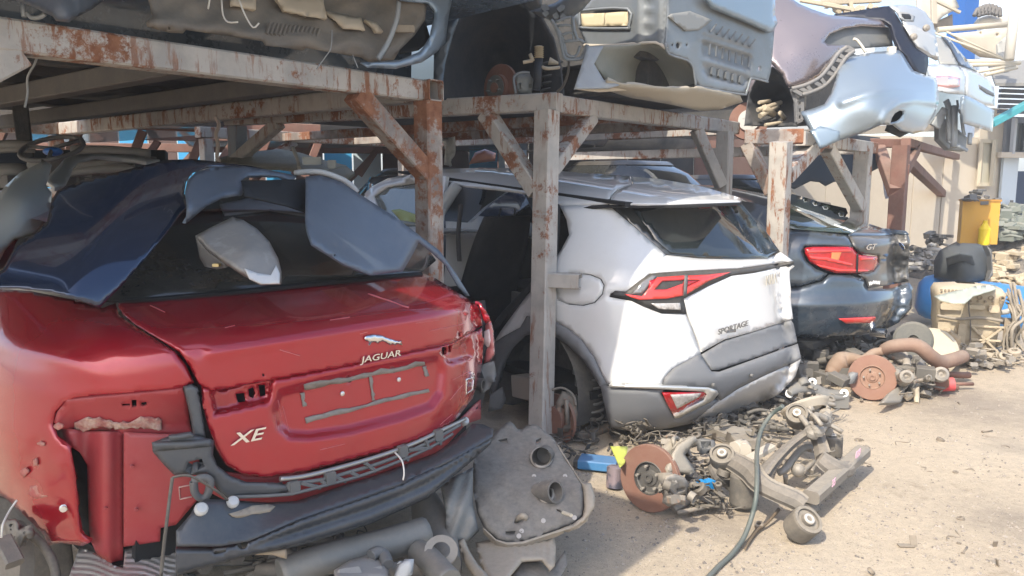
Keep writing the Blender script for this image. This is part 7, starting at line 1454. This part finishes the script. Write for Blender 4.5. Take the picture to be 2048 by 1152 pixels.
for nm, lb, spots, m_, sd in (('scrap_heap', 'heap of dark parts piled on top of the ochre bin', ((1960, 398, 11.0, 16, 14, .14),), PLASTG, 1), ('scrap_heap', 'heap of sun bleached alloy engine parts at the right edge', ((2010, 540, 10.2, 60, 16, .16), (2030, 520, 10.4, 50, 18, .16), (2000, 560, 9.6, 40, 16, .13), (2040, 570, 9.4, 40, 16, .14)), BONE, 2), ('scrap_heap', 'heap of grey and green scrap against the cabin doorway', ((2030, 440, 12.0, 50, 22, .25), (2040, 470, 11.5, 40, 18, .2), (2010, 455, 11.8, 20, 14, .2)), mat('grey_green_scrap', (.17, .2, .18), .7, dust=.3), 3), ('scrap_heap', 'low litter of pale scraps between drum and oxide posts', ((1850, 508, 9.6, 40, 18, .14), (1870, 480, 11, 20, 14, .12), (1835, 530, 8.8, 24, 10, .12)), mat('pale_scrap', (.36, .35, .33), .7, dust=.3, var=((.06, .06, .06), 3, .5, .05)), 4), ('scrap_heap', 'litter of small metal scraps in front of the engine block', ((1960, 724, 6.4, 44, 28, .09), (1900, 725, 6.3, 20, 22, .08)), ALU, 5)):
    b = heap(nm, lb, 'scrap', spots, m_, sd); 
    for i, v_ in enumerate(b.v):
        if v_[2] < .002: b.v[i] = (v_[0], v_[1], .002)
    stuff(nm, b, m_, lb, 'scrap heap')
# mounds that carry the heaps
b = MB()
for cx, cy, d_, r_, h_ in ((2040, 545, 10.4, 1.0, .55), (2050, 470, 12.2, 1.6, .9), (2000, 575, 9.8, .5, .25)):
    c = W(cx, cy, d_); rows = []
    for i in range(7):
        t = i / 6; rows.append([Vector((c.x + math.cos(a) * r_ * (1 - t) * (1 + .1 * math.sin(a * 5)), c.y + math.sin(a) * r_ * (1 - t), h_ * math.sin(t * 1.57))) for a in np.linspace(0, 2 * math.pi, 25)])
    b.grid(rows)
struct('scrap_mound', b, mat('scrap_soil', (.28, .24, .19), .95, bump=(12, 1.0, .05), var=((.12, .11, .1), 9, .5, .1)))
# ------------------------------------------------------------------ yard behind the racks
def wallq(px0, px1, d0, d1, z0, z1, th=.12):
    a = W(px0, 365, d0); b = W(px1, 365, d1); a.z = b.z = z0; n = (b - a).cross(UP).normalized()
    if n.y < 0: n = -n
    return [a, b, Vector((b.x, b.y, z1)), Vector((a.x, a.y, z1))], n * th
root = thing('site_cabin', 'cream panelled cabin with window and open doorway at the right', 'building', Vector((W(1960, 365, 15).x, W(1960, 365, 15).y, 0)))
CRM = mat('cream_wall', (.60, .53, .43), .75, dust=.15, var=((.52, .45, .36), 1.5, .5, .25))
for x0, x1, d0, d1 in ((1560, 1652, 13.2, 13.6), (1653, 1742, 13.6, 13.9), (1743, 1826, 13.9, 14.2), (1828, 1884, 14.2, 14.4), (1886, 1950, 14.4, 14.6)):
    p, n = wallq(x0, x1, d0, d1, 0, 2.35); MB().prism(p, n).obj('wall_panel', CRM, root)
p, n = wallq(1952, 1996, 14.6, 14.8, 0, 2.9); MB().prism(p, n).obj('wall_panel', CRM, root)
p, n = wallq(1996, 2004, 14.8, 14.85, 0, 2.9); MB().prism(p, n).obj('corner_post', CRM, root)
p, n = wallq(2038, 2130, 15.0, 15.4, 0, 1.75); MB().prism([q + n * 6 for q in p], n).obj('doorway_back', mat('deep_blue_dark', (.02, .04, .09), .6), root)
p, n = wallq(2004, 2034, 14.7, 14.9, .2, 2.05); dr = MB().prism(p, n * .4).obj('door', mat('pale_blue_door', (.55, .62, .68), .5), root)
MB().box((p[0] + p[2]) / 2 - n * .6, .04, .04, .12).obj('handle', PLASTG, dr)
wn = MB(); 
for a in ((1956, 1984, 1.45, 1.52), (1956, 1984, 2.25, 2.32), (1956, 1960, 1.45, 2.3), (1981, 1985, 1.45, 2.3)):
    p, n = wallq(a[0], a[1], 14.5, 14.6, a[2], a[3]); wn.prism([q - n * .3 for q in p], n * .5)
wn = wn.obj('window_frame', mat('sand_frame', (.5, .44, .33), .6), root)
p, n = wallq(1960, 1981, 14.55, 14.62, 1.5, 2.27); MB().prism([q - n * .1 for q in p], n * .1).obj('window_pane', mat('pale_pane', (.45, .42, .33), .2), wn)
p, n = wallq(1985, 2130, 14.2, 14.6, 2.72, 3.32, .05); 
for i in range(6):
    q, n2 = wallq(1988, 2130, 13.9 , 14.3, 2.74 + i * .09, 2.80 + i * .09, .06); MB().prism(q, n2).obj('canopy_slat', mat('shadow_slat', (.07, .075, .09), .6), root)  # shadow on the corrugated band put into the slat colour
MB().prism([W(1975, 130, 14.0), W(2140, 120, 14.4), W(2140, 172, 12.6), W(1990, 172, 12.4)], (0, 0, .05)).obj('canopy', mat('grey_canopy', (.25, .24, .22), .7), root)
p, n = wallq(2004, 2130, 14.75, 15.1, 2.05, 2.75); MB().prism(p, n).obj('wall_upper', mat('grey_upper_wall', (.22, .23, .25), .7), root)
p, n = wallq(2024, 2058, 14.6, 14.7, 2.1, 2.62); MB().prism(p, n * .5).obj('window_pane', GLASS, root)
for x in (2020, 2058): p, n = wallq(x, x + 5, 14.5, 14.52, 2.05, 2.7); MB().prism(p, n * .6).obj('window_frame', mat('grey_frame', (.4, .41, .42), .5), root)
p, n = wallq(1998, 2130, 14.45, 14.8, 1.98, 2.08); MB().prism(p, n).obj('window_sill', CRM, root)
solo('teal_brace', MB().beam(W(1982, 248, 12.2), W(2075, 197, 12.4), .13, .1), mat('teal_paint', (.04, .30, .34), .5, dust=.1), 'teal painted steel brace sloping in front of the cabin', 'brace')
# stacked yard goods above the cabin, upper right
root = thing('beige_shell', 'beige bare car body shell stacked at the upper right', 'car body', W(1960, 140, 12.5))
MB().sheet(CE((215, 235), (420, 215), (620, 190), (640, 300), (620, 420), (420, 400), (300, 330)), [(1905, 80, 12.5), (2010, 110, 12.9)], .06, 7, curl=.08, cw=8, holes=[[(1962 + 3 * math.cos(a), 65 + 3 * math.sin(a)) for a in np.linspace(0, 6.28, 9)[:-1]], [(1995 + 3 * math.cos(a), 69 + 3 * math.sin(a)) for a in np.linspace(0, 6.28, 9)[:-1]]]).obj('panel', BEIGE, root)
MB().sheet(CE((540, 310), (600, 250), (640, 300), (620, 420), (545, 400)), [(2000, 100, 12.4)], .04, 6).obj('bare_grey_patch', mat('bare_grey', (.38, .38, .36), .6, dust=.3), root)
MB().sheet(CE((370, 170), (400, 130), (480, 105), (560, 115), (640, 110), (640, 190), (400, 200)), [(1965, 45, 12.9)], .08, 6, curl=.08, cw=5).obj('arch_panel', BEIGE, root)
b = MB()
for i in range(7): b.tube([W(1948 + i * 7, 32 - 8 * math.sin(i * .5), 12.8), W(1956 + i * 7, 18 - 8 * math.sin(i * .5), 12.8), W(1958 + i * 7, 34 - 5 * math.sin(i * .5), 12.8)], .035, 5)
b.obj('coil_hose', mat('dark_coil', (.08, .08, .085), .6, dust=.3), root)
b = MB()
for a, b_, r_ in (((1874, 60), (2024, 48), .045), ((1870, 66), (2020, 124), .018), ((1890, 62), (2010, 118), .015), ((1920, 122), (2040, 126), .03), ((1935, 130), (2030, 128), .03), ((1950, 145), (2030, 130), .025), ((1970, 150), (2034, 135), .03)): b.tube([W(*a, 11.9), W(*b_, 12.0)], r_, 8, 1)
solo('pipe_bundle', b, mat('cream_pipe', (.52, .47, .37), .6, dust=.3), 'cream pipes crossing below the beige body shell', 'pipes')
solo('upright_pole', MB().tube([W(2035, -30, 11.5), W(2018, 120, 11.5)], .07, 12, 1), mat('cream_pole', (.62, .58, .5), .5, dust=.2), 'cream steel pole standing at the upper right', 'pole')
b = MB(); b.sheet(CE((-20, -30), (240, -30), (275, 50), (170, 110), (105, 165), (60, 120), (-20, 60)), [(1840, 0, 12.2), (1910, 15, 12.6), (1870, 40, 12.0)], .05, 8, curl=.05, cw=6); solo('crumpled_panel', b, BEIGE, 'crumpled beige sheet metal panel at the top right corner', 'car panel')
b = MB(); b.beam(W(1866, -20, 11.8), W(1868, 48, 11.8), .09, .05); b.beam(W(1868, 0, 11.8), W(1920, 25, 11.8), .05, .04); solo('thin_frame', b, mat('tan_frame', (.42, .37, .29), .6), 'thin tan steel frame in front of the crumpled panel', 'frame')
solo('brown_panel', MB().sheet([(1866, 45), (1905, 28), (1906, 55), (1870, 58)], [(1885, 45, 12.8)], .05, 8), mat('tan_panel', (.33, .26, .2), .7, dust=.2), 'small tan panel below the crumpled beige panel', 'car panel')
p, n = wallq(1904, 1930, 15.5, 15.6, 2.9, 6.5, .4); solo('blue_column', MB().prism(p, n), mat('royal_blue_paint', (.012, .10, .36), .4, 0, .3), 'royal blue steel column rising at the upper right', 'column')
p, n = wallq(1936, 1990, 17, 17.2, 2.5, 7.5, .4); b = MB(); b.prism(p, n); p, n = wallq(1991, 2140, 17.2, 17.8, 2.5, 7.5, .4); b.prism(p, n); solo('pale_sky_sheet', b, mat('pale_sky_blue', (.60, .68, .76), .6), 'pale blue sheet put up as the sky behind the upper right pole', 'backdrop')  # corner of sky put in as a pale blue sheet
# far racks and goods seen through the gap on the left
for nm, lb, d, x0, x1, y0, y1 in (('storage_rack', 'far red oxide rack seen low through the gap at left', 8.0, -140, 640, 228, 262), ('storage_rack', 'farther brown rack behind the far oxide rack at left', 10.5, -200, 760, 262, 278), ('storage_rack', 'lowest brown rack rail glimpsed behind the navy wing', 12.5, -200, 900, 292, 300)):
    r0 = Rack(nm, lb, 'steel racks along the row of cars', Vector((W(200, 365, d).x, W(200, 365, d).y, 0)), OXIDE)
    a, b_ = W(x0, y0, d), W(x1, y1, d + 1.2); MB().beam(a, b_, .14, .14).obj('beam', OXIDE, r0.root)
    for i, t in enumerate((.12, .3, .46, .62, .8, .95)):
        q = a.lerp(b_, t); MB().beam((q.x, q.y, 0), (q.x, q.y, q.z - .07), .13, .13).obj('post', OXIDE, r0.root)
        e = a.lerp(b_, t + .05); MB().beam(Vector((q.x, q.y, q.z - .55)), e - UP * .08, .09, .09).obj('brace', OXIDE, r0.root)
BLU2 = mat('sky_blue_sheet', (.05, .36, .66), .45, dust=.1)
root = thing('blue_fence', 'patchwork blue white and brown sheet fence far behind the racks', 'fence', Vector((W(200, 365, 15).x, W(200, 365, 15).y, 0)))
for i in range(22):
    x0 = -220 + i * 58; p, n = wallq(x0, x0 + 55, 14.5, 14.6, .2, 2.55 + .06 * (i % 3), .05); MB().prism(p, n).obj('panel', BLU2 if i % 5 in (0, 3) else (mat('white_blue_sheet', (.55, .66, .74), .5) if i % 5 == 1 else mat('brown_sheet', (.10, .05, .04), .7, dust=.2)), root)
p, n = wallq(-260, 1120, 14.9, 17, 2.3, 2.52, .1); 
solo('pale_roof', MB().prism([W(-260, 205, 15.5), W(700, 232, 16.5), W(700, 222, 22), W(-260, 180, 22)], (0, 0, .06)), mat('pale_roof_sheet', (.7, .72, .74), .5), 'pale metal roof behind the blue fence', 'roof')
root = thing('dark_fence', 'dark brown and grey sheet fence behind the white car', 'fence', Vector((W(1300, 365, 16).x, W(1300, 365, 16).y, 0)))
for i in range(11):
    x0 = 860 + i * 66; p, n = wallq(x0, x0 + 64, 16.2, 16.3, 0, 2.9 + .08 * (i % 3), .05); MB().prism(p, n).obj('panel', (mat('brown_sheet', (.10, .05, .04)), mat('grey_dark_sheet', (.05, .052, .058), .6, dust=.2), mat('oxide_sheet', (.16, .07, .05), .7, dust=.2))[i % 3], root)
# goods between the racks
for fx, fy, fz, yw, lb, m_, zs_, zr_ in ((1.0, 9.0, .45, 42, 'black bonnet of a dark car behind the white car roof', NAVY, 1.15, 1.18), (-3.6, 6.9, .1, 48, 'dim grey car beneath the far racks at left', mat('dim_grey_paint', (.12, .125, .125), .5, 0, .3, dust=.3), .98, 1.36),
        (2.9, 11.0, .35, 44, 'dark car body behind the dark blue car', mat('black_car_paint', (.015, .017, .02), .3, 0, .8, dust=.2), 1.1, 1.5), (-.2, 11.5, .2, 44, 'charcoal car body behind the rear rack beam', mat('charcoal_paint', (.03, .03, .033), .4, 0, .6, dust=.3), 1.1, 1.55),
        (4.9, 12.2, .2, 46, 'dark car nose beneath the third rack', mat('black_car_paint', (.015, .017, .02)), 1.0, 1.45)):
    hull(Frame(fx, fy, fz, yw), 'shell_car', lb, m_, 4.2, zs=zs_, zr=zr_)
for i, (fx, fy, yw) in enumerate(((-5.8, 5.6, 50), (-3.6, 8.2, 50), (-1.2, 10.6, 50), (1.2, 12.2, 50), (3.2, 14.6, 50))):
    r0 = hull(Frame(fx, fy, 1.86, yw), 'stored_car', ('dark car on the far rack at the left edge', 'dark car on the far rack above the steering wheel', 'dark car on the far rack behind the near post', 'dark car on the far rack behind the middle post', 'dark car on the far rack behind the silver shell')[i], mat('shaded_dark_paint', (.03, .033, .04), .5, 0, .4, dust=.3), 5.0, 1.25, group='cars stored on the racks')
solo('salmon_panel', MB().sheet([(938, 328), (950, 305), (970, 298), (992, 306), (990, 322), (965, 325)], [(960, 315, 7.6)], .05, 8, curl=.04, cw=5), mat('salmon_paint', (.62, .30, .22), .45, 0, .4), 'salmon pink car panel glimpsed above the white car roof', 'car panel')
solo('white_cloth', MB().sheet([(884, 276), (906, 275), (908, 300), (900, 332), (888, 330), (890, 300)], [(895, 300, 7.0)], .02, 5, bump=lambda px, py: .05 * np.sin(px * .9)), mat('white_cloth', (.7, .7, .66), .9), 'white rag hanging above the white car roof', 'rag')
solo('lilac_cloth', MB().sheet([(1764, 322), (1800, 322), (1806, 340), (1800, 400), (1772, 396), (1768, 360)], [(1785, 360, 11.5)], .02, 6, bump=lambda px, py: .08 * np.sin(px * .5)), mat('lilac_cloth', (.55, .56, .68), .9), 'pale lilac cloth hanging beneath the oxide rack', 'cloth')
# ------------------------------------------------------------------ thin haze added to lift the blacks like lens glare
hz = bpy.data.materials.new('veil_haze'); hz.use_nodes = True; _hn = hz.node_tree.nodes; _hn.remove(_hn['Principled BSDF'])
_pv = _hn.new('ShaderNodeVolumePrincipled'); _pv.inputs['Color'].default_value = (.92, .95, 1.0, 1); _pv.inputs['Density'].default_value = .005; _pv.inputs['Anisotropy'].default_value = 0.0
hz.node_tree.links.new(_pv.outputs[0], _hn['Material Output'].inputs['Volume'])
mb = MB(); mb.prism([(-162, -162, -1), (162, -162, -1), (162, 162, -1), (-162, 162, -1)], (0, 0, 9.5))
o = mb.obj('haze', hz); o['kind'] = 'stuff'; o['label'] = 'thin pale haze added over the yard for the lens veil'; o['category'] = 'haze'
